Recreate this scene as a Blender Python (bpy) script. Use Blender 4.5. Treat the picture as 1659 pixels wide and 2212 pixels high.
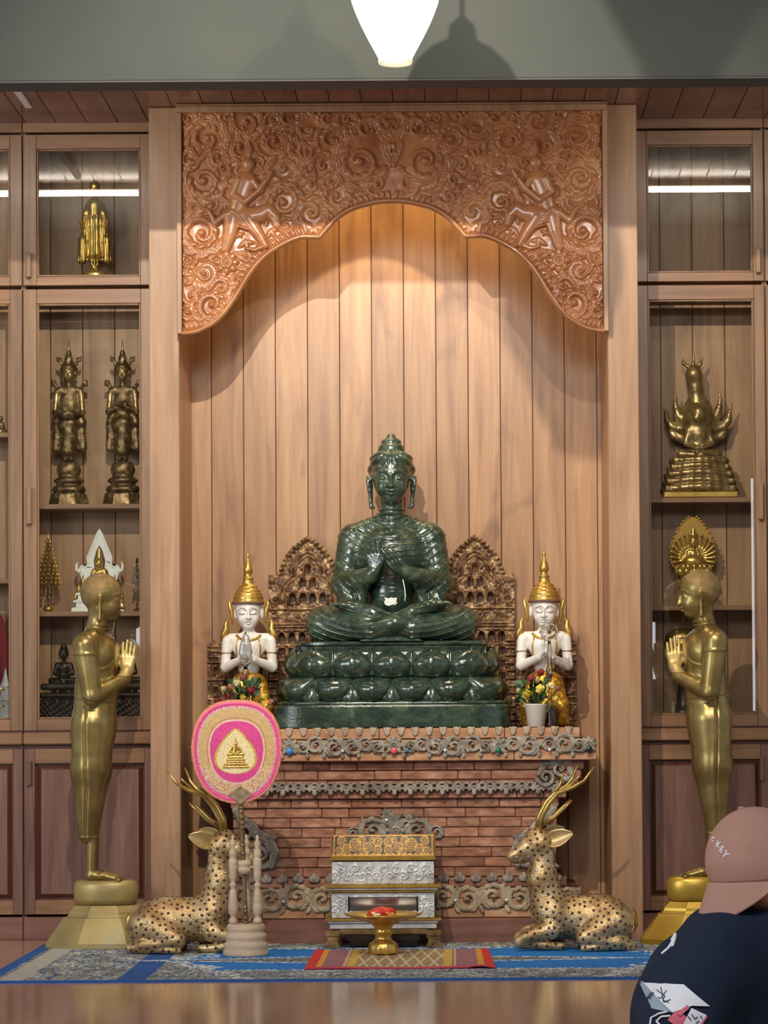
import bpy, math, random
import numpy as np
from mathutils import Matrix, Vector
from math import pi, sin, cos, radians, sqrt

for o in list(bpy.data.objects):
    bpy.data.objects.remove(o)
SC = bpy.context.scene
COL = SC.collection
PI = math.pi

# ------------------------------------------------------------------ camera
W_PX, H_PX, F_PX = 1659.0, 2212.0, 5900.0
EYE = 1.1
PITCH, ROLL = 0.031, 0.0065
VPX, VPY = 975.0, 1540.0            # where the horizontal wall-normal direction meets the picture
cam_d = bpy.data.cameras.new('camera')
cam = bpy.data.objects.new('camera', cam_d)
COL.objects.link(cam)
CR = Matrix.Rotation(pi / 2 + PITCH, 3, 'X') @ Matrix.Rotation(ROLL * -1.0, 3, 'Z')
cam.matrix_world = Matrix.Translation((0, 0, EYE)) @ CR.to_4x4()
_d = CR.transposed() @ Vector((0, 1, 0))
_u, _v = -_d.x / _d.z, -_d.y / _d.z
CX0, CY0 = VPX - _u * F_PX, VPY + _v * F_PX
cam_d.sensor_fit = 'AUTO'
cam_d.sensor_width = 36.0
cam_d.lens = F_PX / H_PX * 36.0
cam_d.shift_x = (W_PX / 2 - CX0) / H_PX
cam_d.shift_y = (CY0 - H_PX / 2) / H_PX
cam_d.clip_start = 0.1
cam_d.clip_end = 200
SC.camera = cam

# ------------------------------------------------------------------ world, lights, exposure
SC.view_settings.view_transform = 'Standard'
SC.view_settings.look = 'None'
SC.view_settings.exposure = 0.0
SC.view_settings.gamma = 1.0
SC.view_settings.use_curve_mapping = False
wd = bpy.data.worlds.new('hall_daylight')
SC.world = wd
wd.use_nodes = True
_bg = wd.node_tree.nodes['Background']
_bg.inputs[0].default_value = (0.86, 0.93, 1.0, 1)
_bg.inputs[1].default_value = 0.42


def light(name, kind, loc, power, col=(1, 1, 1), size=0.05, target=None, **kw):
    l = bpy.data.lights.new(name, kind)
    l.energy = power
    l.color = col
    if kind == 'AREA':
        l.shape = 'RECTANGLE'
        l.size = size
        l.size_y = kw.pop('size_y', size)
    else:
        l.shadow_soft_size = size
    for k_, v_ in kw.items():
        setattr(l, k_, v_)
    o = bpy.data.objects.new(name, l)
    COL.objects.link(o)
    o.location = loc
    if target is not None:
        o.rotation_euler = (Vector(target) - Vector(loc)).to_track_quat('-Z', 'Y').to_euler()
    return o


# small hall lamps high in front of the shrine (they throw the arch's shadow on the boards)
light('hall_lamp_left', 'SPOT', (-0.98, 8.0, 4.76), 940, (1.0, 0.90, 0.74), 0.03, target=(-0.27, 13.4, 2.75), spot_size=radians(64), spot_blend=0.85)
light('hall_lamp_right', 'SPOT', (0.75, 8.6, 4.6), 200, (1.0, 0.90, 0.76), 0.06, target=(-0.27, 13.4, 2.3), spot_size=radians(75), spot_blend=0.6)
# downlight in the top of the niche, just behind the carved arch
light('niche_downlight', 'SPOT', (-0.375, 13.28, 3.97), 48, (1.0, 0.86, 0.66), 0.012, target=(-0.375, 13.28, 0), spot_size=radians(77), spot_blend=0.03)
# warm strip hidden behind the arch: the golden glow at the top of the boards
light('arch_strip', 'AREA', (-0.27, 13.36, 3.93), 9, (1.0, 0.70, 0.32), 1.5, target=(-0.27, 13.60, 3.0), size_y=0.06)
# broad daylight from the open hall behind the camera
light('hall_daylight_left', 'AREA', (-5.8, 6.5, 2.6), 170, (0.90, 0.95, 1.0), 2.6, target=(-0.4, 13.2, 1.3), size_y=2.2)
light('hall_daylight_front', 'AREA', (-0.4, 2.0, 4.6), 205, (0.93, 0.96, 1.0), 3.0, target=(-0.3, 13.2, 1.6), size_y=1.6)


# ------------------------------------------------------------------ picture <-> place
def P(px, py, Y):
    """the point of the plane y=Y seen at picture position (px, py)"""
    d = CR @ Vector(((px - CX0) / F_PX, (CY0 - py) / F_PX, -1.0))
    t = Y / d.y
    return (d.x * t, Y, EYE + d.z * t)


def PF(px, py, z=0.0):
    """the point of the level z seen at (px, py)"""
    d = CR @ Vector(((px - CX0) / F_PX, (CY0 - py) / F_PX, -1.0))
    t = (z - EYE) / d.z
    return (d.x * t, d.y * t, z)


def S(Y):
    return F_PX / Y


# ------------------------------------------------------------------ materials
def lin(c):
    r = []
    for v in c[:3]:
        v = v / 255.0
        r.append(v / 12.92 if v <= 0.04045 else ((v + 0.055) / 1.055) ** 2.4)
    return (r[0], r[1], r[2], 1.0)


class NT:
    def __init__(s, name):
        s.m = bpy.data.materials.new(name)
        s.m.use_nodes = True
        s.t = s.m.node_tree
        s.b = s.t.nodes['Principled BSDF']

    def n(s, kind, **kw):
        x = s.t.nodes.new(kind)
        for k, v in kw.items():
            setattr(x, k, v)
        return x

    def l(s, a, b):
        s.t.links.new(a, b)

    def setp(s, rough=0.5, metal=0.0, coat=0.0, spec=None, coat_rough=0.08):
        s.b.inputs['Roughness'].default_value = rough
        s.b.inputs['Metallic'].default_value = metal
        s.b.inputs['Coat Weight'].default_value = coat
        s.b.inputs['Coat Roughness'].default_value = coat_rough
        if spec is not None:
            s.b.inputs['Specular IOR Level'].default_value = spec

    def coords(s, scale=(1, 1, 1), rand=True):
        tc = s.n('ShaderNodeTexCoord')
        mp = s.n('ShaderNodeMapping')
        mp.inputs['Scale'].default_value = scale
        s.l(tc.outputs['Object'], mp.inputs['Vector'])
        if rand:
            oi = s.n('ShaderNodeObjectInfo')
            mu = s.n('ShaderNodeMath', operation='MULTIPLY')
            mu.inputs[1].default_value = 37.0
            s.l(oi.outputs['Random'], mu.inputs[0])
            cb = s.n('ShaderNodeCombineXYZ')
            for i in range(3):
                s.l(mu.outputs[0], cb.inputs[i])
            s.l(cb.outputs[0], mp.inputs['Location'])
            s.oi = oi
        return mp.outputs[0]

    def noise(s, vec, scale=5.0, detail=4.0, rough=0.55, dist=0.0):
        x = s.n('ShaderNodeTexNoise')
        x.inputs['Scale'].default_value = scale
        x.inputs['Detail'].default_value = detail
        x.inputs['Roughness'].default_value = rough
        x.inputs['Distortion'].default_value = dist
        s.l(vec, x.inputs['Vector'])
        return x.outputs['Fac']

    def ramp(s, fac, stops):
        r = s.n('ShaderNodeValToRGB')
        e = r.color_ramp.elements
        while len(e) < len(stops):
            e.new(0.5)
        for el, (p, c) in zip(e, stops):
            el.position = p
            el.color = lin(c) if max(c) > 1.0 or len(c) == 3 else c
        s.l(fac, r.inputs[0])
        return r.outputs[0]

    def hsv(s, col, lo=0.85, hi=1.12, sat=1.0):
        h = s.n('ShaderNodeHueSaturation')
        mr = s.n('ShaderNodeMapRange')
        mr.inputs[3].default_value = lo
        mr.inputs[4].default_value = hi
        s.l(s.oi.outputs['Random'], mr.inputs[0])
        s.l(mr.outputs[0], h.inputs['Value'])
        h.inputs['Saturation'].default_value = sat
        s.l(col, h.inputs['Color'])
        return h.outputs[0]

    def bump(s, fac, strength=0.2, dist=0.005):
        b = s.n('ShaderNodeBump')
        b.inputs['Strength'].default_value = strength
        b.inputs['Distance'].default_value = dist
        s.l(fac, b.inputs['Height'])
        s.l(b.outputs[0], s.b.inputs['Normal'])


def mat_noise(name, stops, scale=8, rough=0.5, metal=0.0, coat=0.0, stretch=(1, 1, 1), bump=0.0, bd=0.004, rand=True,
              var=None, detail=5, spec=None, bscale=None):
    t = NT(name)
    t.setp(rough, metal, coat, spec)
    v = t.coords(stretch, rand)
    f = t.noise(v, scale, detail)
    c = t.ramp(f, stops)
    if var:
        c = t.hsv(c, *var)
    t.l(c, t.b.inputs['Base Color'])
    if bump:
        t.bump(f if bscale is None else t.noise(v, bscale, 3), bump, bd)
    return t.m


def mat_plain(name, c, rough=0.5, metal=0.0, coat=0.0, emit=None, es=0.0, spec=None):
    t = NT(name)
    t.setp(rough, metal, coat, spec)
    t.b.inputs['Base Color'].default_value = lin(c)
    if emit:
        t.b.inputs['Emission Color'].default_value = lin(emit)
        t.b.inputs['Emission Strength'].default_value = es
    return t.m


def mat_wood(name, dark, mid, light_, axis='Z', rough=0.38, coat=0.15, var=(0.86, 1.1), knots=True):
    t = NT(name)
    t.setp(rough, 0, coat, coat_rough=0.15)
    st = {'Z': (9, 9, 0.7), 'X': (0.7, 9, 9), 'Y': (9, 0.7, 9)}[axis]
    v = t.coords(st)
    f = t.noise(v, 2.2, 7, 0.6, 0.6)
    c = t.ramp(f, [(0.25, dark), (0.5, mid), (0.78, light_)])
    if knots:
        st2 = {'Z': (2.2, 2.2, 0.9), 'X': (0.9, 2.2, 2.2), 'Y': (2.2, 0.9, 2.2)}[axis]
        v2 = t.coords(st2)
        f2 = t.noise(v2, 1.6, 3, 0.5, 1.2)
        c2 = t.ramp(f2, [(0.27, (150, 118, 100)), (0.4, (255, 255, 255))])
        mx = t.n('ShaderNodeMixRGB', blend_type='MULTIPLY')
        mx.inputs[0].default_value = 0.55
        t.l(c, mx.inputs[1])
        t.l(c2, mx.inputs[2])
        c = mx.outputs[0]
    c = t.hsv(c, *var)
    t.l(c, t.b.inputs['Base Color'])
    t.bump(f, 0.12, 0.002)
    return t.m


def mat_vc(name, rough=0.6, metal=0.0, bump=0.0, coat=0.0, bs=300, sheen=0.0):
    t = NT(name)
    t.setp(rough, metal, coat)
    a = t.n('ShaderNodeVertexColor', layer_name='Col')
    t.l(a.outputs[0], t.b.inputs['Base Color'])
    if bump:
        t.bump(t.noise(t.coords(rand=False), bs, 2), bump, 0.003)
    return t.m


WALL_WOOD = mat_wood('teak_boards', (136, 98, 68), (168, 127, 89), (188, 149, 108), 'Z', 0.42, 0.1, (0.88, 1.1))
CEIL_WOOD = mat_wood('ceiling_boards', (96, 60, 48), (126, 84, 68), (146, 102, 82), 'Y', 0.25, 0.35, (0.75, 1.15))
POST_WOOD = mat_wood('teak_post', (138, 102, 74), (164, 127, 95), (184, 147, 113), 'Z', 0.4, 0.12, (0.97, 1.03), knots=False)
CAB_WOOD = mat_wood('cabinet_wood_upright', (106, 77, 54), (135, 102, 73), (155, 120, 87), 'Z', 0.38, 0.15, (0.92, 1.08), knots=False)
CAB_WOOD_H = mat_wood('cabinet_wood_level', (112, 78, 52), (140, 102, 71), (160, 120, 85), 'X', 0.38, 0.15, (0.92, 1.08), knots=False)
LOW_WOOD = mat_wood('lower_door_wood', (92, 62, 52), (122, 88, 76), (144, 108, 94), 'Z', 0.33, 0.25, (0.94, 1.06), knots=False)
GROOVE_WOOD = mat_wood('dark_groove_wood', (60, 32, 24), (84, 46, 34), (100, 58, 44), 'Z', 0.4, 0.15, (0.95, 1.05), knots=False)
SIDE_WOOD = mat_wood('niche_side_wood', (120, 84, 58), (150, 108, 78), (168, 124, 92), 'Z', 0.4, 0.1, (0.97, 1.03), knots=False)
CARVE_WOOD = mat_noise('carved_varnished_wood', [(0.3, (150, 92, 52)), (0.55, (182, 120, 74)), (0.8, (206, 148, 98))], 5, 0.3, 0, 0.45, (1, 1, 1), 0.3, 0.003, detail=4, bscale=40)
PLINTH_WOOD = mat_wood('plinth_wood', (104, 66, 56), (132, 90, 78), (150, 106, 92), 'X', 0.35, 0.2, (0.97, 1.03), knots=False)
BEAM_GREY = mat_noise('grey_painted_beam', [(0.3, (58, 63, 60)), (0.7, (67, 71, 67))], 1.6, 0.85, bump=0.1, bd=0.002, rand=False, bscale=60)
BEAM_EDGE = mat_plain('dark_beam_edge', (66, 66, 66), 0.7)
FLOOR_M = mat_noise('polished_floor', [(0.25, (156, 116, 92)), (0.5, (186, 146, 120)), (0.75, (206, 170, 144))], 1.4, 0.13, 0, 0.0, (3.2, 0.5, 1), 0.05, 0.002, rand=False, detail=5, bscale=3, spec=1.0)
JADE = NT('dark_green_stone')
JADE.setp(0.19, 0, 0.45, 0.8, 0.12)
_v = JADE.coords((1, 1, 1.6), False)
_f = JADE.noise(_v, 8.0, 9, 0.72, 0.8)
JADE.l(JADE.ramp(_f, [(0.25, (17, 29, 23)), (0.44, (36, 54, 44)), (0.58, (62, 80, 62)), (0.78, (122, 136, 110))]), JADE.b.inputs['Base Color'])
JADE.bump(JADE.noise(_v, 70, 4), 0.28, 0.003)
JADE = JADE.m
BRASS = mat_noise('worn_brass', [(0.3, (118, 98, 54)), (0.5, (146, 126, 76)), (0.72, (176, 158, 104))], 5, 0.34, 0.75, 0, (1, 1, 1), 0.18, 0.003, rand=False, bscale=22)
BRASS_HAIR = mat_noise('dull_brass_hair', [(0.3, (122, 98, 56)), (0.7, (158, 132, 88))], 30, 0.62, 0.5, 0, (1, 1, 1), 0.6, 0.004, rand=False, bscale=160)
BRASS_HAND = mat_noise('pale_brass_skin', [(0.3, (176, 150, 88)), (0.7, (206, 184, 124))], 12, 0.4, 0.55, rand=False)
BRASS_PED = mat_noise('cool_lit_brass_base', [(0.3, (140, 122, 78)), (0.55, (176, 154, 98)), (0.75, (164, 158, 130))], 3.5, 0.4, 0.4, rand=False, bump=0.1, bscale=30)  # left base: the cool light on it is put into this paler colour
BRASS_PED2 = mat_noise('bright_brass_base', [(0.3, (170, 134, 48)), (0.55, (196, 160, 66)), (0.75, (206, 172, 84))], 3.5, 0.34, 0.6, rand=False, bump=0.1, bscale=30)
DEER_GOLD = mat_noise('gilded_lacquer', [(0.3, (150, 120, 76)), (0.5, (188, 157, 110)), (0.7, (220, 196, 152))], 14, 0.28, 0.6, 0, (1, 1, 1), 0.55, 0.006, rand=False, bscale=110)
ANTLER_GOLD = mat_noise('antler_gold', [(0.3, (150, 118, 52)), (0.7, (206, 176, 104))], 9, 0.3, 0.75, rand=False)
EAR_GOLD = mat_noise('ear_gold', [(0.3, (186, 150, 86)), (0.7, (226, 202, 146))], 9, 0.34, 0.6, rand=False)
SPOT_DARK = mat_plain('dark_jewel', (74, 46, 30), 0.15, 0.1, 0.5)
MIRROR_CHIP = mat_plain('mirror_chip', (236, 244, 240), 0.06, 1.0)
GOLD = mat_noise('polished_gold', [(0.3, (184, 142, 62)), (0.7, (226, 190, 104))], 12, 0.27, 0.75, rand=False, bump=0.12, bscale=60)
GOLD_RED = mat_noise('antique_gilt_carving', [(0.3, (66, 42, 28)), (0.48, (104, 72, 46)), (0.62, (158, 124, 84)), (0.76, (226, 204, 162))], 26, 0.42, 0.22, 0, (1, 1, 1), 0.3, 0.004, rand=False, bscale=70)
GOLD_SKIRT = mat_noise('gilt_embossed_skirt', [(0.3, (150, 104, 24)), (0.5, (206, 158, 52)), (0.75, (240, 208, 112))], 40, 0.28, 0.7, 0, (1, 1, 1), 0.7, 0.006, rand=False, bscale=90)
BRONZE = mat_noise('aged_bronze', [(0.3, (66, 50, 34)), (0.5, (108, 84, 54)), (0.7, (172, 144, 98))], 34, 0.34, 0.6, 0, (1, 1, 1), 0.5, 0.003, rand=False, bscale=170)
BRONZE_SM = mat_noise('polished_bronze', [(0.3, (116, 92, 56)), (0.55, (160, 132, 86)), (0.75, (200, 174, 124))], 22, 0.3, 0.6, bump=0.3, bscale=120, rand=False)
DARK_BRONZE = mat_noise('blackened_bronze', [(0.3, (26, 22, 20)), (0.7, (66, 56, 46))], 12, 0.34, 0.5, rand=False, bump=0.3, bscale=90)
WHITE_LACQ = mat_noise('white_lacquer', [(0.3, (214, 208, 200)), (0.7, (238, 234, 228))], 5, 0.4, 0, 0.2, rand=False)
FEATURE = mat_plain('brown_painted_line', (120, 86, 66), 0.6)
STUCCO = mat_noise('grey_stucco', [(0.3, (102, 94, 84)), (0.5, (142, 134, 122)), (0.75, (182, 174, 160))], 22, 0.7, 0, 0, (1, 1, 1), 0.3, 0.003, rand=False, bscale=80)
STUCCO_TAN = mat_noise('tan_stucco', [(0.3, (130, 112, 90)), (0.5, (168, 150, 124)), (0.75, (196, 180, 152))], 22, 0.7, 0, 0, (1, 1, 1), 0.3, 0.003, rand=False, bscale=80)
BRICK = mat_noise('red_brick', [(0.25, (116, 76, 58)), (0.5, (160, 110, 86)), (0.72, (194, 148, 120))], 13, 0.85, 0, 0, (1, 1, 2.4), 0.6, 0.006, var=(0.78, 1.12), bscale=60)
BRICK_PALE = mat_noise('orange_brick', [(0.25, (146, 102, 74)), (0.5, (184, 138, 102)), (0.75, (206, 164, 128))], 12, 0.85, 0, 0, (1, 1, 2), 0.5, 0.004, var=(0.92, 1.08), bscale=60)
MORTAR = mat_noise('dark_mortar', [(0.3, (74, 42, 32)), (0.7, (112, 68, 52))], 12, 0.95, rand=False)
TUBE_M = mat_plain('lit_fluorescent_tube', (255, 255, 255), 0.5, emit=(255, 240, 222), es=46)
SHADE_M = mat_plain('lit_opal_glass', (255, 252, 246), 0.3, emit=(255, 240, 214), es=9)
SHADE_RIM = mat_plain('lamp_rim', (236, 226, 206), 0.3, 0.2, emit=(255, 236, 200), es=0.7)
WHITE_METAL = mat_plain('white_painted_metal', (226, 226, 222), 0.4)
STAND_WOOD = mat_noise('pale_turned_wood', [(0.3, (178, 154, 128)), (0.7, (204, 182, 156))], 9, 0.55, 0, 0, (1, 1, 6), 0.1, 0.002, rand=False)
POLE_M = mat_noise('aged_silver_pole', [(0.3, (96, 76, 52)), (0.7, (166, 142, 106))], 30, 0.35, 0.7, rand=False, bump=0.3, bscale=120)
SILVER = mat_noise('embossed_silver', [(0.3, (168, 170, 170)), (0.7, (222, 224, 222))], 14, 0.4, 0.3, rand=False)
NAVY = mat_noise('navy_cotton', [(0.3, (26, 35, 52)), (0.7, (36, 47, 68))], 4, 0.9, rand=False, bump=0.15, bscale=400, spec=0.2)
CAP_M = mat_noise('dusty_pink_cotton', [(0.3, (164, 124, 110)), (0.7, (186, 146, 130))], 3, 0.9, rand=False, bump=0.25, bd=0.002, bscale=420, spec=0.2)
SKIN = mat_noise('skin', [(0.3, (206, 150, 130)), (0.7, (224, 172, 150))], 7, 0.5, rand=False)
HAIR_M = mat_plain('dark_hair', (44, 30, 26), 0.5)
PRINT_W = mat_plain('white_shirt_print', (236, 240, 246), 0.6)
PRINT_P = mat_plain('pink_shirt_print', (214, 104, 122), 0.6)
PRINT_G = mat_plain('pale_grey_print', (150, 170, 184), 0.6)
INK = mat_plain('dark_ink', (50, 54, 66), 0.6)
BLACK_LACQ = mat_plain('black_lacquer', (26, 24, 26), 0.15, 0, 0.5)
GEM_R = mat_plain('red_glass_gem', (222, 84, 84), 0.12, 0, 0.6)
GEM_B = mat_plain('blue_glass_gem', (44, 128, 214), 0.12, 0, 0.6)
GEM_G = mat_plain('green_glass_gem', (18, 104, 76), 0.12, 0, 0.6)
GEM_W = mat_plain('clear_glass_gem', (214, 226, 220), 0.12, 0, 0.6)
GEM_D = mat_plain('dark_glass_gem', (20, 34, 34), 0.12, 0, 0.6)


def mat_glass(name, tint=(1, 1, 1), rough=0.0, thin=True):
    t = NT(name)
    nt = t.t
    nt.nodes.remove(t.b)
    out = nt.nodes['Material Output']
    if thin:
        tr = t.n('ShaderNodeBsdfTransparent')
        tr.inputs[0].default_value = (*tint, 1)
        gl = t.n('ShaderNodeBsdfGlossy')
        gl.inputs['Roughness'].default_value = rough
        fr = t.n('ShaderNodeFresnel')
        fr.inputs[0].default_value = 1.5
        mr = t.n('ShaderNodeMath', operation='MULTIPLY')
        mr.inputs[1].default_value = 1.9
        t.l(fr.outputs[0], mr.inputs[0])
        mx = t.n('ShaderNodeMixShader')
        t.l(mr.outputs[0], mx.inputs[0])
        t.l(tr.outputs[0], mx.inputs[1])
        t.l(gl.outputs[0], mx.inputs[2])
        t.l(mx.outputs[0], out.inputs[0])
    else:
        g = t.n('ShaderNodeBsdfGlass')
        g.inputs['Color'].default_value = (*tint, 1)
        g.inputs['Roughness'].default_value = rough
        t.l(g.outputs[0], out.inputs[0])
    return t.m


GLASS = mat_glass('cabinet_glass', (0.97, 0.985, 0.975))
CRYSTAL = mat_glass('crystal', (0.97, 0.98, 0.98), 0.02, thin=False)


# ------------------------------------------------------------------ object helpers
def put(o, parent=None, loc=None):
    COL.objects.link(o)
    if parent is not None:
        o.parent = parent
    if loc is not None:
        o.location = loc
    return o


def tag(o, label=None, cat=None, group=None, kind=None):
    if label:
        o['label'] = label
    if cat:
        o['category'] = cat
    if group:
        o['group'] = group
    if kind:
        o['kind'] = kind
    return o


def thing(name, label, cat, loc=(0, 0, 0), rotz=0.0, group=None):
    o = bpy.data.objects.new(name, None)
    o.empty_display_size = 0.05
    COL.objects.link(o)
    o.location = loc
    o.rotation_euler = (0, 0, rotz)
    return tag(o, label, cat, group)


def structure(name, loc=(0, 0, 0)):
    o = bpy.data.objects.new(name, None)
    COL.objects.link(o)
    o.location = loc
    o['kind'] = 'structure'
    return o


def copy_tree(o, parent=None):
    c = o.copy()
    COL.objects.link(c)
    if parent is not None:
        c.parent = parent
    for ch in list(o.children):
        copy_tree(ch, c)
    return c


def mesh_np(name, V, Q, mat=None, parent=None, loc=None, smooth=True, T=None, colors=None):
    """object from numpy verts, quads (n,4) and optional tris (m,3)"""
    me = bpy.data.meshes.new(name)
    V = np.asarray(V, dtype=np.float32)
    nq = 0 if Q is None else len(Q)
    nt = 0 if T is None else len(T)
    me.vertices.add(len(V))
    me.vertices.foreach_set('co', V.ravel())
    loops = []
    if nq:
        loops.append(np.asarray(Q, dtype=np.int32).ravel())
    if nt:
        loops.append(np.asarray(T, dtype=np.int32).ravel())
    L = np.concatenate(loops)
    me.loops.add(len(L))
    me.loops.foreach_set('vertex_index', L)
    me.polygons.add(nq + nt)
    st = np.concatenate([np.arange(nq) * 4, nq * 4 + np.arange(nt) * 3]).astype(np.int32)
    me.polygons.foreach_set('loop_start', st)
    me.polygons.foreach_set('use_smooth', np.full(nq + nt, smooth, dtype=bool))
    me.update(calc_edges=True)
    me.validate()
    if colors is not None:
        ca = me.color_attributes.new('Col', 'FLOAT_COLOR', 'POINT')
        cc = np.ones((len(V), 4), dtype=np.float32)
        cc[:, :3] = colors
        ca.data.foreach_set('color', cc.ravel())
    if mat:
        me.materials.append(mat)
    return put(bpy.data.objects.new(name, me), parent, loc)


class MB:
    """collects shapes; build() links them as ONE mesh object"""

    def __init__(s):
        s.v = []
        s.f = []
        s.sm = []
        s.mi = []
        s.cm = 0

    def add(s, vs, fs, smooth=False, M=None):
        n = len(s.v)
        if M is not None:
            vs = [tuple(M @ Vector(v)) for v in vs]
        s.v += [tuple(v) for v in vs]
        s.f += [tuple(n + i for i in f) for f in fs]
        s.sm += [smooth] * len(fs)
        s.mi += [s.cm] * len(fs)

    def box(s, x0, x1, y0, y1, z0, z1, bev=0.0, M=None):
        if bev <= 0:
            v = [(x, y, z) for x in (x0, x1) for y in (y0, y1) for z in (z0, z1)]
            f = [(0, 1, 3, 2), (4, 6, 7, 5), (0, 4, 5, 1), (2, 3, 7, 6), (0, 2, 6, 4), (1, 5, 7, 3)]
            s.add(v, f, False, M)
            return
        b = min(bev, (x1 - x0) / 2.01, (y1 - y0) / 2.01, (z1 - z0) / 2.01)
        # chamfered box: 24 vertices
        v = []
        idx = {}
        for ix, x in enumerate((x0, x1)):
            for iy, y in enumerate((y0, y1)):
                for iz, z in enumerate((z0, z1)):
                    sx, sy, sz = (1, -1)[ix], (1, -1)[iy], (1, -1)[iz]
                    for ax in range(3):
                        p = [x + sx * b, y + sy * b, z + sz * b]
                        p[ax] = (x, y, z)[ax]
                        idx[(ix, iy, iz, ax)] = len(v)
                        v.append(tuple(p))
        I = idx
        f = []
        for i in (0, 1):
            f.append([I[(i, 0, 0, 0)], I[(i, 0, 1, 0)], I[(i, 1, 1, 0)], I[(i, 1, 0, 0)]])
            f.append([I[(0, i, 0, 1)], I[(1, i, 0, 1)], I[(1, i, 1, 1)], I[(0, i, 1, 1)]])
            f.append([I[(0, 0, i, 2)], I[(0, 1, i, 2)], I[(1, 1, i, 2)], I[(1, 0, i, 2)]])
        for i in (0, 1):
            for j in (0, 1):
                f.append([I[(i, j, 0, 0)], I[(i, j, 1, 0)], I[(i, j, 1, 1)], I[(i, j, 0, 1)]])
                f.append([I[(i, 0, j, 0)], I[(i, 1, j, 0)], I[(i, 1, j, 2)], I[(i, 0, j, 2)]])
                f.append([I[(0, i, j, 1)], I[(1, i, j, 1)], I[(1, i, j, 2)], I[(0, i, j, 2)]])
                for k in (0, 1):
                    f.append([I[(i, j, k, 0)], I[(i, j, k, 1)], I[(i, j, k, 2)]])
        # orient outwards
        c = Vector(((x0 + x1) / 2, (y0 + y1) / 2, (z0 + z1) / 2))
        g = []
        for q in f:
            a, b_, d = Vector(v[q[0]]), Vector(v[q[1]]), Vector(v[q[2]])
            nrm = (b_ - a).cross(d - a)
            m_ = sum((Vector(v[k]) for k in q), Vector()) / len(q)
            g.append(q if nrm.dot(m_ - c) > 0 else q[::-1])
        s.add(v, g, False, M)

    def lathe(s, prof, n=24, c=(0, 0, 0), sx=1.0, sy=1.0, smooth=True, rot=0.0, M=None, wob=None):
        """prof: list of (r, z)"""
        v = []
        f = []
        for j, (r, z) in enumerate(prof):
            for i in range(n):
                a = rot + 2 * pi * i / n
                k = 1.0 if wob is None else wob(a, j)
                v.append((c[0] + sx * r * k * cos(a), c[1] + sy * r * k * sin(a), c[2] + z))
        m = len(prof)
        for j in range(m - 1):
            for i in range(n):
                k = (i + 1) % n
                f.append((j * n + i, j * n + k, (j + 1) * n + k, (j + 1) * n + i))
        f.append(tuple(range(n))[::-1])
        f.append(tuple((m - 1) * n + i for i in range(n)))
        s.add(v, f, smooth, M)

    def tube(s, pts, rad, n=8, smooth=True, M=None, flat=1.0):
        pts = [Vector(p) for p in pts]
        if not isinstance(rad, (list, tuple)):
            rad = [rad] * len(pts)
        v = []
        f = []
        up = Vector((0, -1, 0.02))
        for i, p in enumerate(pts):
            t = (pts[min(i + 1, len(pts) - 1)] - pts[max(i - 1, 0)])
            if t.length < 1e-9:
                t = Vector((0, 0, 1))
            t.normalize()
            a = up - t * up.dot(t)
            if a.length < 1e-4:
                a = Vector((1, 0, 0)) - t * t.x
            a.normalize()
            up = a
            b = t.cross(a)
            for k in range(n):
                an = 2 * pi * k / n
                q = p + (a * cos(an) * flat + b * sin(an)) * rad[i]
                v.append(tuple(q))
        for i in range(len(pts) - 1):
            for k in range(n):
                l = (k + 1) % n
                f.append((i * n + k, i * n + l, (i + 1) * n + l, (i + 1) * n + k))
        f.append(tuple(range(n))[::-1])
        f.append(tuple((len(pts) - 1) * n + k for k in range(n)))
        s.add(v, f, smooth, M)

    def ball(s, c, r, n=10, m=7, M=None, smooth=True):
        if not isinstance(r, (list, tuple)):
            r = (r, r, r)
        v = [(c[0], c[1], c[2] - r[2])]
        f = []
        for j in range(1, m):
            t = pi * j / m
            for i in range(n):
                a = 2 * pi * i / n
                v.append((c[0] + r[0] * sin(t) * cos(a), c[1] + r[1] * sin(t) * sin(a), c[2] - r[2] * cos(t)))
        v.append((c[0], c[1], c[2] + r[2]))
        for i in range(n):
            k = (i + 1) % n
            f.append((0, 1 + k, 1 + i))
            for j in range(m - 2):
                f.append((1 + j * n + i, 1 + j * n + k, 1 + (j + 1) * n + k, 1 + (j + 1) * n + i))
            f.append((1 + (m - 2) * n + i, 1 + (m - 2) * n + k, len(v) - 1))
        s.add(v, f, smooth, M)

    def prism(s, poly, y0, y1, M=None, smooth=False):
        """poly: (x, z) outline, counter-clockwise seen from the front (-y)"""
        n = len(poly)
        v = [(x, y0, z) for x, z in poly] + [(x, y1, z) for x, z in poly]
        f = [tuple(range(n)), tuple(range(2 * n - 1, n - 1, -1))]
        s.add(v, f, False, M)
        n0 = len(s.v)
        f2 = [(i, (i + 1) % n, n + (i + 1) % n, n + i) for i in range(n)]
        s.add(v, [q[::-1] for q in f2], smooth, M)

    def build(s, name, mat=None, parent=None, loc=None, label=None, mats=None):
        me = bpy.data.meshes.new(name)
        me.from_pydata(s.v, [], s.f)
        me.polygons.foreach_set('use_smooth', s.sm)
        if mats:
            for m in mats:
                me.materials.append(m)
            me.polygons.foreach_set('material_index', s.mi)
        elif mat:
            me.materials.append(mat)
        me.update()
        o = put(bpy.data.objects.new(name, me), parent, loc)
        if label:
            o['label'] = label
        return o


def boxo(name, x0, x1, y0, y1, z0, z1, mat, parent=None, bev=0.0, loc=None, label=None):
    m = MB()
    m.box(x0, x1, y0, y1, z0, z1, bev)
    return m.build(name, mat, parent, loc, label)


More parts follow.
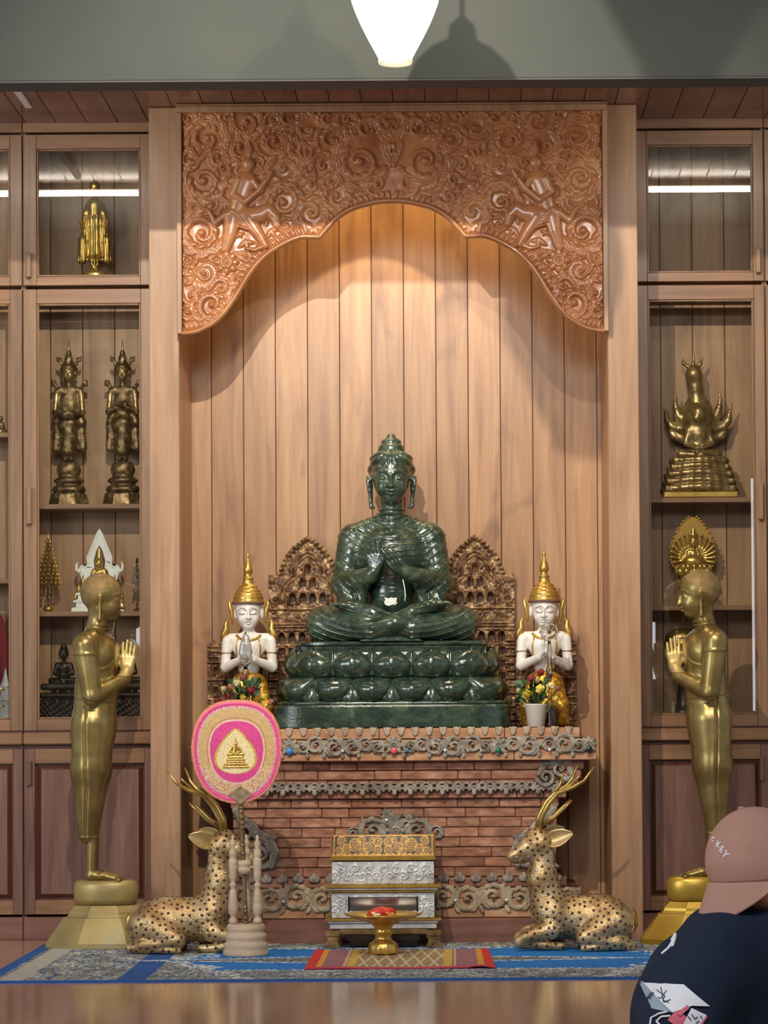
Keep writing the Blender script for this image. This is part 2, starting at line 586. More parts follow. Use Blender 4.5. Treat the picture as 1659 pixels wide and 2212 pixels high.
# ------------------------------------------------------------------ signed-distance modelling (one continuous surface per figure)
def rotm(rx=0, ry=0, rz=0):
    return np.array((Matrix.Rotation(rz, 3, 'Z') @ Matrix.Rotation(ry, 3, 'Y') @ Matrix.Rotation(rx, 3, 'X')))


class SD:
    def __init__(s):
        s.ops = []
        s.R = np.eye(3)
        s.t = np.zeros(3)
        s.k = 1.0

    def frame(s, t=(0, 0, 0), R=None, k=1.0):
        s.t = np.array(t, float)
        s.R = np.eye(3) if R is None else np.array(R, float)
        s.k = k

    def X(s, p):
        return s.t + s.R @ (np.array(p, float) * s.k)

    def cap(s, a, b, ra, rb=None, k=0.01, op='u'):
        rb = ra if rb is None else rb
        a, b = s.X(a), s.X(b)
        ra, rb, k = ra * s.k, rb * s.k, k * s.k
        r = max(ra, rb)
        lo, hi = np.minimum(a, b) - r, np.maximum(a, b) + r
        ab = b - a
        L = max(float(ab @ ab), 1e-12)

        def fn(x, y, z):
            px, py, pz = x - a[0], y - a[1], z - a[2]
            t = np.clip((px * ab[0] + py * ab[1] + pz * ab[2]) / L, 0, 1)
            return np.sqrt((px - ab[0] * t) ** 2 + (py - ab[1] * t) ** 2 + (pz - ab[2] * t) ** 2) - (ra + (rb - ra) * t)
        s.ops.append((op, fn, lo, hi, k))

    def chain(s, pts, rads, k=0.01, op='u'):
        if not isinstance(rads, (list, tuple)):
            rads = [rads] * len(pts)
        for i in range(len(pts) - 1):
            s.cap(pts[i], pts[i + 1], rads[i], rads[i + 1], k, op)

    def ell(s, c, r, R=None, k=0.01, op='u'):
        c = s.X(c)
        r = np.array(r, float) * s.k
        k = k * s.k
        Q = s.R @ (np.eye(3) if R is None else R)
        ext = np.sqrt(((Q * r) ** 2).sum(1))
        lo, hi = c - ext, c + ext
        Qi = Q.T

        def fn(x, y, z):
            px, py, pz = x - c[0], y - c[1], z - c[2]
            u = (Qi[0, 0] * px + Qi[0, 1] * py + Qi[0, 2] * pz) / r[0]
            v = (Qi[1, 0] * px + Qi[1, 1] * py + Qi[1, 2] * pz) / r[1]
            w = (Qi[2, 0] * px + Qi[2, 1] * py + Qi[2, 2] * pz) / r[2]
            k0 = np.sqrt(u * u + v * v + w * w)
            k1 = np.sqrt((u / r[0]) ** 2 + (v / r[1]) ** 2 + (w / r[2]) ** 2) + 1e-9
            return k0 * (k0 - 1) / k1
        s.ops.append((op, fn, lo, hi, k))

    def box(s, c, h, rd=0.004, R=None, k=0.004, op='u'):
        c = s.X(c)
        h = np.array(h, float) * s.k
        rd, k = rd * s.k, k * s.k
        Q = s.R @ (np.eye(3) if R is None else R)
        ext = np.abs(Q) @ h
        lo, hi = c - ext, c + ext
        Qi = Q.T

        def fn(x, y, z):
            px, py, pz = x - c[0], y - c[1], z - c[2]
            u = np.abs(Qi[0, 0] * px + Qi[0, 1] * py + Qi[0, 2] * pz) - h[0] + rd
            v = np.abs(Qi[1, 0] * px + Qi[1, 1] * py + Qi[1, 2] * pz) - h[1] + rd
            w = np.abs(Qi[2, 0] * px + Qi[2, 1] * py + Qi[2, 2] * pz) - h[2] + rd
            return np.sqrt(np.maximum(u, 0) ** 2 + np.maximum(v, 0) ** 2 + np.maximum(w, 0) ** 2) + np.minimum(np.maximum(u, np.maximum(v, w)), 0) - rd
        s.ops.append((op, fn, lo, hi, k))

    def disp(s, fn, lo, hi):
        """fn(x, y, z) -> amount added outwards, inside the box lo..hi"""
        s.ops.append(('d', fn, np.array(lo, float), np.array(hi, float), 0))

    def bounds(s):
        lo = np.min([o[2] for o in s.ops if o[0] == 'u'], axis=0)
        hi = np.max([o[3] for o in s.ops if o[0] == 'u'], axis=0)
        return lo, hi

    def ev(s, x, y, z, m):
        d = np.full(x.shape, 1.0, dtype=np.float32)
        srt = z.size > 0
        for op, fn, lo, hi, k in s.ops:
            mm = (m + k) if op == 'u' else (k if op == 's' else 0.0)
            i0 = np.searchsorted(z, lo[2] - mm)
            i1 = np.searchsorted(z, hi[2] + mm)
            if i1 <= i0:
                continue
            xs, ys, zs = x[i0:i1], y[i0:i1], z[i0:i1]
            ok = np.nonzero((xs > lo[0] - mm) & (xs < hi[0] + mm) & (ys > lo[1] - mm) & (ys < hi[1] + mm))[0]
            if len(ok) == 0:
                continue
            v = fn(xs[ok], ys[ok], zs[ok])
            ok = ok + i0
            a = d[ok]
            if op == 'u':
                if k > 0:
                    h = np.clip(0.5 + 0.5 * (a - v) / k, 0, 1)
                    d[ok] = a + (v - a) * h - k * h * (1 - h)
                else:
                    d[ok] = np.minimum(a, v)
            elif op == 's':
                if k > 0:
                    h = np.clip(0.5 + 0.5 * (a + v) / k, 0, 1)
                    h2 = 1 - h
                    d[ok] = a * h + (-v) * h2 + k * h * h2
                else:
                    d[ok] = np.maximum(a, -v)
            else:
                d[ok] = a - v
        return d

    def front(s, x, z, y0, y1, n=60):
        """front surface depth (smallest y inside) for arrays x, z"""
        out = np.full(len(x), np.nan)
        ys = np.linspace(y0, y1, n)
        for j in range(len(x)):
            dd = s.ev(np.full(n, x[j]), ys, np.full(n, z[j]), 0.05)
            i = np.nonzero(dd < 0)[0]
            if len(i):
                i = i[0]
                if i > 0:
                    t = dd[i - 1] / (dd[i - 1] - dd[i])
                    out[j] = ys[i - 1] + t * (ys[i] - ys[i - 1])
                else:
                    out[j] = ys[0]
        return out

    def mesh(s, h):
        lo, hi = s.bounds()
        C = 4
        lo = lo - 2.5 * h * C
        hi = hi + 2.5 * h * C
        n = np.ceil((hi - lo) / (h * C)).astype(int)
        NZ, NY, NX = n[2] * C + 1, n[1] * C + 1, n[0] * C + 1
        X = lo[0] + h * np.arange(NX)
        Y = lo[1] + h * np.arange(NY)
        Z = lo[2] + h * np.arange(NZ)
        m = h * C * 2.2
        zc, yc, xc = np.meshgrid(Z[::C], Y[::C], X[::C], indexing='ij')
        dc = s.ev(xc.ravel(), yc.ravel(), zc.ravel(), m).reshape(zc.shape)
        near = np.abs(dc) < h * C * 2.0
        cell = np.zeros((n[2], n[1], n[0]), bool)
        sg = dc < 0
        for a in (0, 1):
            for b in (0, 1):
                for c in (0, 1):
                    cell |= near[a:n[2] + a, b:n[1] + b, c:n[0] + c]
                    cell |= sg[a:n[2] + a, b:n[1] + b, c:n[0] + c] != sg[:n[2], :n[1], :n[0]]
        fine = np.repeat(np.repeat(np.repeat(cell, C, 0), C, 1), C, 2)
        val = np.zeros((NZ, NY, NX), bool)
        for a in (0, 1):
            for b in (0, 1):
                for c in (0, 1):
                    val[a:NZ - 1 + a, b:NY - 1 + b, c:NX - 1 + c] |= fine
        iz, iy, ix = np.nonzero(val)
        F = np.full((NZ, NY, NX), 1.0, dtype=np.float32)
        F[iz, iy, ix] = s.ev(X[ix], Y[iy], Z[iz], m)
        neg = F < 0
        cnt = np.zeros(fine.shape, np.int8)
        for a in (0, 1):
            for b in (0, 1):
                for c in (0, 1):
                    cnt += neg[a:NZ - 1 + a, b:NY - 1 + b, c:NX - 1 + c]
        act = (cnt > 0) & (cnt < 8) & fine
        cz, cy, cx = np.nonzero(act)
        ids = np.full(fine.shape, -1, np.int32)
        ids[cz, cy, cx] = np.arange(len(cz))
        corner = [(a, b, c) for a in (0, 1) for b in (0, 1) for c in (0, 1)]
        Vc = [F[cz + a, cy + b, cx + c] for a, b, c in corner]
        acc = np.zeros((len(cz), 3))
        num = np.zeros(len(cz))
        for i in range(8):
            for j in range(i + 1, 8):
                df = [corner[j][q] - corner[i][q] for q in range(3)]
                if sum(abs(q) for q in df) != 1:
                    continue
                va, vb = Vc[i], Vc[j]
                cr = (va < 0) != (vb < 0)
                t = np.where(cr, va / np.where(cr, va - vb, 1), 0)
                for q in range(3):
                    acc[:, q] += np.where(cr, corner[i][q] + t * df[q], 0)
                num += cr
        acc /= num[:, None]
        V = np.stack([lo[0] + h * (cx + acc[:, 2]), lo[1] + h * (cy + acc[:, 1]), lo[2] + h * (cz + acc[:, 0])], 1)
        Q = []
        # edges along x
        for ax in range(3):
            if ax == 0:   # x direction: neighbours vary in z, y
                e = neg[1:-1, 1:-1, :-1] != neg[1:-1, 1:-1, 1:]
                z_, y_, x_ = np.nonzero(e)
                z_ += 1
                y_ += 1
                q = [ids[z_ - 1, y_ - 1, x_], ids[z_ - 1, y_, x_], ids[z_, y_, x_], ids[z_, y_ - 1, x_]]
                flip = neg[z_, y_, x_]
            elif ax == 1:
                e = neg[1:-1, :-1, 1:-1] != neg[1:-1, 1:, 1:-1]
                z_, y_, x_ = np.nonzero(e)
                z_ += 1
                x_ += 1
                q = [ids[z_ - 1, y_, x_ - 1], ids[z_, y_, x_ - 1], ids[z_, y_, x_], ids[z_ - 1, y_, x_]]
                flip = neg[z_, y_, x_]
            else:
                e = neg[:-1, 1:-1, 1:-1] != neg[1:, 1:-1, 1:-1]
                z_, y_, x_ = np.nonzero(e)
                y_ += 1
                x_ += 1
                q = [ids[z_, y_ - 1, x_ - 1], ids[z_, y_ - 1, x_], ids[z_, y_, x_], ids[z_, y_, x_ - 1]]
                flip = neg[z_, y_, x_]
            q = np.stack(q, 1)
            q = np.where(flip[:, None], q, q[:, ::-1])
            q = q[(q >= 0).all(1)]
            Q.append(q)
        Q = np.concatenate(Q)
        return V, Q

    def build(s, name, h, mat, parent=None, loc=None, mirror=False, label=None, split=None):
        """split(V) -> material index per vertex position of a face's first corner"""
        V, Q = s.mesh(h)
        if mirror:
            V = V * np.array([-1, 1, 1])
            Q = Q[:, ::-1]
        mats = mat if isinstance(mat, (list, tuple)) else [mat]
        o = mesh_np(name, V, Q, mats[0], parent, loc)
        for m_ in mats[1:]:
            o.data.materials.append(m_)
        if split is not None:
            C_ = V[Q].mean(1)
            if mirror:
                C_ = C_ * np.array([-1, 1, 1])
            mi = split(C_).astype(np.int32)
            o.data.polygons.foreach_set('material_index', mi)
        if label:
            o['label'] = label
        o.data.update()
        return o


def head(sd, c, w, R=None, ears=True, fine=True, k=1.0, nose=1.0):
    """a face looking along -y; w = half the width of the head"""
    t0, R0, k0 = sd.t, sd.R, sd.k
    Rn = R0 if R is None else R0 @ R
    sd.frame(sd.X(c), Rn, k0 * w)
    sd.ell((0, 0.12, 0.5), (1.0, 1.12, 0.98), k=0.2)
    sd.ell((0, -0.06, -0.12), (0.87, 0.96, 1.12), k=0.25)
    sd.ell((0, -0.55, -0.95), (0.34, 0.32, 0.27), k=0.25)
    for s_ in (-1, 1):
        sd.ell((0.42 * s_, -0.58, -0.42), (0.32, 0.34, 0.36), k=0.25)
        sd.ell((0.4 * s_, -1.06, 0.04), (0.27, 0.17, 0.2), k=0.12, op='s')
        sd.ell((0.39 * s_, -0.76, 0.0), (0.25, 0.22, 0.19), k=0.04)
        sd.chain([(0.09 * s_, -0.99, 0.2), (0.25 * s_, -0.99, 0.36), (0.5 * s_, -0.88, 0.36), (0.74 * s_, -0.68, 0.2)], [0.045, 0.06, 0.055, 0.03], k=0.05)
        sd.ell((0.14 * s_, -1.0, -0.39), (0.10, 0.12, 0.085), k=0.09)
        if fine:
            sd.chain([(0.17 * s_, -0.99, -0.04), (0.3 * s_, -1.0, -0.1), (0.46 * s_, -0.96, -0.1), (0.66 * s_, -0.83, -0.02)], [0.022, 0.028, 0.028, 0.02], k=0.03, op='s')
    sd.chain([(0, -0.97, 0.22), (0, -1.06, -0.05), (0, -1.06 - 0.16 * nose, -0.38)], [0.085, 0.085, 0.13], k=0.06)
    sd.chain([(-0.29, -0.86, -0.62), (-0.09, -1.02, -0.6), (0.09, -1.02, -0.6), (0.29, -0.86, -0.62)], [0.03, 0.065, 0.065, 0.03], k=0.04)
    sd.chain([(-0.22, -0.88, -0.76), (0, -0.98, -0.79), (0.22, -0.88, -0.76)], [0.035, 0.08, 0.035], k=0.04)
    if fine:
        sd.chain([(-0.32, -0.92, -0.66), (0, -1.09, -0.695), (0.32, -0.92, -0.66)], [0.022, 0.028, 0.022], k=0.02, op='s')
    if ears:
        for s_ in (-1, 1):
            sd.ell((1.0 * s_, 0.08, 0.02), (0.09, 0.22, 0.34), R=rotm(0, 0.25 * s_, 0.5 * s_), k=0.06)
            sd.chain([(0.98 * s_, 0.02, -0.2), (1.0 * s_, 0.0, -0.65), (0.99 * s_, -0.02, -1.15)], [0.09, 0.08, 0.12], k=0.05)
    sd.t, sd.R, sd.k = t0, R0, k0


def hand(sd, wrist, d, side, palm, L=0.18, k=0.004, curl=0.0, spread=0.0, thumb=1):
    """hand from wrist along d; side = direction of the thumb; palm = palm normal; L = hand length"""
    w = np.array(wrist, float)
    d = np.array(d, float) / np.linalg.norm(d)
    sd_ = np.array(side, float)
    sd_ = sd_ - d * (sd_ @ d)
    sd_ /= np.linalg.norm(sd_)
    pn = np.cross(d, sd_)
    if pn @ np.array(palm, float) < 0:
        pn = -pn
    fl = [0.40, 0.46, 0.43, 0.34]
    base = w + d * L * 0.08
    for i in range(4):
        off = (0.33 - 0.22 * i) * L * 0.5
        kn = w + d * L * (0.5 - 0.02 * abs(i - 1)) + sd_ * off
        sd.cap(base + sd_ * off * 0.5, kn, L * 0.085, L * 0.07, k=L * 0.06)
        a = np.array(kn)
        dirn = d + sd_ * (1.2 - i) * spread
        dirn /= np.linalg.norm(dirn)
        ang = curl
        r = L * 0.055
        for seg in (0.42, 0.32, 0.26):
            dv = dirn * cos(ang) + pn * sin(ang)
            b = a + dv * fl[i] * L * seg * 1.05
            sd.cap(a, b, r, r * 0.88, k=k * 0.3)
            a = b
            r *= 0.88
            ang += curl
    if thumb:
        t0 = w + d * L * 0.12 + sd_ * L * 0.12
        t1 = w + d * L * 0.34 + sd_ * L * 0.27 + pn * L * 0.05
        t2 = w + d * L * 0.55 + sd_ * L * 0.3 + pn * L * 0.1
        sd.chain([t0, t1, t2], [L * 0.075, L * 0.065, L * 0.05], k=k)


# ------------------------------------------------------------------ carved reliefs: height fields with real depth
class Relief:
    """designed in picture-like units: u to the right, v DOWN; h in metres"""

    def __init__(s, u0, u1, v0, v1, step):
        s.u0, s.v0, s.st = u0, v0, step
        s.nu = int((u1 - u0) / step) + 1
        s.nv = int((v1 - v0) / step) + 1
        s.U, s.V = np.meshgrid(u0 + step * np.arange(s.nu), v0 + step * np.arange(s.nv))
        s.H = np.zeros_like(s.U)
        s.ok = np.ones_like(s.U, bool)

    def win(s, a0, a1, b0, b1):
        i0 = max(0, int((a0 - s.u0) / s.st) - 1)
        i1 = min(s.nu, int((a1 - s.u0) / s.st) + 3)
        j0 = max(0, int((b0 - s.v0) / s.st) - 1)
        j1 = min(s.nv, int((b1 - s.v0) / s.st) + 3)
        if i1 <= i0 or j1 <= j0:
            return None
        return (slice(j0, j1), slice(i0, i1))

    def stroke(s, pts, w, h, base=0.0, groove=0.0, mode='max'):
        pts = np.array(pts, float)
        n = len(pts)
        w = np.array(w if hasattr(w, '__len__') else [w] * n, float)
        h = np.array(h if hasattr(h, '__len__') else [h] * n, float)
        for i in range(n - 1):
            a, b = pts[i], pts[i + 1]
            m = max(w[i], w[i + 1])
            wn = s.win(min(a[0], b[0]) - m, max(a[0], b[0]) + m, min(a[1], b[1]) - m, max(a[1], b[1]) + m)
            if wn is None:
                continue
            U, V = s.U[wn], s.V[wn]
            ab = b - a
            L = max(ab @ ab, 1e-9)
            t = np.clip(((U - a[0]) * ab[0] + (V - a[1]) * ab[1]) / L, 0, 1)
            d = np.hypot(U - a[0] - ab[0] * t, V - a[1] - ab[1] * t)
            ww = w[i] + (w[i + 1] - w[i]) * t
            q = d / np.maximum(ww, 1e-6)
            hh = (h[i] + (h[i + 1] - h[i]) * t) * np.sqrt(np.clip(1 - q * q, 0, 1))
            if groove:
                hh = hh * (1 - groove * (0.5 + 0.5 * np.cos(2 * pi * q * 1.5)))
            hh = np.where(q < 1, hh + base, -1)
            if mode == 'max':
                s.H[wn] = np.maximum(s.H[wn], hh)
            else:
                s.H[wn] = np.where(q < 1, s.H[wn] - hh, s.H[wn])

    def dot(s, u, v, r, h, base=0.0, ru=None):
        ru = ru or r
        wn = s.win(u - ru, u + ru, v - r, v + r)
        if wn is None:
            return
        q = np.hypot((s.U[wn] - u) / ru, (s.V[wn] - v) / r)
        s.H[wn] = np.maximum(s.H[wn], np.where(q < 1, base + h * np.sqrt(np.clip(1 - q * q, 0, 1)), -1))

    def ring(s, u, v, r, w, h, base=0.0):
        wn = s.win(u - r - w, u + r + w, v - r - w, v + r + w)
        if wn is None:
            return
        q = np.abs(np.hypot(s.U[wn] - u, s.V[wn] - v) - r) / w
        s.H[wn] = np.maximum(s.H[wn], np.where(q < 1, base + h * np.sqrt(np.clip(1 - q * q, 0, 1)), -1))

    def spiral(s, u, v, r, a0, sg, h, turns=1.2, w=0.33, base=0.0, groove=0.25, tail=0.9):
        pts, ws, hs = [], [], []
        # tail: a stem that flows in
        ca = np.array([cos(a0), sin(a0)])
        tg = np.array([-sin(a0), cos(a0)]) * -sg
        for t in (1.0, 0.66, 0.33):
            p = np.array([u, v]) + ca * r * (1 + 0.25 * t * t) + tg * r * tail * t
            pts.append(p)
            ws.append(r * w * (0.35 + 0.65 * (1 - t)))
            hs.append(h * 0.7)
        for i in range(19):
            t = i / 18
            a = a0 + sg * 2 * pi * turns * t
            q = r * ((1 - t) ** 0.85 * 0.88 + 0.12)
            pts.append((u + q * cos(a), v + q * sin(a)))
            ws.append(r * w * (1 - 0.55 * t))
            hs.append(h * (0.75 + 0.25 * sin(pi * t)))
        s.stroke(pts, ws, hs, base, groove)
        s.dot(u, v, r * 0.2, h * 1.15, base)

    def leaf(s, u, v, a, L, w, h, base=0.0, bend=0.3, groove=0.3):
        pts, ws, hs = [], [], []
        for i in range(7):
            t = i / 6
            an = a + bend * t
            pts.append((u + L * t * cos(an), v + L * t * sin(an)))
            ws.append(max(w * sin(pi * (0.12 + 0.86 * t)) ** 0.8, 0.4))
            hs.append(h * (0.7 + 0.3 * sin(pi * t)))
        s.stroke(pts, ws, hs, base, groove)

    def drop(s, u, v, a, r, h, base=0.0):
        """nested tear drop gem"""
        for q, hh in ((1.0, 0.6), (0.68, 0.85), (0.34, 1.15)):
            pts = [(u + r * q * 1.5 * t * cos(a), v + r * q * 1.5 * t * sin(a)) for t in (0, 0.4, 0.8, 1.25)]
            ws = [r * q * x for x in (0.8, 0.62, 0.36, 0.05)]
            # ring shaped: raise then groove
            s.stroke(pts, ws, h * hh, base)
            if q > 0.5:
                s.stroke(pts, [x * 0.82 for x in ws], h * 0.35, 0, mode='sub')

    def rosette(s, u, v, r, n, h, base=0.0, a0=0.0):
        for i in range(n):
            a = a0 + 2 * pi * i / n
            s.leaf(u + r * 0.2 * cos(a), v + r * 0.2 * sin(a), a, r * 0.8, r * 0.3, h * 0.8, base, 0, 0.25)
        s.ring(u, v, r * 0.3, r * 0.1, h * 1.1, base)
        s.dot(u, v, r * 0.16, h * 1.2, base)

    def build(s, name, mat, unit, cu, cv, thick, parent=None, loc=None, label=None, minh=None, mirror=False, smooth=True):
        """unit: units per metre; (cu, cv) is the origin; front faces -y, back at y=thick"""
        ok = s.ok.copy()
        if minh is not None:
            ok &= s.H > minh
        cell = ok[:-1, :-1] & ok[1:, :-1] & ok[:-1, 1:] & ok[1:, 1:]
        used = np.zeros_like(ok)
        used[:-1, :-1] |= cell
        used[1:, :-1] |= cell
        used[:-1, 1:] |= cell
        used[1:, 1:] |= cell
        ids = np.full(ok.shape, -1, np.int32)
        j, i = np.nonzero(used)
        n = len(j)
        ids[j, i] = np.arange(n)
        x = (s.U[j, i] - cu) / unit
        z = (cv - s.V[j, i]) / unit
        V = np.stack([x, -s.H[j, i], z], 1)
        VB = np.stack([x, np.full(n, thick), z], 1)
        a, b = np.nonzero(cell)
        Q = np.stack([ids[a, b], ids[a + 1, b], ids[a + 1, b + 1], ids[a, b + 1]], 1)
        pad = np.pad(cell, 1)
        sk = []
        # boundary edges -> skirts
        up = cell & ~pad[:-2, 1:-1]
        dn = cell & ~pad[2:, 1:-1]
        lf = cell & ~pad[1:-1, :-2]
        rt = cell & ~pad[1:-1, 2:]
        for m_, e in ((up, ((0, 0), (0, 1))), (dn, ((1, 1), (1, 0))), (lf, ((1, 0), (0, 0))), (rt, ((0, 1), (1, 1)))):
            a, b = np.nonzero(m_)
            p = ids[a + e[0][0], b + e[0][1]]
            q = ids[a + e[1][0], b + e[1][1]]
            sk.append(np.stack([p, q, q + n, p + n], 1))
        QQ = np.concatenate([Q] + sk + [Q[:, ::-1] + n]) if thick else Q
        VV = np.concatenate([V, VB]) if thick else V
        if mirror:
            VV = VV * np.array([-1, 1, 1])
            QQ = QQ[:, ::-1]
        o = mesh_np(name, VV, QQ, mat, parent, loc, smooth)
        if thick:
            # drop unused (none) ; sharpen the skirts
            nf = len(Q)
            sm = np.zeros(len(QQ), bool)
            sm[:nf] = smooth
            if len(o.data.polygons) == len(QQ):
                o.data.polygons.foreach_set('use_smooth', sm)
        if label:
            o['label'] = label
        return o


def color_grid(name, nx, nz, fxyz, fcol, mat, parent=None, loc=None, label=None):
    """grid over s,t in 0..1; fxyz(s,t)->(n,3); fcol(s,t)->(n,3) sRGB 0..255"""
    s_, t_ = np.meshgrid(np.linspace(0, 1, nx), np.linspace(0, 1, nz))
    s_, t_ = s_.ravel(), t_.ravel()
    V = fxyz(s_, t_)
    c = np.clip(fcol(s_, t_), 0, 255) / 255.0
    c = np.where(c <= 0.04045, c / 12.92, ((c + 0.055) / 1.055) ** 2.4)
    j, i = np.meshgrid(np.arange(nz - 1), np.arange(nx - 1), indexing='ij')
    k = (j * nx + i).ravel()
    Q = np.stack([k, k + 1, k + nx + 1, k + nx], 1)
    o = mesh_np(name, V, Q, mat, parent, loc, True, colors=c)
    if label:
        o['label'] = label
    return o


def vnoise(x, y, seed=0):
    """smooth value noise, vectorised"""
    xi, yi = np.floor(x).astype(np.int64), np.floor(y).astype(np.int64)
    xf, yf = x - xi, y - yi
    xf, yf = xf * xf * (3 - 2 * xf), yf * yf * (3 - 2 * yf)

    def hsh(a, b):
        n = (a * 374761393 + b * 668265263 + seed * 974634777) & 0x7fffffff
        n = ((n ^ (n >> 13)) * 1274126177) & 0x7fffffff
        return ((n ^ (n >> 16)) & 0xffff) / 65535.0
    return (hsh(xi, yi) * (1 - xf) + hsh(xi + 1, yi) * xf) * (1 - yf) + (hsh(xi, yi + 1) * (1 - xf) + hsh(xi + 1, yi + 1) * xf) * yf


# ================================================================== THE SETTING
YF, YC, YW = 13.11, 13.45, 13.73          # posts' front, cabinets' front, back wall
ZC = P(357, 232, YF)[2]                   # ceiling over the shrine
NXL, NXR = -1.300, 0.764                  # niche between the posts
SF = S(YF)
NCX = (NXL + NXR) / 2

floor = boxo('floor', -7, 7, -4, 14.6, -0.12, 0, FLOOR_M)
tag(floor, kind='structure')

wall_back = boxo('wall_back', -3.2, 2.7, YW + 0.022, YW + 0.15, 0, ZC + 0.02, GROOVE_WOOD)
tag(wall_back, kind='structure')
pw = 69.6 / S(YW)
x = P(457, 1000, YW)[0] - pw * 12
plank_me = None
random.seed(4)
while x < 2.6:
    w = pw
    o = None
    if plank_me is None:
        o = boxo('wall_board', 0.0016, pw - 0.0016, 0, 0.02, 0.0, ZC, WALL_WOOD, wall_back, 0.0025, (x, YW, 0))
        plank_me = o.data
    else:
        o = put(bpy.data.objects.new('wall_board', plank_me), wall_back, (x, YW + random.uniform(-0.0012, 0.0012), 0))
    x += pw

# ceiling boards run from the beam to the back wall
YB0, YB1 = 11.64, 11.80
ZB = P(830, 170.5, YB0)[2]
ceiling = boxo('ceiling', -3.2, 2.7, YB1, YW + 0.15, ZC + 0.02, ZC + 0.1, GROOVE_WOOD)
tag(ceiling, kind='structure')
cw = 0.1525
x = P(571, 205, 12.9)[0] - cw * 16
bm = None
while x < 2.6:
    if bm is None:
        o = boxo('ceiling_board', 0.0015, cw - 0.0015, 0, YW - YB1, 0, 0.018, CEIL_WOOD, ceiling, 0.002, (x, YB1, ZC))
        bm = o.data
    else:
        put(bpy.data.objects.new('ceiling_board', bm), ceiling, (x, YB1, ZC + random.uniform(0, 0.0015)))
    x += cw

beam = boxo('trim_1', -7, 7, YB0, YB1, ZB, 5.42, BEAM_GREY, None, 0.004)
tag(beam, kind='structure')
boxo('beam_edge', -7, 7, YB0 + 0.004, YB1 + 0.01, ZB - 0.006, ZB + 0.0, BEAM_EDGE, beam)
hall_ceiling = boxo('ceiling_hall', -7, 7, -4, YB0, 5.3, 5.42, CEIL_WOOD)
tag(hall_ceiling, kind='structure')

# the far end of the hall, behind the viewer: a wall with slender windows (it shows in the cabinet glass)
slits = [(-3.48, 0.034, 1.05, 2.3), (3.385, 0.026, 1.1, 3.7), (2.25, 0.034, 1.46, 2.1)]
rear = MB()
xs_ = sorted(slits)
xc = -7.0
for sx0, sw_, sz0, sz1 in xs_:
    rear.box(xc, sx0 - sw_, -3.62, -3.5, 0, 5.3)
    rear.box(sx0 - sw_, sx0 + sw_, -3.62, -3.5, 0, sz0)
    rear.box(sx0 - sw_, sx0 + sw_, -3.62, -3.5, sz1, 5.3)
    xc = sx0 + sw_
rear.box(xc, 7.0, -3.62, -3.5, 0, 5.3)
tag(rear.build('wall_rear', mat_noise('rear_wall_paint', [(0.3, (120, 104, 90)), (0.7, (140, 124, 108))], 2, 0.8, rand=False)), kind='structure')
DAY = mat_plain('daylight_window', (255, 255, 255), 0.5, emit=(240, 244, 255), es=4)
for i_, (sx0, sw_, sz0, sz1) in enumerate(slits):
    tag(boxo('window_%d' % (i_ + 1), sx0 - sw_, sx0 + sw_, -3.58, -3.56, sz0, sz1, DAY), kind='structure')

# posts and the niche sides behind them
for nm, xa, xb, s_ in (('trim_2', -1.4445, NXL, -1), ('trim_3', NXR, 0.913, 1)):
    o = boxo(nm, xa, xb, YF, YF + 0.10, 0, ZC, POST_WOOD, None, 0.004)
    tag(o, kind='structure')
for nm, xa, xb in (('wall_niche_left', -1.40, NXL), ('wall_niche_right', NXR, 0.87)):
    o = boxo(nm, xa, xb, YF + 0.10, YW - 0.001, 0, ZC, SIDE_WOOD, None, 0.002)
    tag(o, kind='structure')

# ------------------------------------------------------------------ display cabinets
SCB = S(YC)
_zl = lambda py: P(190, py, YC)[2]
Z_TOP, Z_MB = _zl(264), _zl(287)
Z_U1, Z_U0, Z_UP1, Z_UP0 = _zl(290), _zl(616), _zl(321), _zl(597)
Z_G1, Z_G0, Z_GP1, Z_GP0 = _zl(624), _zl(1578), _zl(655), _zl(1553)
Z_S = [_zl(1087), _zl(1320)]
Z_SL = [_zl(931), _zl(1248)]
Z_LG1, Z_LG0 = _zl(1582), _zl(1608)
Z_D1, Z_D0, Z_DP1, Z_DP0 = _zl(1617), _zl(1975), _zl(1649), _zl(1944)


def glazed_door(par, x0, x1, p0, p1, z0, z1, q0, q1, hx, hz0, hz1):
    """two stiles (this mesh), rails, pane and pull as its pieces"""
    d = bpy.data.objects.new('glazed_door', None)
    COL.objects.link(d)
    boxo('stile', x0, p0, YC, YC + 0.03, z0, z1, CAB_WOOD, d, 0.0025)
    boxo('stile', p1, x1, YC, YC + 0.03, z0, z1, CAB_WOOD, d, 0.0025)
    for a, b in ((z0, q0), (q1, z1)):
        boxo('rail', p0 + 0.0005, p1 - 0.0005, YC + 0.001, YC + 0.03, a, b, CAB_WOOD_H, d, 0.002)
    b = MB()
    e = 0.010
    b.box(p0, p0 + e, YC + 0.006, YC + 0.026, q0, q1, 0.003)
    b.box(p1 - e, p1, YC + 0.006, YC + 0.026, q0, q1, 0.003)
    b.box(p0 + e, p1 - e, YC + 0.006, YC + 0.026, q0, q0 + e, 0.003)
    b.box(p0 + e, p1 - e, YC + 0.006, YC + 0.026, q1 - e, q1, 0.003)
    b.build('bead', CAB_WOOD, d)
    boxo('pane', p0 + 0.002, p1 - 0.002, YC + 0.014, YC + 0.0145, q0 + 0.002, q1 - 0.002, GLASS, d)
    h = MB()
    h.box(hx - 0.013, hx + 0.013, YC - 0.032, YC - 0.014, hz0, hz1, 0.004)
    h.box(hx - 0.009, hx + 0.009, YC - 0.015, YC, hz0 + 0.01, hz0 + 0.03)
    h.box(hx - 0.009, hx + 0.009, YC - 0.015, YC, hz1 - 0.03, hz1 - 0.01)
    h.build('handle', CAB_WOOD, d)


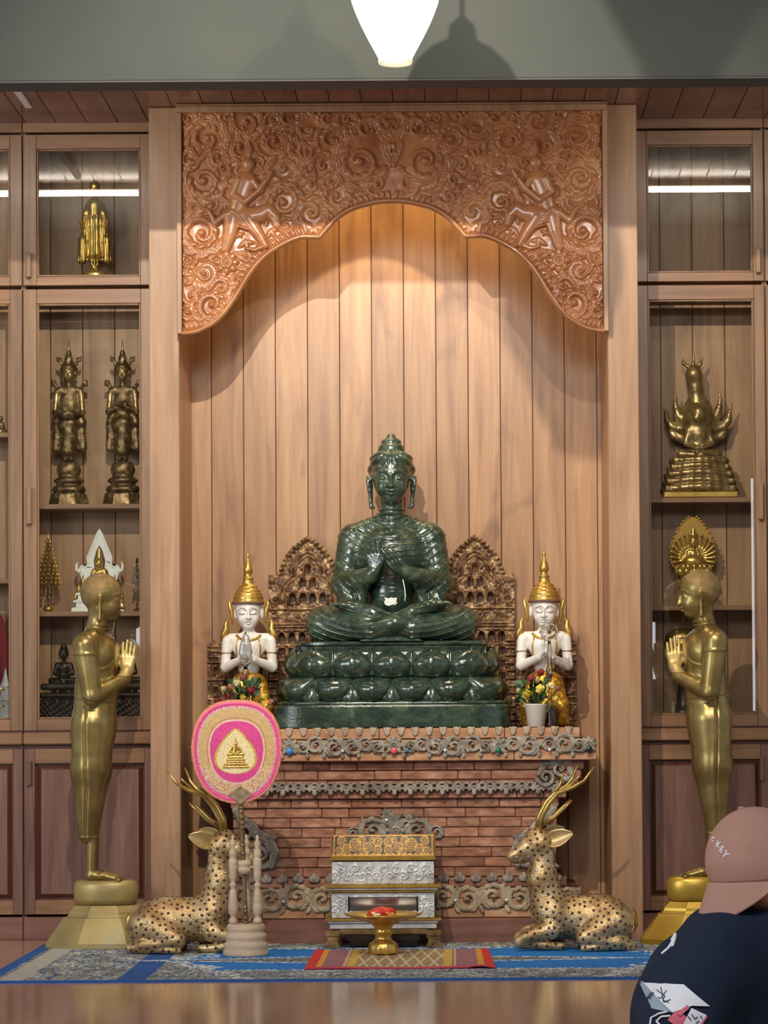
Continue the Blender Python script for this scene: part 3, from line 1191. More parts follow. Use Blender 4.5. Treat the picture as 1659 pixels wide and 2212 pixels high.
def cabinet(label, x0, x1, p0, p1, hs, shelves, sides):
    t = thing('display_cabinet', label, 'cabinet', ((x0 + x1) / 2, YC, 0))
    inv = -(x0 + x1) / 2
    root = t
    # the parts are drawn in world coordinates, so keep the parent at the floor and undo it
    class W:
        pass
    hx = x0 + 0.034 if hs < 0 else x1 - 0.034
    parts = []
    def keep(o):
        parts.append(o)
        return o
    before = set(bpy.data.objects)
    glazed_door(None, x0 + 0.003, x1 - 0.003, p0, p1, Z_U0, Z_U1, Z_UP0, Z_UP1, hx, _zl(600), _zl(547))
    glazed_door(None, x0 + 0.003, x1 - 0.003, p0, p1, Z_G0, Z_G1, Z_GP0, Z_GP1, hx, _zl(1132), _zl(1053))
    # cupboard door with a raised panel
    d = bpy.data.objects.new('cupboard_door', None)
    COL.objects.link(d)
    boxo('stile', x0 + 0.003, p0 - 0.012, YC, YC + 0.03, Z_D0, Z_D1, LOW_WOOD, d, 0.0025)
    boxo('stile', p1 + 0.012, x1 - 0.003, YC, YC + 0.03, Z_D0, Z_D1, LOW_WOOD, d, 0.0025)
    for a, b in ((Z_D0, Z_DP0), (Z_DP1, Z_D1)):
        boxo('rail', p0 - 0.0115, p1 + 0.0115, YC + 0.001, YC + 0.03, a, b, CAB_WOOD_H, d, 0.002)
    a0, a1 = p0 - 0.012, p1 + 0.012
    boxo('panel_recess', a0, a1, YC + 0.022, YC + 0.03, Z_DP0, Z_DP1, GROOVE_WOOD, d)
    e, g = 0.030, 0.010
    pv = [(a0 + e, YC + 0.006, Z_DP0 + e), (a1 - e, YC + 0.006, Z_DP0 + e), (a1 - e, YC + 0.006, Z_DP1 - e), (a0 + e, YC + 0.006, Z_DP1 - e),
          (a0 + g, YC + 0.021, Z_DP0 + g), (a1 - g, YC + 0.021, Z_DP0 + g), (a1 - g, YC + 0.021, Z_DP1 - g), (a0 + g, YC + 0.021, Z_DP1 - g)]
    m = MB()
    m.add(pv[:4], [(0, 1, 2, 3)])
    m.build('raised_panel', LOW_WOOD, d)
    m = MB()
    m.add(pv, [(4, 5, 1, 0), (5, 6, 2, 1), (6, 7, 3, 2), (7, 4, 0, 3)])
    m.build('panel_bevel', GROOVE_WOOD, d)
    h = MB()
    h.box(hx - 0.016, hx + 0.007, YC - 0.02, YC, _zl(1696), _zl(1643), 0.003)
    h.build('handle', LOW_WOOD, d)
    # carcass
    for sx, (ea, eb) in zip((x0, x1), ((0.001, 0.012), (-0.012, -0.001))):
        boxo('side_panel', sx + ea, sx + eb, YC + 0.031, YW - 0.002, 0.05, Z_TOP, CAB_WOOD)
    boxo('top_board', x0 + 0.0125, x1 - 0.0125, YC + 0.031, YW - 0.002, Z_MB - 0.02, Z_MB, CAB_WOOD_H)
    x0, x1 = x0 + 0.0012, x1 - 0.0012
    boxo('crown_rail', x0, x1, YC - 0.004, YC + 0.03, Z_MB + 0.004, Z_TOP - 0.001, CAB_WOOD_H, None, 0.003)
    boxo('middle_board', x0 + 0.0125, x1 - 0.0125, YC + 0.031, YW - 0.002, Z_UP0 - 0.03, Z_UP0 - 0.004, CAB_WOOD_H)
    boxo('bottom_board', x0 + 0.0125, x1 - 0.0125, YC + 0.031, YW - 0.002, Z_GP0 - 0.03, Z_GP0 - 0.004, CAB_WOOD_H)
    for z in shelves:
        boxo('shelf', x0 + 0.0128, x1 - 0.0128, YC + 0.045, YW - 0.002, z - 0.024, z, CAB_WOOD_H, None, 0.002)
    boxo('waist_rail', x0, x1, YC + 0.004, YC + 0.05, Z_LG1, Z_G0 - 0.002, GROOVE_WOOD)
    boxo('ledge', x0, x1, YC - 0.02, YC + 0.05, Z_LG0, Z_LG1, CAB_WOOD_H, None, 0.006)
    boxo('shadow_gap', x0, x1, YC + 0.012, YC + 0.05, Z_D1 - 0.02, Z_LG0, GROOVE_WOOD)
    boxo('kick_board', x0, x1, YC - 0.012, YC + 0.03, 0.0, Z_D0 - 0.012, PLINTH_WOOD, None, 0.004)
    for o in set(bpy.data.objects) - before:
        if o.parent is None:
            o.parent = t
            o.matrix_parent_inverse = Matrix.Translation((inv, -YC, 0))
    return t


_px = lambda px, py=1000: P(px, py, YC)[0]
XL_S = _px(49.5)
cabinet('glazed teak display cabinet left of the green statue, tall gilt figure in front', XL_S, -1.4465, _px(79.5), _px(305), -1, Z_S, (XL_S, -1.456))
cabinet('glazed teak display cabinet cut off by the left picture edge', XL_S - 0.655, XL_S, XL_S - 0.58, _px(22), -1, Z_SL, (XL_S - 0.655,))
XR_S = _px(1656)
cabinet('glazed teak display cabinet right of the green statue, behind the bowed visitor', 0.915, XR_S, _px(1402), _px(1632), 1, [Z_S[0] + 0.012, Z_S[1] + 0.01], (0.925, XR_S))
cabinet('narrow strip of a glazed teak cabinet at the right picture edge', XR_S, XR_S + 0.655, XR_S + 0.07, XR_S + 0.59, -1, Z_S, (XR_S + 0.655,))

# ------------------------------------------------------------------ lamps of the place
for lab, x0, x1 in (('white fluorescent batten under the ceiling boards, left of the arch', -3.1, -1.52), ('white fluorescent batten under the ceiling boards, right of the arch', 0.98, 2.4)):
    t = thing('fluorescent_light', lab, 'lamp', ((x0 + x1) / 2, YB1 + 0.10, ZC))
    hw = (x1 - x0) / 2
    boxo('batten', -hw, hw, -0.02, 0.02, -0.03, -0.0005, WHITE_METAL, t, 0.003)
    m = MB()
    m.tube([(-hw + 0.02, 0, -0.048), (hw - 0.02, 0, -0.048)], 0.014, 10)
    m.build('tube', TUBE_M, t)
c0 = P(14, 197, YB1 + 0.45)
t = boxo('cable_duct', -0.016, 0.016, -0.38, 0.55, -0.014, -0.0005, WHITE_METAL, None, 0.002, (P(26, 215, 12.55)[0], 12.5, ZC))
tag(t, 'short white cable duct on the ceiling boards at upper left', 'duct')

YL = 10.7
sl = S(YL)
lx, _, lz = P(854, 136, YL)
lamp = thing('pendant_lamp', 'lit white glass pendant lamp hanging before the grey beam', 'lamp', (lx, YL, lz))
prof = [(0.060, 0.004), (0.066, 0.0), (0.0665, 0.012)]
for r_, py in ((35.5, 128), (46, 108), (60, 82), (75, 52), (86, 26), (94, 4), (98, -22), (99, -50), (94, -80), (80, -110), (52, -138), (22, -154)):
    prof.append((r_ / sl, (136 - py) / sl))
m = MB()
m.lathe(prof[2:], 48)
m.build('glass_shade', SHADE_M, lamp)
m = MB()
m.lathe([(0.052, 0.012), (0.055, 0.0), (0.066, -0.002), (0.068, 0.008), (0.066, 0.017)], 48)
m.build('rim', SHADE_RIM, lamp)
m = MB()
m.tube([(0, 0, 290 / sl), (0, 0, 5.299 - lz)], 0.008, 8)
m.lathe([(0.045, 0), (0.04, 0.05), (0.012, 0.08)], 20, (0, 0, 285 / sl))
m.build('rod', BEAM_EDGE, lamp)
# its twin hangs higher and nearer, above the picture; only its shadow on the beam shows
twin = copy_tree(lamp)
twin['label'] = 'second lit white glass pendant lamp, hanging above the picture frame'
twin.location = (-0.111, 9.6, 4.342)
for ch in twin.children:
    if ch.name.startswith('rod'):
        me_ = ch.data.copy()
        ch.data = me_
        top = 5.299 - 4.342
        for v_ in me_.vertices:
            if v_.co.z > 1.0:
                v_.co.z = top

# ================================================================== CARVED ARCH
CT = P(852, 229, 13.05)
YA = 13.07
SA = S(YA)
acx, acz = P(852, 500, YA)[0], P(852, 500, YA)[2]
arch = thing('carved_arch', 'varnished carved wooden arch panel spanning the top of the niche', 'arch', (NCX, YA, acz))
# half panel: u = distance to the left of the middle line, v down (0 = top inside the frame)
U1, V1 = 456.0, 486.0
HALF = [(0, 194), (25, 195.5), (46, 199), (86, 210), (118, 229), (142, 253), (158, 272), (175, 271.5), (203, 272.5), (243, 290), (278, 314), (308, 348), (343, 404), (378, 449), (413, 471), (436, 478), (458, 480)]


def smooth_curve(p, n=8):
    out = []
    for i in range(len(p) - 1):
        p0, p1, p2, p3 = p[max(i - 1, 0)], p[i], p[i + 1], p[min(i + 2, len(p) - 1)]
        if i in (5,):
            p3 = p2
        if i == 6:
            p0 = p1
        for k in range(n):
            t = k / n
            out.append(tuple(0.5 * ((2 * p1[q]) + (-p0[q] + p2[q]) * t + (2 * p0[q] - 5 * p1[q] + 4 * p2[q] - p3[q]) * t * t + (-p0[q] + 3 * p1[q] - 3 * p2[q] + p3[q]) * t ** 3) for q in (0, 1)))
    out.append(p[-1])
    return out


CURVE = smooth_curve(HALF)
cu_ = np.array([c[0] for c in CURVE])
cv_ = np.array([c[1] for c in CURVE])
R_ = Relief(0, U1, 0, V1, 1.3)
lim = np.interp(R_.U[0], cu_, cv_)
R_.ok = R_.V < lim[None, :] + 1
R_.H[:] = 0.002 + 0.003 * vnoise(R_.U / 18, R_.V / 18, 3)


def inside(u, v, r=0):
    return 4 < u + 0.3 * r and u < U1 - 0.55 * r and v > 0.5 * r and v < np.interp(u, cu_, cv_) - 24 - 0.75 * r


placed = []


def big(u, v, r):
    placed.append((u, v, r))


def frill(u, v, r, a0, sg, n=7, span=4.6, h=0.022):
    for k in range(n):
        a = a0 + sg * span * k / n
        R_.leaf(u + r * 0.86 * cos(a), v + r * 0.86 * sin(a), a + sg * 0.6, r * 0.62, r * 0.27, h, 0.002, sg * 1.0, 0.4)


HH = 0.026
# central mask: nested drop, brows and side volutes
R_.drop(4, 74, pi / 2, 25, 0.020, 0.012)
R_.spiral(72, 108, 54, -pi / 2, 1, HH, 1.4, 0.2)
big(72, 108, 60)
R_.spiral(34, 158, 26, pi / 2, -1, HH, 1.2, 0.24)
big(30, 150, 30)
R_.spiral(52, 36, 26, pi, 1, HH, 1.3, 0.26)
big(52, 36, 28)
big(4, 80, 40)
for i in range(7):
    R_.leaf(10 + i * 15, 28 + abs(i - 3) * 2, -pi / 2 + 0.2 * i, 26, 7, 0.018, 0.002, 0.5)
# mid drop on a leaf stand
R_.drop(176, 160, -pi / 2, 17, 0.02, 0.014)
R_.rosette(176, 160, 38, 6, 0.016, 0.0, 0.4)
big(176, 160, 34)
for a in (-0.6, -0.3, 0, 0.3, 0.6):
    R_.leaf(188, 118, -pi / 2 + a, 42, 7, 0.02, 0.002, a * 0.5)
big(188, 100, 26)
R_.spiral(236, 196, 40, 0.3, -1, HH, 1.3, 0.22)
big(236, 196, 42)
R_.spiral(128, 60, 34, 2.2, 1, HH, 1.3, 0.24)
big(128, 60, 36)
# kneeling celestial figure
fg = 0.016
R_.stroke([(318, 150), (330, 190), (338, 218)], [24, 19, 20], [0.02, 0.018, 0.02], fg)
R_.dot(312, 112, 17, 0.022, fg, 14)
R_.leaf(310, 98, -pi / 2 - 0.1, 36, 9, 0.022, fg, 0.1)
R_.leaf(328, 108, -0.7, 22, 6, 0.016, fg, 0.3)
R_.stroke([(334, 148), (346, 178), (320, 196), (290, 172), (274, 150)], [9, 8, 8, 7, 6], 0.016, fg + 0.01)
R_.stroke([(300, 150), (286, 172), (272, 148), (262, 130)], [8, 7, 6, 5], 0.015, fg + 0.006)
R_.stroke([(338, 222), (312, 226), (286, 222), (270, 212), (256, 226), (250, 246)], [20, 20, 18, 14, 12, 8], [0.02, 0.022, 0.022, 0.02, 0.018, 0.014], fg)
R_.stroke([(345, 225), (352, 262), (362, 296)], [20, 15, 10], [0.022, 0.02, 0.014], fg)
R_.stroke([(312, 232), (292, 262), (276, 290)], [17, 12, 8], [0.02, 0.018, 0.012], fg + 0.004)
R_.stroke([(276, 290), (298, 300), (318, 296)], [6, 5, 3], 0.012, fg)
R_.stroke([(362, 222), (384, 240), (398, 214), (416, 206)], [8, 8, 6, 4], 0.014, fg)
for k in range(6):
    R_.stroke([(348 - 3 * k, 214 + k * 7), (330 - 4 * k, 226 + 6 * k)], 2.2, 0.006, fg + 0.018)
big(320, 140, 30)
big(300, 176, 34)
big(340, 230, 34)
big(268, 226, 30)
big(352, 280, 24)
big(300, 262, 24)
# outer volutes
R_.spiral(410, 148, 46, -1.2, 1, HH, 1.3, 0.2)
big(410, 148, 46)
R_.spiral(414, 262, 48, 2.6, -1, HH, 1.4, 0.22)
big(414, 262, 50)
R_.spiral(400, 54, 44, 2.9, 1, HH, 1.2, 0.24)
big(400, 54, 44)
R_.spiral(256, 62, 36, -0.6, -1, HH, 1.3, 0.24)
big(256, 62, 38)
R_.rosette(360, 268 + 58, 26, 8, 0.016, 0.012)
R_.ring(360, 326, 11, 3, 0.012, 0.02)
R_.dot(360, 326, 5, 0.014, 0.02)
big(360, 326, 22)
R_.drop(318, 314, -0.3, 16, 0.016, 0.014)
big(312, 314, 22)
R_.drop(408, 352, pi * 0.85 + pi, 19, 0.018, 0.014)
R_.spiral(408, 346, 34, 0.6, 1, 0.014, 0.9, 0.3)
big(408, 350, 34)
R_.drop(342, 360, pi / 2, 13, 0.016, 0.012)
big(344, 360, 20)
R_.spiral(392, 424 - 6, 42, -2.6, -1, HH, 1.25, 0.26)
big(392, 420, 34)
R_.spiral(436, 400, 20, 0, 1, HH, 1.1, 0.3)
big(436, 404, 22)
for (u, v, r, a0, sg) in ((72, 108, 54, -pi / 2, 1), (236, 196, 40, 0.3, -1), (128, 60, 34, 2.2, 1), (410, 148, 46, -1.2, 1), (414, 262, 48, 2.6, -1), (400, 54, 44, 2.9, 1), (256, 62, 36, -0.6, -1), (392, 418, 42, -2.6, -1)):
    frill(u, v, r, a0, sg)
    frill(u, v, r * 0.62, a0 + 1.0, sg, 6, 3.6, 0.026)
rng = random.Random(11)
for r in (34, 27, 21, 16, 12.5, 9.5, 7):
    for _ in range(1200):
        u, v = rng.uniform(0, U1), rng.uniform(0, V1)
        if not inside(u, v, r) or any((u - a) ** 2 + (v - b) ** 2 < (0.80 * (r + c)) ** 2 for a, b, c in placed):
            continue
        placed.append((u, v, r))
        a0 = rng.uniform(0, 2 * pi)
        sg = rng.choice((-1, 1))
        if r > 13:
            R_.spiral(u, v, r * 0.9, a0, sg, HH * rng.uniform(0.6, 0.95), 1.0, 0.36, 0.002, 0.4)
            for k in range(8):
                a = a0 + sg * (0.2 + k * 0.62)
                R_.leaf(u + r * 0.8 * cos(a), v + r * 0.8 * sin(a), a + sg * 0.8, r * 0.85, r * 0.26, 0.019, 0.002, sg * 0.8, 0.5)
        else:
            for k in range(3):
                a = a0 + (k - 1) * 0.6
                R_.leaf(u - r * 0.7 * cos(a0), v - r * 0.7 * sin(a0), a, r * 1.8, r * 0.42, 0.015, 0.002, (k - 1) * 0.5, 0.4)
# leaf border along the edge of the arch
seg = np.hypot(np.diff(cu_), np.diff(cv_))
L_ = np.concatenate([[0], np.cumsum(seg)])
for dist in np.arange(8, L_[-1] - 4, 11.5):
    u, v = np.interp(dist, L_, cu_), np.interp(dist, L_, cv_)
    u2, v2 = np.interp(dist + 2, L_, cu_), np.interp(dist + 2, L_, cv_)
    t = math.atan2(v2 - v, u2 - u)
    nx_, ny_ = sin(t), -cos(t)
    R_.leaf(u + nx_ * 5, v + ny_ * 5, t - pi / 2 - 0.5, 18, 5.2, 0.013, 0.004, 0.9, 0.45)
    R_.dot(u + nx_ * 20, v + ny_ * 20, 3.2, 0.010, 0.004)
R_.H[~R_.ok] = 0
# soften
Hs = R_.H
Hs[1:-1, 1:-1] = 0.55 * Hs[1:-1, 1:-1] + 0.1125 * (Hs[:-2, 1:-1] + Hs[2:, 1:-1] + Hs[1:-1, :-2] + Hs[1:-1, 2:])
# mirror to the full width
full = Relief(-U1, U1, 0, V1, 1.3)
n = R_.nu
full.nu = 2 * n - 1
full.U = np.concatenate([-R_.U[:, :0:-1], R_.U], 1)
full.V = np.concatenate([R_.V[:, :0:-1], R_.V], 1)
full.H = np.concatenate([R_.H[:, :0:-1], R_.H], 1)
full.ok = np.concatenate([R_.ok[:, :0:-1], R_.ok], 1)
ZT = P(852, 243, YA)[2]          # top of the carving
full.build('carving', CARVE_WOOD, SA, 0, (ZT - acz) * SA, 0.035, arch)
# bead along the edge
pts = [(-u / SA, -0.012, ZT - acz - v / SA) for u, v in CURVE][::-1] + [(u / SA, -0.012, ZT - acz - v / SA) for u, v in CURVE[1:]]
m = MB()
m.tube(pts, 0.0125, 10, flat=1.6)
m.build('edge_bead', CARVE_WOOD, arch)
# frame
hw = U1 / SA
zt = ZT - acz
FR_WOOD = POST_WOOD
m = MB()
m.box(-hw - 0.026, hw + 0.026, -0.03, 0.03, zt, zt + 14 / SA, 0.004)
m.box(-hw - 0.026, hw + 0.026, -0.042, 0.03, zt + 14 / SA, min(zt + 27 / SA, ZC - acz - 0.002), 0.004)
m.build('top_rail', POST_WOOD, arch)
zb = zt - 482 / SA
for s_ in (-1, 1):
    m = MB()
    m.box(*sorted((s_ * hw, s_ * (hw + 0.026))), -0.034, 0.03, zb, zt - 0.0005, 0.004)
    m.build('side_rail', POST_WOOD, arch)
arch.location.x = NCX


# ================================================================== BRICK ALTAR
YAL = 13.08
sa = S(YAL)
AX = P(852, 1700, YAL)[0]
altar = thing('brick_altar', 'stepped red brick altar with grey stucco ornaments under the green statue', 'altar', (AX, YAL, 0))


def az(py, Y=YAL):
    return P(852, py, Y)[2]


# (top py, bottom py, half width in px, set back, kind)
COURSES = [(1573, 1597, 402, 0.0, 'p'), (1597.5, 1620, 436, -0.055, 'p'), (1620, 1644, 436, -0.055, 'p'),
           (1644.5, 1664, 410, 0.0, 'b'), (1664, 1685, 404, 0.01, 'b'), (1685, 1704, 398, 0.02, 'b'),
           (1704, 1726, 372, 0.035, 'b'), (1726, 1746, 356, 0.06, 'b')]
y_ = 1746
for k in range(7):
    COURSES.append((y_, y_ + 21.6, 352 - k * 0.5, 0.07, 'b'))
    y_ += 21.6
COURSES += [(y_, 1919, 372, 0.04, 'b'), (1919, 1941, 400, 0.0, 'p'), (1941, 1962, 402, 0.0, 'p'), (1962, 1983, 404, 0.0, 'p')]
DEPTH = 0.58
core = MB()
random.seed(9)
brick_cache = {}
LY = YW - YAL - 0.003
for ci, (t, b, hwp, sb, kd) in enumerate(COURSES):
    z1, z0 = az(t), az(b)
    if ci == len(COURSES) - 1:
        z0 = az(1984)
    hw = hwp / sa
    core.box(-hw + 0.006, hw - 0.006, sb + 0.008, LY, z0 - 0.001, z1 - 0.0005)
    x = -hw
    first = True
    while x < hw - 0.01:
        w = random.choice((0.13, 0.16, 0.2, 0.24, 0.27)) if kd == 'b' else random.choice((0.2, 0.26, 0.3))
        if x + w > hw - 0.07:
            w = hw - x
        elif first and ci % 2:
            w *= 0.55
        key = (round(w, 2), round(z1 - z0, 3), kd)
        first = False
        g = 0.0016
        jy = random.uniform(-0.003, 0.003)
        mtl = BRICK if kd == 'b' else BRICK_PALE
        o = boxo('brick', g, w - g, 0, 0.06, g, z1 - z0 - g, mtl, altar, 0.004, (x, sb + jy, z0))
        x += w
    # side returns
    for s_ in (-1, 1):
        boxo('brick', -0.03, 0.03, 0.0, LY - sb - 0.07, 0.0016, z1 - z0 - 0.0016, BRICK if kd == 'b' else BRICK_PALE, altar, 0.003, (s_ * (hw - 0.03), sb + 0.066, z0))
core.build('core', MORTAR, altar)
# timber plinth under the altar
pl = MB()
zp = az(1984)
pl.box(-0.93, 0.93, -0.012, LY, 0, zp - 0.001, 0.006)
pl.box(-0.945, 0.945, -0.022, 0.01, 0, 0.02, 0.004)
pl.build('timber_plinth', PLINTH_WOOD, altar)

# stucco frieze of the cornice, in altar-front coordinates (px from the middle)


def frieze(name, u0, u1, vtop, vbot, motifs, yoff, mat, thick=0.006, step=1.0, parent=altar, base=0.006):
    r = Relief(u0, u1, vtop, vbot, step)
    motifs(r)
    o = r.build(name, mat, sa, 0, az(0) * sa, thick, parent, (0, yoff - 0.004, 0), minh=0.0012)
    return o


def scroll_unit(r, u, v, R, sg, h=0.018):
    """one acanthus scroll with lobed leaves"""
    a0 = pi if sg > 0 else 0
    r.spiral(u, v, R, a0 + 0.4 * sg, -sg, h, 1.15, 0.3, 0.001, 0.3, 0.7)
    for k in range(7):
        a = a0 + sg * (-0.2 + 0.66 * k)
        r.leaf(u + R * 0.85 * cos(a), v + R * 0.8 * sin(a), a + sg * 0.9, R * 0.7, R * 0.25, h * 0.75, 0.001, sg * 0.8, 0.45)


def cornice_motifs(r):
    vm = 1621
    for s_ in (-1, 1):
        # from the middle flower outwards
        r.rosette(s_ * 4 * 0 + 0, vm, 21, 8, 0.016, 0.003)
        seq = [(34, 13, 1), (60, 15, -1), (88, 17, 1), (128, 20, 1), (168, 17, -1), (196, 13, 1)]
        for u, R, q in seq:
            scroll_unit(r, s_ * u, vm + (3 if q > 0 else -2), R, s_ * q)
        r.rosette(s_ * 224, vm + 2, 21, 8, 0.016, 0.003)
        seq = [(256, 15, -1), (290, 20, 1), (334, 14, -1), (366, 20, -1), (398, 14, 1)]
        for u, R, q in seq:
            scroll_unit(r, s_ * u, vm + (3 if q > 0 else -2), R, s_ * q)
        r.rosette(s_ * 419, vm, 19, 8, 0.016, 0.003)
        for u in (22, 76, 110, 150, 186, 240, 272, 312, 350, 384):
            r.leaf(s_ * u, vm + 14, pi / 2, 14, 5, 0.011, 0.002, 0)
            r.leaf(s_ * u, vm + 4, -pi / 2 + 0.4 * s_, 20, 6, 0.013, 0.002, 0.3 * s_)
            r.dot(s_ * u, vm + 14, 3.4, 0.014, 0.004)


fr = frieze('stucco_frieze', -440, 440, 1593, 1650, cornice_motifs, -0.055, STUCCO, base=0)
yg = -0.055 - 0.026
zg = az(1621)
for u, mm, rr in ((0, GEM_R, 7), (224, GEM_G, 6.5), (-224, GEM_B, 7), (419, GEM_D, 7.5), (-419, GEM_D, 7.5), (334, GEM_W, 3.5), (-334, GEM_W, 3.5), (28, GEM_B, 3.6), (110, GEM_W, 3.5), (-110, GEM_W, 3.5)):
    g = MB()
    g.ball((0, 0, 0), (rr / sa, 0.007, rr / sa), 14, 8)
    o = g.build('gem', mm, fr, (u / sa, -0.026 + 0.004, az(1621)))


def teeth(r, v, n, hw, kind):
    for i in range(n):
        u = -hw + 2 * hw * (i + 0.5) / n
        if kind == 0:      # heart leaves of the top course
            r.leaf(u - 7, v - 6, 0.6, 12, 4, 0.004, 0.002, 0.8)
            r.leaf(u + 7, v - 6, pi - 0.6, 12, 4, 0.004, 0.002, -0.8)
            r.leaf(u, v - 5, pi / 2, 16, 7, 0.005, 0.003, 0)
        elif kind == 1:    # hanging leaves
            r.ring(u, v - 1, 8, 3, 0.010, 0.002)
            r.dot(u, v, 4.5, 0.013, 0.003)
            r.leaf(u, v + 5, pi / 2, 13, 6, 0.012, 0.002, 0)
            r.leaf(u - 4, v - 2, pi * 0.85, 15, 5.5, 0.010, 0.001, -0.6)
            r.leaf(u + 4, v - 2, pi * 0.15, 15, 5.5, 0.010, 0.001, 0.6)
            u3 = u + hw / n
            r.ring(u3, v - 2, 6, 3, 0.009, 0.001)
        else:
            r.leaf(u, v + 8, -pi / 2, 19, 7, 0.011, 0.002, 0)
            r.leaf(u - 4, v + 8, pi + 0.6, 13, 5, 0.009, 0.001, 0.6)
            r.leaf(u + 4, v + 8, -0.6, 13, 5, 0.009, 0.001, -0.6)


frieze('heart_leaf_row', -400, 400, 1574, 1605, lambda r: teeth(r, 1589, 26, 392, 0), -0.0, STUCCO_TAN)
frieze('hanging_leaf_row', -366, 366, 1694, 1730, lambda r: teeth(r, 1711, 21, 362, 1), 0.016, STUCCO, thick=0.03)
frieze('upright_leaf_row', -372, 372, 1892, 1922, lambda r: teeth(r, 1907, 21, 366, 2), 0.04, STUCCO)


def base_motifs(r):
    vm = 1949
    for s_ in (-1, 1):
        r.rosette(0, vm, 24, 8, 0.014, 0.002)
        for u, R, q in ((52, 24, 1), (104, 24, -1), (156, 26, 1), (212, 26, -1), (268, 24, 1), (322, 26, -1), (372, 22, 1)):
            scroll_unit(r, s_ * u, vm + (4 if q > 0 else -2), R, s_ * q, 0.018)
            r.leaf(s_ * (u + 26), vm + 18, pi / 2 - s_ * 0.5, 18, 6, 0.011, 0.001, 0)
            r.leaf(s_ * (u + 26), vm - 4, -pi / 2, 20, 7, 0.011, 0.001, 0.4 * s_)


fb = frieze('scroll_frieze', -400, 400, 1914, 1986, base_motifs, 0.0, STUCCO_TAN)
for u in (0, 130, -130, 240, -240):
    g = MB()
    g.ball((0, 0, 0), (3.6 / sa, 0.006, 3.6 / sa), 12, 7)
    g.build('gem', GEM_W, fb, (u / sa, -0.018, az(1945)))


def medal(r):
    scroll_unit(r, -48, 1806, 26, 1, 0.02)
    scroll_unit(r, 48, 1806, 24, -1, 0.02)
    scroll_unit(r, -88, 1812, 14, -1, 0.016)
    scroll_unit(r, 90, 1810, 14, 1, 0.016)
    r.rosette(2, 1806, 24, 8, 0.018, 0.004)
    for a in (-0.9, -0.45, 0, 0.45, 0.9):
        r.leaf(-4, 1796, -pi / 2 + a, 34, 8, 0.016, 0.004, a * 0.4)
    r.rosette(-18, 1772, 15, 7, 0.016, 0.006)
    r.rosette(30, 1778, 11, 7, 0.014, 0.004)
    r.rosette(2, 1846, 26, 8, 0.016, 0.0)


md = frieze('stucco_medallion', -112, 112, 1748, 1876, medal, 0.07, STUCCO)
for u, v, mm, rr in ((0, 1806, GEM_R, 5), (-18, 1772, GEM_W, 4)):
    g = MB()
    g.ball((0, 0, 0), (rr / sa, 0.007, rr / sa), 12, 7)
    g.build('gem', mm, md, (u / sa, -0.024, az(v)))


def corner_low(r):
    """big volute standing at the foot of the waist: u grows inwards"""
    r.spiral(60, 1858, 30, -0.3, 1, 0.03, 1.4, 0.26, 0.002, 0.3, 0.4)
    r.stroke([(4, 1760), (22, 1782), (42, 1796), (52, 1812), (76, 1824), (90, 1852), (84, 1880)], [7, 10, 11, 12, 13, 11, 8], 0.026, 0.002, 0.35)
    r.spiral(24, 1806, 17, 1.5, -1, 0.024, 1.2, 0.3, 0.002)
    r.leaf(78, 1826, -0.9, 20, 7, 0.018, 0.002, 0.5)
    r.leaf(10, 1770, -1.8, 22, 7, 0.018, 0.002, 0.3)
    r.leaf(14, 1830, 1.8, 44, 11, 0.018, 0.002, -0.3)
    r.leaf(26, 1874, 2.4, 34, 9, 0.018, 0.002, 0.4)


def corner_high(r):
    r.spiral(64, 1692, 19, 0.4, 1, 0.026, 1.4, 0.3, 0.002, 0.3, 0.3)
    r.spiral(34, 1674, 15, 2.0, -1, 0.024, 1.2, 0.3, 0.002, 0.3, 0.5)
    r.stroke([(80, 1684), (64, 1662), (38, 1652), (14, 1656)], [6, 9, 10, 8], 0.02, 0.002, 0.3)
    r.leaf(30, 1692, 2.6, 30, 8, 0.018, 0.002, 0.4)
    r.leaf(16, 1668, 2.2, 24, 8, 0.016, 0.002, -0.4)


for s_, nm in ((1, 'right'), (-1, 'left')):
    for fn, v0, v1, off, hwx in ((corner_low, 1745, 1900, 0.062, 350), (corner_high, 1640, 1716, 0.012, 392)):
        r = Relief(-10, 110, v0, v1, 1.0)
        fn(r)
        r.build('corner_volute', STUCCO, sa, hwx * 1.0, az(0) * sa, 0.006, altar, (0, off - 0.006, 0), minh=0.0012, mirror=(s_ > 0))

# ================================================================== SCRIPTURE CABINET (silver and gilt box)
YX = 12.78
sx_ = S(YX)
bx, _, bz = P(828, 2043, YX)
box_ = thing('scripture_box', 'tiered silver and gilt scripture box with a painted sloping lid', 'box', (bx, YX, 0.0072))


def xz(py):
    return (2043 - py) / sx_


def layer(m, hw, t, b, y0=0.0, bev=0.002, dd=None):
    d = (dd if dd is not None else 0.34) * 0.66
    m.box(-hw / sx_, hw / sx_, y0, y0 + d, xz(b), xz(t), bev)


m = MB()
layer(m, 110, 1855, 1912, 0.02, 0, 0.32)
layer(m, 110, 1924, 1984, 0.02, 0, 0.32)
layer(m, 106, 1988, 2004, 0.03, 0, 0.30)
m.build('carcass', BLACK_LACQ, box_)
for t, b, hw, y0, mt in ((1845, 1855, 113, 0.0, GOLD), (1907, 1914, 125, -0.02, GOLD), (1914, 1919, 119, -0.008, SILVER), (1920.5, 1923.5, 117, -0.006, GOLD), (1980, 1985, 125, -0.02, GOLD), (1985, 1990, 119, -0.01, SILVER), (1991, 2002, 115, 0.0, SILVER)):
    m = MB()
    layer(m, hw, t, b, y0, 0.0015)
    m.build('gilt_moulding' if mt is GOLD else 'silver_moulding', mt, box_)


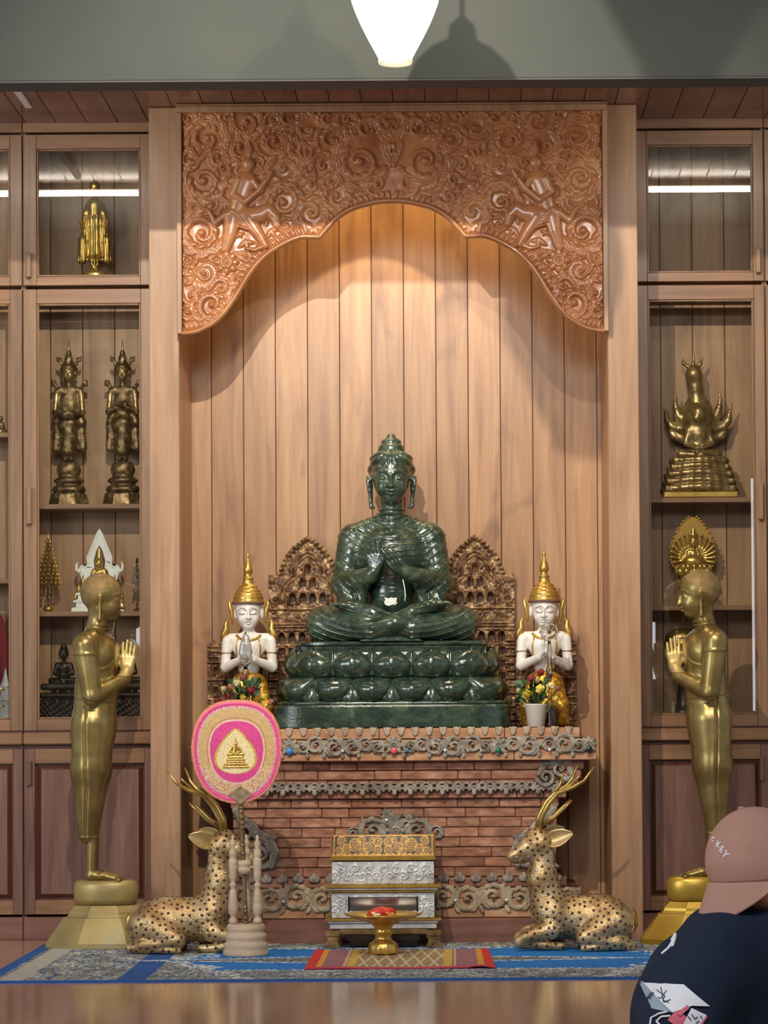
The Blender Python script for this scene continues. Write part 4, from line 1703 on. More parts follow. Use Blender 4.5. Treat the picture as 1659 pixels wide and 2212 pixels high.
def silver_panel(t, b, hw, y0, seed):
    r = Relief(-hw, hw, t, b, 0.8)
    r.H[:] = 0.001
    rg = random.Random(seed)
    vm = (t + b) / 2
    for u in np.arange(0, hw + 6, 15):
        for s_ in (-1, 1):
            k = int(u / 15)
            r.spiral(s_ * u, vm + (8 if k % 2 else -8), 10, 1.2 * s_ + k, s_ if k % 2 else -s_, 0.009, 1.2, 0.3, 0.001)
            r.leaf(s_ * (u + 6), vm + (-10 if k % 2 else 10), (-pi / 2 + 0.5 * s_) if k % 2 else (pi / 2 - 0.5 * s_), 16, 4.2, 0.006, 0.001, 0.4 * s_)
            r.leaf(s_ * (u + 3), vm, pi / 2 - s_ * 0.9, 14, 3.5, 0.006, 0.001, 0.3)
            r.leaf(s_ * (u + 3), vm, -pi / 2 + s_ * 0.9, 14, 3.5, 0.006, 0.001, 0.3)
    return r.build('silver_panel', SILVER, sx_, 0, 2043, 0.004, box_, (0, y0, 0))


silver_panel(1858, 1906, 110, 0.012, 1)
silver_panel(1925, 1979, 111, 0.012, 2)
m = MB()
m.box(-73 / sx_, 73 / sx_, -0.0, 0.008, xz(1963), xz(1934), 0.003)
m.build('mirror_strip', mat_plain('dim_mirror', (150, 150, 158), 0.12, 0.9), box_)
for s_ in (-1, 1):
    m = MB()
    m.box(*sorted((s_ * 73 / sx_, s_ * 75.5 / sx_)), -0.002, 0.006, xz(1965), xz(1932))
    m.build('strip_edge', BLACK_LACQ, box_)


def lid_xyz(s_, t_):
    hw = 110 / sx_
    z = xz(1845) + t_ * (42.5 / sx_)
    y = 0.012 + t_ * 0.10
    return np.stack([(s_ * 2 - 1) * hw, y, z], 1)


def lid_col(s_, t_):
    u = np.abs(s_ * 2 - 1)
    out = np.zeros((len(s_), 3))
    out[:] = (40, 28, 20)
    r = Relief(0, 1, 0, 1, 0.5)
    # scrolls drawn as painted gilding
    gold = np.zeros(len(s_), bool)
    U, V = u * 112, (1 - t_) * 42
    for cu, cv, R in ((12, 14, 10), (12, 30, 9), (34, 26, 10), (48, 12, 9), (62, 20, 13), (80, 28, 9), (92, 12, 9), (44, 34, 8), (96, 32, 8), (24, 10, 6)):
        d = np.hypot(U - cu, V - cv)
        a = np.arctan2(V - cv, U - cu)
        gold |= (d < R) & (np.sin(a * 1 + d * 1.5 + cu) > 0.25)
        gold |= (np.abs(d - R) < 0.7)
    gold |= (V > 38.5 + 1.5 * np.sin(U * 0.5))
    gold |= (u > 0.955) & (u < 0.975)
    gold |= (t_ > 0.94)
    n = vnoise(U * 0.6, V * 0.6, 5)
    out[gold] = (176, 136, 66)
    out *= (0.75 + 0.4 * n)[:, None]
    return out


color_grid('painted_lid', 240, 60, lid_xyz, lid_col, mat_vc('painted_gilt_lid', 0.3, 0.25, coat=0.3), box_)
m = MB()
lw = 113 / sx_
m.box(-lw, -lw + 0.008, 0.008, 0.228, xz(1845), xz(1803))
m.box(lw - 0.008, lw, 0.008, 0.228, xz(1845), xz(1803))
m.box(-lw, lw, 0.115, 0.228, xz(1845), xz(1803.5))
m.build('lid_frame', mat_plain('lid_edge_gilt', (150, 112, 58), 0.4, 0.4), box_)
# low stand with scrolled feet
m = MB()
for s_ in (-1, 1):
    xa = sorted((s_ * 125 / sx_, s_ * 92 / sx_))
    m.box(xa[0], xa[1], -0.025, 0.02, xz(2019), xz(2005), 0.006)
m.box(-95 / sx_, 95 / sx_, -0.008, 0.225, xz(2014), xz(2003), 0.003)
m.build('stand_rail', BRONZE_SM, box_)
for s_ in (-1, 1):
    for yy in (-0.02, 0.175):
        m = MB()
        c = s_ * 108 / sx_
        m.prism([(c - 0.035, 0.0), (c + 0.035, 0.0), (c + 0.028 + 0.012 * (s_ > 0), 0.02), (c + 0.022, 0.04), (c + 0.034, 0.052), (c - 0.034, 0.052), (c - 0.022, 0.04), (c - 0.028 - 0.012 * (s_ < 0), 0.02)], yy, yy + 0.05)
        m.build('foot', BRONZE_SM, box_)
m = MB()
m.prism([(-0.17, 0.034), (0.17, 0.034), (0.17, 0.06), (-0.17, 0.06)], 0.0, 0.02)
m.build('apron', BLACK_LACQ, box_)
m = MB()
m.box(-0.16, 0.16, 0.02, 0.2, 0.005, 0.034)
m.build('gap_shade', BLACK_LACQ, box_)  # black block fills the gap between the feet, standing in for its shade

# ================================================================== OFFERING BOWL
YO = 12.42
so = S(YO)
ox, _, _z = P(828, 2047, YO)
bowl = thing('offering_bowl', 'gilt footed offering bowl standing in front of the silver scripture box', 'bowl', (ox, YO, 0.0135))
prof = [(0.001, 0.0), (31, 0), (32, 3), (31, 14), (29, 21), (24, 25), (19, 28), (17, 36), (19, 42), (22, 44), (20, 48), (19, 56), (24, 62), (38, 68), (58, 74), (72, 79), (79, 82), (81, 85), (78, 86), (60, 80), (30, 76), (0.001, 75)]
sc_ = 1 / so
m = MB()
m.lathe([(r * sc_, z * sc_) for r, z in prof], 40, wob=lambda a, j: 1 + (0.035 * cos(12 * a) if 13 <= j <= 18 else (0.05 * cos(10 * a) if 1 <= j <= 4 else 0)))
m.build('gilt_bowl', GOLD, bowl)
cloth = SD()
rg = random.Random(3)
for k in range(9):
    a = rg.uniform(0, 6.28)
    cloth.ell((0.05 * cos(a) * rg.random(), 0.05 * sin(a) * rg.random() - 0.01, 0.0), (0.045, 0.04, 0.02), R=rotm(rg.uniform(-.6, .6), rg.uniform(-.6, .6), a), k=0.01)
o = cloth.build('cloth_bundle', 0.004, mat_noise('red_satin', [(0.3, (170, 30, 24)), (0.7, (226, 70, 48))], 9, 0.4, rand=False), None, (ox - 0.025, YO, 0.006 + 88 * sc_ + 0.004))
tag(o, 'crumpled red satin lying in the gilt offering bowl', 'cloth')
for dx, c in ((-0.03, (232, 214, 170)), (0.035, (214, 132, 60))):
    m = MB()
    for k in range(7):
        a = k * 0.9
        m.ball((0.012 * cos(a), 0.012 * sin(a), 0.004 * (k % 3)), (0.012, 0.012, 0.006), 8, 5, M=Matrix.Rotation(a, 4, 'Z'))
    o = m.build('offering_flower', mat_plain('offering_petals', c, 0.5), None, (ox + dx, YO - 0.085, 0.006 + 89 * sc_))
    tag(o, 'small cream flower on the left of the gilt bowl rim' if dx < 0 else 'small orange flower on the right of the gilt bowl rim', 'flower')

# ================================================================== CARPET AND RUG
g0 = PF(830, 2118.5)
g1 = PF(830, 2037.5)
CY0_, CY1_ = g0[1], g1[1]
cxl = PF(104, 2039)[0]
cxr = 1.72
CW, CH = cxr - cxl, CY1_ - CY0_


def carpet_col(s_, t_):
    X = s_ * CW
    Y = t_ * CH
    out = np.zeros((len(s_), 3))
    dx = np.minimum(X, CW - X)
    dy = np.minimum(Y, CH - Y)
    blue = np.array((20, 118, 200.))
    n1 = vnoise(X * 46, Y * 20, 1)
    n2 = vnoise(X * 90, Y * 42, 2)
    n3 = vnoise(X * 18, Y * 12, 7)
    pal = np.array([(30, 46, 66), (178, 172, 148), (96, 118, 130), (204, 200, 180), (40, 96, 150), (124, 114, 96)], float)
    idx = np.clip(((n1 * 0.55 + n2 * 0.6) * 6).astype(int), 0, 5)
    pat = pal[idx] * (0.8 + 0.35 * n3)[:, None]
    out[:] = blue
    # long borders
    m = ((Y < 0.44 + 0.03 * (n3 - 0.5)) | (CH - Y < 0.34 + 0.10 * (n3 - 0.5))) & (dy > 0.045)
    out[m] = pat[m]
    fz_ = (Y > 0.40) & (Y < 0.47) & (n2 > 0.6) | (CH - Y > 0.30) & (CH - Y < 0.38) & (n2 > 0.62)
    out[fz_] = (206, 218, 220)
    # end patterns step inwards
    ed = 0.72 + 0.40 * np.abs(t_ - 0.5) * 2 + 0.12 * (n3 - 0.5)
    m = (dx < ed) & (dx > 0.045)
    out[m] = pat[m]
    m = (np.abs(dx - ed) < 0.05) & (n2 > 0.5)
    out[m] = (206, 218, 220)
    # short-side bands
    m = (dx > 0.07) & (dx < 0.17)
    out[m] = (186, 184, 170)
    m = (dx > 0.56) & (dx < 0.68)
    out[m] = np.where((np.sin(Y[m] * 90) > 0.3)[:, None], (44, 104, 178), (26, 72, 146))
    m = dx < 0.05
    out[m] = (24, 92, 164)
    m = dy < 0.045
    out[m] = (26, 98, 172)
    # centre lozenge
    lo = np.abs(X - 1.65) / 1.15 + np.abs(Y - 0.92) / 0.22
    m = lo < 1
    out[m] = pat[m] * 0.85
    m = (lo > 0.86) & (lo < 1.04)
    out[m] = np.where((n2[m] > 0.4)[:, None], (206, 216, 220), blue)
    return out * (0.94 + 0.1 * n2)[:, None]


def carpet_xyz(s_, t_):
    return np.stack([cxl + s_ * CW, CY0_ + t_ * CH, np.full(len(s_), 0.006)], 1)


CARPET_M = mat_vc('woven_carpet', 0.9, bump=0.4, bs=400)
cp = color_grid('carpet', 700, 260, carpet_xyz, carpet_col, CARPET_M)
tag(cp, 'blue woven carpet with cream borders spread before the altar', 'carpet')
e = MB()
e.box(cxl, cxr, CY0_ - 0.006, CY0_ + 0.004, 0.0, 0.0064)
e.box(cxl - 0.006, cxl + 0.004, CY0_, CY1_, 0.0, 0.0064)
e.build('binding', mat_plain('blue_binding', (24, 84, 156), 0.9), cp)

r0 = PF(860, 2091, 0.012)
r1 = PF(860, 2049, 0.012)
ru0, ru1 = PF(670, 2070, 0.01)[0], PF(1058, 2070, 0.01)[0]
RW, RH = ru1 - ru0, r1[1] - r0[1]


def rug_col(s_, t_):
    out = np.zeros((len(s_), 3))
    out[:] = (150, 104, 112)
    m = (s_ < 0.055) | (s_ > 0.955)
    out[m] = (206, 48, 38)
    m = ((s_ > 0.055) & (s_ < 0.088)) | ((s_ > 0.925) & (s_ < 0.955))
    out[m] = (214, 150, 56)
    m = ((s_ > 0.20) & (s_ < 0.215)) | ((s_ > 0.80) & (s_ < 0.812))
    out[m] = (198, 170, 140)
    m = (s_ > 0.22) & (s_ < 0.79) & (t_ > 0.09)
    u, v = s_ * 26, t_ * 3.2
    lat = np.minimum(np.abs(((u + v * 1.0) % 2) - 1), np.abs(((u - v * 1.0) % 2) - 1))
    c = np.where((lat < 0.16)[:, None], (212, 196, 156), (160, 136, 100))
    out[m] = c[m]
    m = ((s_ > 0.22) & (s_ < 0.265) | (s_ > 0.745) & (s_ < 0.79)) & (t_ > 0.09)
    out[m] = (206, 168, 74)
    m = (t_ < 0.09) & (s_ > 0.05) & (s_ < 0.955)
    out[m] = (196, 62, 84)
    return out * (0.88 + 0.2 * vnoise(s_ * 160, t_ * 60, 4))[:, None]


def rug_xyz(s_, t_):
    sk = np.where(s_ > 0.9, (s_ - 0.9) * 0.5 * (1 - t_), 0)
    z = 0.0095 + 0.002 * np.sin(s_ * 9) * (1 - t_) + np.where(s_ > 0.86, 0.006 * np.sin((s_ - 0.86) * 22) ** 2, 0) * (1 - t_)
    return np.stack([ru0 + s_ * RW + sk * 0.4, r0[1] + t_ * RH, z], 1)


rg_ = color_grid('rug', 420, 90, rug_xyz, rug_col, CARPET_M)
tag(rg_, 'small woven rug with red ends lying on the blue carpet', 'rug')
e = MB()
e.box(ru0, ru1, r0[1] - 0.001, r0[1] + 0.004, 0.0066, 0.0092)
e.build('hem', mat_plain('rug_hem', (120, 40, 90), 0.9), rg_)

# ================================================================== CEREMONIAL FAN AND ITS STAND
YFN = 12.43
sf = S(YFN)
fx, _, fz0 = P(531, 2057, YFN)


def fz(py):
    return (2057 - py) / sf + 0.0065


stand = thing('turned_fan_stand', 'pale turned wooden stand with three spindles on the blue carpet', 'stand', (fx, YFN, 0.0065))
m = MB()
prof = [(48, 0), (49, 4), (49, 10), (46, 13), (47, 18), (48, 24), (46, 28), (42, 30), (44, 36), (45, 42), (43, 48), (38, 50), (41, 55), (42, 60), (40, 65), (38, 68)]
m.lathe([(r / sf, z / sf) for r, z in prof], 40)
m.build('round_base', STAND_WOOD, stand)
spin = [(5, 0), (9, 3), (10, 8), (8, 13), (5, 16), (6, 19), (10, 26), (11, 36), (10, 50), (9, 64), (7, 78), (5, 84), (8, 88), (8, 92), (4.5, 96), (6, 100), (8.5, 108), (8.5, 124), (9.5, 140), (9, 150), (6, 153), (9, 157), (8, 170), (4, 176), (7, 182), (7, 188), (3, 196), (4, 200), (1, 206)]
for ang in (200, 340, 90):
    xx, yy = 28 / sf * cos(radians(ang)), 28 / sf * sin(radians(ang))
    m = MB()
    m.lathe([(r / sf, (68 + z * 0.93) / sf) for r, z in spin], 16, (xx, yy, 0))
    m.build('spindle', STAND_WOOD, stand)
m = MB()
m.lathe([(5, 0), (13, 2), (16, 8), (16, 14), (12, 17), (15, 20), (16, 26), (13, 30), (5, 31)], 24, (0, 0, 0))
m = MB()
m.lathe([(r / sf, (z + 174) / sf) for r, z in [(5, 0), (12, 1), (16, 8), (15, 14), (12, 16), (15, 19), (16, 26), (13, 30), (5, 31)]], 24, (-0.006, 0, 0))
for ang in (200, 340, 90):
    m.tube([(0, 0, 190 / sf), (28 / sf * cos(radians(ang)), 28 / sf * sin(radians(ang)), 190 / sf)], 0.006, 8)
m.build('collar', STAND_WOOD, stand)
fan = thing('ceremonial_fan', 'pink and gold embroidered oval fan on a tall beaded pole', 'fan', (fx, YFN, 0.0065 + 68.5 / sf))
px_t = (521 - 531) / sf
beads = [(0.0, 4)]
pole = MB()
H0, H1 = 0.0, (1985 - 1700) / sf
prof = []
k = 0
z = 0
while z < H1:
    q = z * sf
    rr = 4.6
    for c_, w_, r_ in ((12, 6, 8.5), (34, 3, 6.5), (26, 2, 6), (150, 3, 6), (168, 3, 6), (205, 4, 7), (216, 4, 7), (228, 5, 7.5), (240, 4, 7), (250, 5, 7.5), (262, 4, 6)):
        if abs(q - c_) < w_:
            rr = max(rr, r_ * sqrt(max(0, 1 - ((q - c_) / w_) ** 2)) if r_ > 5 else rr)
    prof.append((rr / sf, z))
    z += 1.0 / sf
pole.lathe(prof, 14)
sh = Matrix(((1, 0, px_t / H1, 0), (0, 1, 0, 0), (0, 0, 1, 0), (0, 0, 0, 1)))
pole.v = [tuple(sh @ Vector(v)) for v in pole.v]
pole.build('pole', POLE_M, fan)
# fan blade
fcx, fcz = (514 - 531) / sf, fz(1619) - 0.0065 - 68.5 / sf


def fan_r(a):
    c, s_ = cos(a), sin(a)
    rx, rz = 95.5, 110
    n = 2.5
    r = (abs(c / rx) ** n + abs(s_ / rz) ** n) ** (-1 / n)
    if s_ < 0:
        r *= 1 - 0.06 * abs(c) * -s_ * 2
    return r


NA, NR = 200, 90
FR = np.array([fan_r(2 * pi * i / NA) for i in range(NA)])


def fan_xyz(s_, t_):
    i = (s_ * NA).astype(int) % NA
    a = s_ * 2 * pi
    r = FR[i] * t_ / sf
    dome = -0.012 * np.sqrt(np.clip(1 - t_ ** 2, 0, 1)) - np.where((t_ > 0.93), 0.004, 0)
    return np.stack([r * np.cos(a), dome, r * np.sin(a)], 1)


def fan_col(s_, t_):
    i = (s_ * NA).astype(int) % NA
    a = s_ * 2 * pi
    X, Z = FR[i] * t_ * np.cos(a), FR[i] * t_ * np.sin(a)
    out = np.zeros((len(s_), 3))
    out[:] = (216, 62, 138)
    n = vnoise(X * 0.5, Z * 0.5, 6)
    n2 = vnoise(X * 1.2, Z * 1.2, 8)
    m = (t_ > 0.62)
    out[m] = (204, 168, 112)
    m = (t_ > 0.62) & (np.abs(t_ - 0.655) < 0.012)
    out[m] = (182, 130, 84)
    m = (t_ > 0.62) & (Z < -30)
    out[m] = np.where((n2[m] > 0.45)[:, None], (222, 196, 142), (196, 130, 120))
    m = np.abs(t_ - 0.62) < 0.018
    out[m] = (226, 186, 170)
    m = (t_ > 0.885) & (t_ < 0.975)
    out[m] = (226, 78, 140)
    m = (t_ > 0.855) & (t_ < 0.89)
    out[m] = np.where((np.sin(a[m] * 110) > 0)[:, None], (214, 196, 190), (190, 130, 140))
    m = t_ > 0.975
    out[m] = (222, 142, 112)
    # bodhi leaf in the middle
    zz = (Z + 47) / 98
    half = np.where((zz > 0) & (zz < 1), 44 * np.sin(pi * np.clip(zz, 0, 1) ** 0.62) ** 0.8, 0)
    X2 = X + 2
    m = (t_ < 0.6) & (np.abs(X2) < half)
    out[m] = (232, 214, 160)
    m = (t_ < 0.6) & (np.abs(np.abs(X2) - half) < 2.6) & (half > 1)
    out[m] = np.where((n2[m] > 0.4)[:, None], (196, 144, 44), (224, 190, 92))
    return out * (0.88 + 0.2 * n)[:, None]


s_, t_ = np.meshgrid(np.arange(NA) / NA, np.linspace(0.004, 1, NR))
s_, t_ = s_.ravel(), t_.ravel()
V = fan_xyz(s_, t_)
c = np.clip(fan_col(s_, t_), 0, 255) / 255
c = np.where(c <= 0.04045, c / 12.92, ((c + 0.055) / 1.055) ** 2.4)
jj, ii = np.meshgrid(np.arange(NR - 1), np.arange(NA), indexing='ij')
k0 = (jj * NA + ii).ravel()
k1 = (jj * NA + (ii + 1) % NA).ravel()
Q = np.stack([k0, k0 + NA, k1 + NA, k1], 1)
n0 = len(V)
V2 = V.copy()
V2[:, 1] = 0.012
Qb = Q[:, ::-1] + n0
rim = np.arange(NA) + (NR - 1) * NA
rim2 = (np.arange(NA) + 1) % NA + (NR - 1) * NA
Qs = np.stack([rim, rim + n0, rim2 + n0, rim2], 1)
bl = mesh_np('embroidered_blade', np.concatenate([V, V2]), np.concatenate([Q[:, ::-1], Qb[:, ::-1], Qs[:, ::-1]]), mat_vc('fan_satin', 0.5, 0.0, 0.25, bs=500), fan, (fcx, -0.02, fcz), colors=np.concatenate([c, c]))
m = MB()
m.tube([(FR[i] / sf * cos(2 * pi * i / NA), 0, FR[i] / sf * sin(2 * pi * i / NA)) for i in list(range(0, NA, 4)) + [0]], 0.006, 8)
m.build('braided_rim', mat_noise('pink_braid', [(0.3, (190, 100, 96)), (0.7, (228, 150, 118))], 90, 0.6, rand=False), bl)
# raised gold seated figure of the embroidery
r = Relief(-40, 40, -50, 50, 0.9)
r.stroke([(0, -34), (0, -24)], [1.5, 3], [0.004, 0.006])
r.dot(0, -20, 5, 0.007)
r.stroke([(0, -16), (0, -4)], [5, 8], 0.007)
r.stroke([(-7, -13), (-12, -4), (-4, -1)], 2.6, 0.006, 0.002)
r.stroke([(7, -13), (12, -4), (4, -1)], 2.6, 0.006, 0.002)
r.stroke([(-15, 2), (15, 2)], 4.2, 0.007)
for k, (hw, v) in enumerate(((15, 8), (19, 13), (18, 18), (24, 23), (27, 29))):
    r.stroke([(-hw, v), (hw, v)], 2.1, 0.006, 0.001)
for u in (-14, -5, 5, 14):
    r.leaf(u, 27, -pi / 2, 9, 3.4, 0.006, 0.001, 0)
r.build('gold_embroidered_figure', GOLD, sf, 0, 0, 0.001, bl, (-2 / sf, -0.0125, -3 / sf), minh=0.001)
m = MB()
m.prism([(-26 / sf, -92 / sf), (0, -112 / sf), (26 / sf, -92 / sf), (16 / sf, -84 / sf), (0, -74 / sf), (-16 / sf, -84 / sf)], -0.012, 0.006)
m.build('metal_clasp', mat_noise('clasp_metal', [(0.3, (120, 96, 70)), (0.7, (190, 168, 132))], 30, 0.4, 0.6, rand=False), bl, (8 / sf, 0, 0))


# ================================================================== GREEN STONE STATUE
ZA = az(1573)                                 # top of the altar
YBU = 13.39
sb = S(YBU)
bux = P(848, 1500, YBU)[0]
bud = thing('seated_stone_statue', 'large dark green stone seated figure on a lotus base, both hands raised at the chest', 'statue', (bux, YBU, ZA + 0.001))


def bz(py):
    return (1573 - py) / sb


def se(a, hw, hd, n=3.0):
    c, s_ = cos(a), sin(a)
    return (hw * math.copysign(abs(c) ** (2 / n), c), hd * math.copysign(abs(s_) ** (2 / n), s_))


def loft(prof, n=72, ex=3.0, hdk=0.0):
    """prof: (hw, hd, z)"""
    v, f = [], []
    for hw, hd, z in prof:
        for i in range(n):
            x_, y_ = se(2 * pi * i / n, hw, hd, ex)
            v.append((x_, y_, z))
    m_ = len(prof)
    for j in range(m_ - 1):
        for i in range(n):
            k = (i + 1) % n
            f.append((j * n + i, j * n + k, (j + 1) * n + k, (j + 1) * n + i))
    f.append(tuple(range(n))[::-1])
    f.append(tuple((m_ - 1) * n + i for i in range(n)))
    return v, f


def q_(hw, py, dk=0.0):
    return (hw / sb, 0.235 - (255 - hw) / sb * 0.55, bz(py))


m = MB()
v, f = loft([q_(253, 1573), q_(255, 1570), q_(255, 1528), q_(252, 1524)], 96, 5)
m.add(v, f, False)
m.build('base_slab', JADE, bud)
m = MB()
v, f = loft([q_(251, 1523.5), q_(252, 1520), q_(248, 1516), q_(222, 1512), q_(228, 1490), q_(212, 1466), q_(196, 1460), q_(206, 1440), q_(206, 1415), q_(200, 1404)], 96, 3.2)
m.add(v, f, True)
m.build('lotus_core', JADE, bud)


def petal_mesh(w, h, d, up):
    nx, nz = 14, 14
    V, F = [], []
    for j in range(nz + 1):
        t = j / nz
        if up:
            ww = w * max(0.0, 1 - max(0, (t - 0.42) / 0.58) ** 2.2) ** 0.6 * (0.78 + 0.22 * sin(pi * min(t * 1.2, 1)))
        else:
            ww = w * max(0.0, 1 - (1 - t) ** 3.0) ** 0.5
        bulge = d * sin(pi * min(1, 0.12 + 0.86 * t)) ** 0.75
        for i in range(nx + 1):
            s_ = -1 + 2 * i / nx
            tip = 0.0
            z = t * h
            if up:
                z += h * 0.10 * max(0, 1 - abs(s_) * 4) * t ** 3
            V.append((s_ * ww, -bulge * max(0.0, 1 - abs(s_) ** 2.6) ** 0.7 - 0.006 * max(0, 1 - abs(s_) * 5), z))
    for j in range(nz):
        for i in range(nx):
            a = j * (nx + 1) + i
            F.append((a, a + 1, a + nx + 2, a + nx + 1))
    n = len(V)
    V2 = [(x_, 0.012, z_) for x_, y_, z_ in V]
    V += V2
    F2 = [tuple(i + n for i in q[::-1]) for q in F]
    rim = [i for i in range(nx + 1)] + [j * (nx + 1) + nx for j in range(1, nz + 1)] + [nz * (nx + 1) + i for i in range(nx - 1, -1, -1)] + [j * (nx + 1) for j in range(nz - 1, 0, -1)]
    F3 = [(rim[k], rim[(k + 1) % len(rim)], rim[(k + 1) % len(rim)] + n, rim[k] + n)[::-1] for k in range(len(rim))]
    m_ = MB()
    m_.add(V, F + F2 + F3, True)
    return m_


def ring_petals(par, name, mk, hw, hd, z, xs, mat, ex=3.2, tilt=0.0):
    """xs: positions along the rim as angles; mk mesh shared"""
    first = None
    for a in xs:
        x_, y_ = se(a, hw, hd, ex)
        x2, y2 = se(a + 0.01, hw, hd, ex)
        x1, y1 = se(a - 0.01, hw, hd, ex)
        if y_ > 0.75 * hd:
            continue
        nrm = math.atan2(-(x2 - x1), (y2 - y1))      # outward normal angle
        if first is None:
            o = mk.build(name, mat, par, (x_, y_, z))
            first = o.data
        else:
            o = put(bpy.data.objects.new(name, first), par, (x_, y_, z))
        o.rotation_euler = (tilt, 0, nrm + pi / 2)


def angles_for(hw, hd, ex, count, off=0.0):
    n = 2000
    pts = [se(-pi / 2 + 2 * pi * i / n, hw, hd, ex) for i in range(n + 1)]
    L = [0]
    for i in range(n):
        L.append(L[-1] + math.hypot(pts[i + 1][0] - pts[i][0], pts[i + 1][1] - pts[i][1]))
    out = []
    for k in range(count):
        d_ = (k + off) / count * L[-1]
        i = int(np.searchsorted(L, d_))
        out.append(-pi / 2 + 2 * pi * i / n)
    return out


hw_u, hd_u = 203 / sb, 0.19
hw_l, hd_l = 222 / sb, 0.205
ring_petals(bud, 'lotus_petal', petal_mesh(46 / sb, 59 / sb, 0.058, True), hw_u, hd_u, bz(1464), angles_for(hw_u, hd_u, 3.2, 12), JADE, tilt=0.10)
ring_petals(bud, 'lotus_petal', petal_mesh(45 / sb, 54 / sb, 0.072, False), hw_l, hd_l, bz(1518), angles_for(hw_l, hd_l, 3.2, 13, 0.5), JADE, tilt=-0.12)
ring_petals(bud, 'small_petal', petal_mesh(30 / sb, 40 / sb, 0.016, False), hw_l + 0.022, hd_l + 0.022, bz(1519), angles_for(hw_l, hd_l, 3.2, 13, 0.0), JADE, tilt=-0.25)
ring_petals(bud, 'small_petal', petal_mesh(22 / sb, 54 / sb, 0.02, True), hw_u, hd_u, bz(1462), angles_for(hw_u, hd_u, 3.2, 12, 0.5), JADE, tilt=0.02)
# stamen band: a fluted drum with a thin plate on top
n_ = 240
v, f = [], []
for hw, z in ((198, 1416), (204, 1398)):
    for i in range(n_):
        a = 2 * pi * i / n_
        k_ = 1 - 0.010 * (i % 2)
        x_, y_ = se(a, hw / sb * k_, (0.235 - (255 - hw) / sb * 0.55) * k_, 3.4)
        v.append((x_, y_, bz(z)))
for i in range(n_):
    k = (i + 1) % n_
    f.append((i, k, n_ + k, n_ + i))
f.append(tuple(range(n_))[::-1])
f.append(tuple(n_ + i for i in range(n_)))
m = MB()
m.add(v, f, False)
m.build('stamen_band', JADE, bud)
m = MB()
v, f = loft([q_(203, 1397), q_(206, 1395), q_(206, 1390), q_(203, 1388)], 96, 3.4)
m.add(v, f, False)
m.build('seat_plate', JADE, bud)

B = SD()
B.frame((0, 0.0, bz(1388)))
# legs
for s_ in (-1, 1):
    B.cap((0.10 * s_, 0.06, 0.10), (0.335 * s_, -0.02, 0.088), 0.10, 0.086, k=0.03)
    B.cap((0.33 * s_, -0.03, 0.085), (0.12 * s_, -0.15, 0.075), 0.083, 0.066, k=0.03)
    B.cap((0.12 * s_, -0.15, 0.075), (0.0, -0.175, 0.065), 0.066, 0.05, k=0.03)
B.ell((0, 0.04, 0.07), (0.26, 0.15, 0.075), k=0.03)
# crossing shins and feet
B.chain([(0.10, -0.185, 0.055), (0.0, -0.20, 0.085), (-0.10, -0.17, 0.145), (-0.2, -0.14, 0.172)], [0.05, 0.042, 0.03, 0.026], k=0.02)
B.chain([(-0.10, -0.19, 0.055), (0.02, -0.215, 0.085), (0.11, -0.19, 0.145), (0.2, -0.165, 0.178)], [0.05, 0.045, 0.032, 0.027], k=0.012)
B.ell((0.225, -0.155, 0.183), (0.05, 0.032, 0.017), k=0.01)
B.ell((-0.225, -0.13, 0.178), (0.05, 0.032, 0.016), k=0.01)
for k_ in range(5):
    B.cap((0.26, -0.178 + 0.012 * k_, 0.186), (0.283 - 0.003 * k_, -0.18 + 0.0125 * k_, 0.183), 0.0075, k=0.002)
    B.cap((-0.26, -0.155 + 0.012 * k_, 0.181), (-0.283 + 0.003 * k_, -0.157 + 0.0125 * k_, 0.178), 0.0075, k=0.002)
# torso
B.ell((0, 0.02, 0.25), (0.125, 0.105, 0.17), k=0.03)
B.ell((0, 0.0, 0.43), (0.18, 0.115, 0.15), k=0.05)
for s_ in (-1, 1):
    B.cap((0.03 * s_, 0.02, 0.60), (0.178 * s_, 0.02, 0.525), 0.04, 0.062, k=0.04)
    B.cap((0.197 * s_, 0.02, 0.505), (0.232 * s_, -0.01, 0.30), 0.068, 0.060, k=0.03)
    B.cap((0.236 * s_, -0.015, 0.285), (0.10 * s_, -0.17, 0.32), 0.062, 0.040, k=0.02)
    # hanging sleeves
    B.chain([(0.225 * s_, -0.03, 0.27), (0.215 * s_, -0.06, 0.21), (0.20 * s_, -0.10, 0.165)], [0.062, 0.045, 0.026], k=0.025)
    B.chain([(0.13 * s_, -0.12, 0.29), (0.145 * s_, -0.10, 0.23), (0.15 * s_, -0.11, 0.175)], [0.034, 0.022, 0.022], k=0.02)
    B.chain([(0.15 * s_, -0.12, 0.172), (0.25 * s_, -0.10, 0.176)], 0.016, k=0.015)
B.ell((0, 0.05, 0.33), (0.2, 0.05, 0.22), k=0.02)
# neck with rings
B.cap((0, 0.015, 0.60), (0, 0.01, 0.70), 0.062, 0.055, k=0.02)
for z_ in (0.628, 0.648):
    B.ell((0, 0.012, z_), (0.068, 0.068, 0.0085), k=0.006)
head(B, (0, -0.005, 0.797), 0.098, nose=0.9, ears=False)
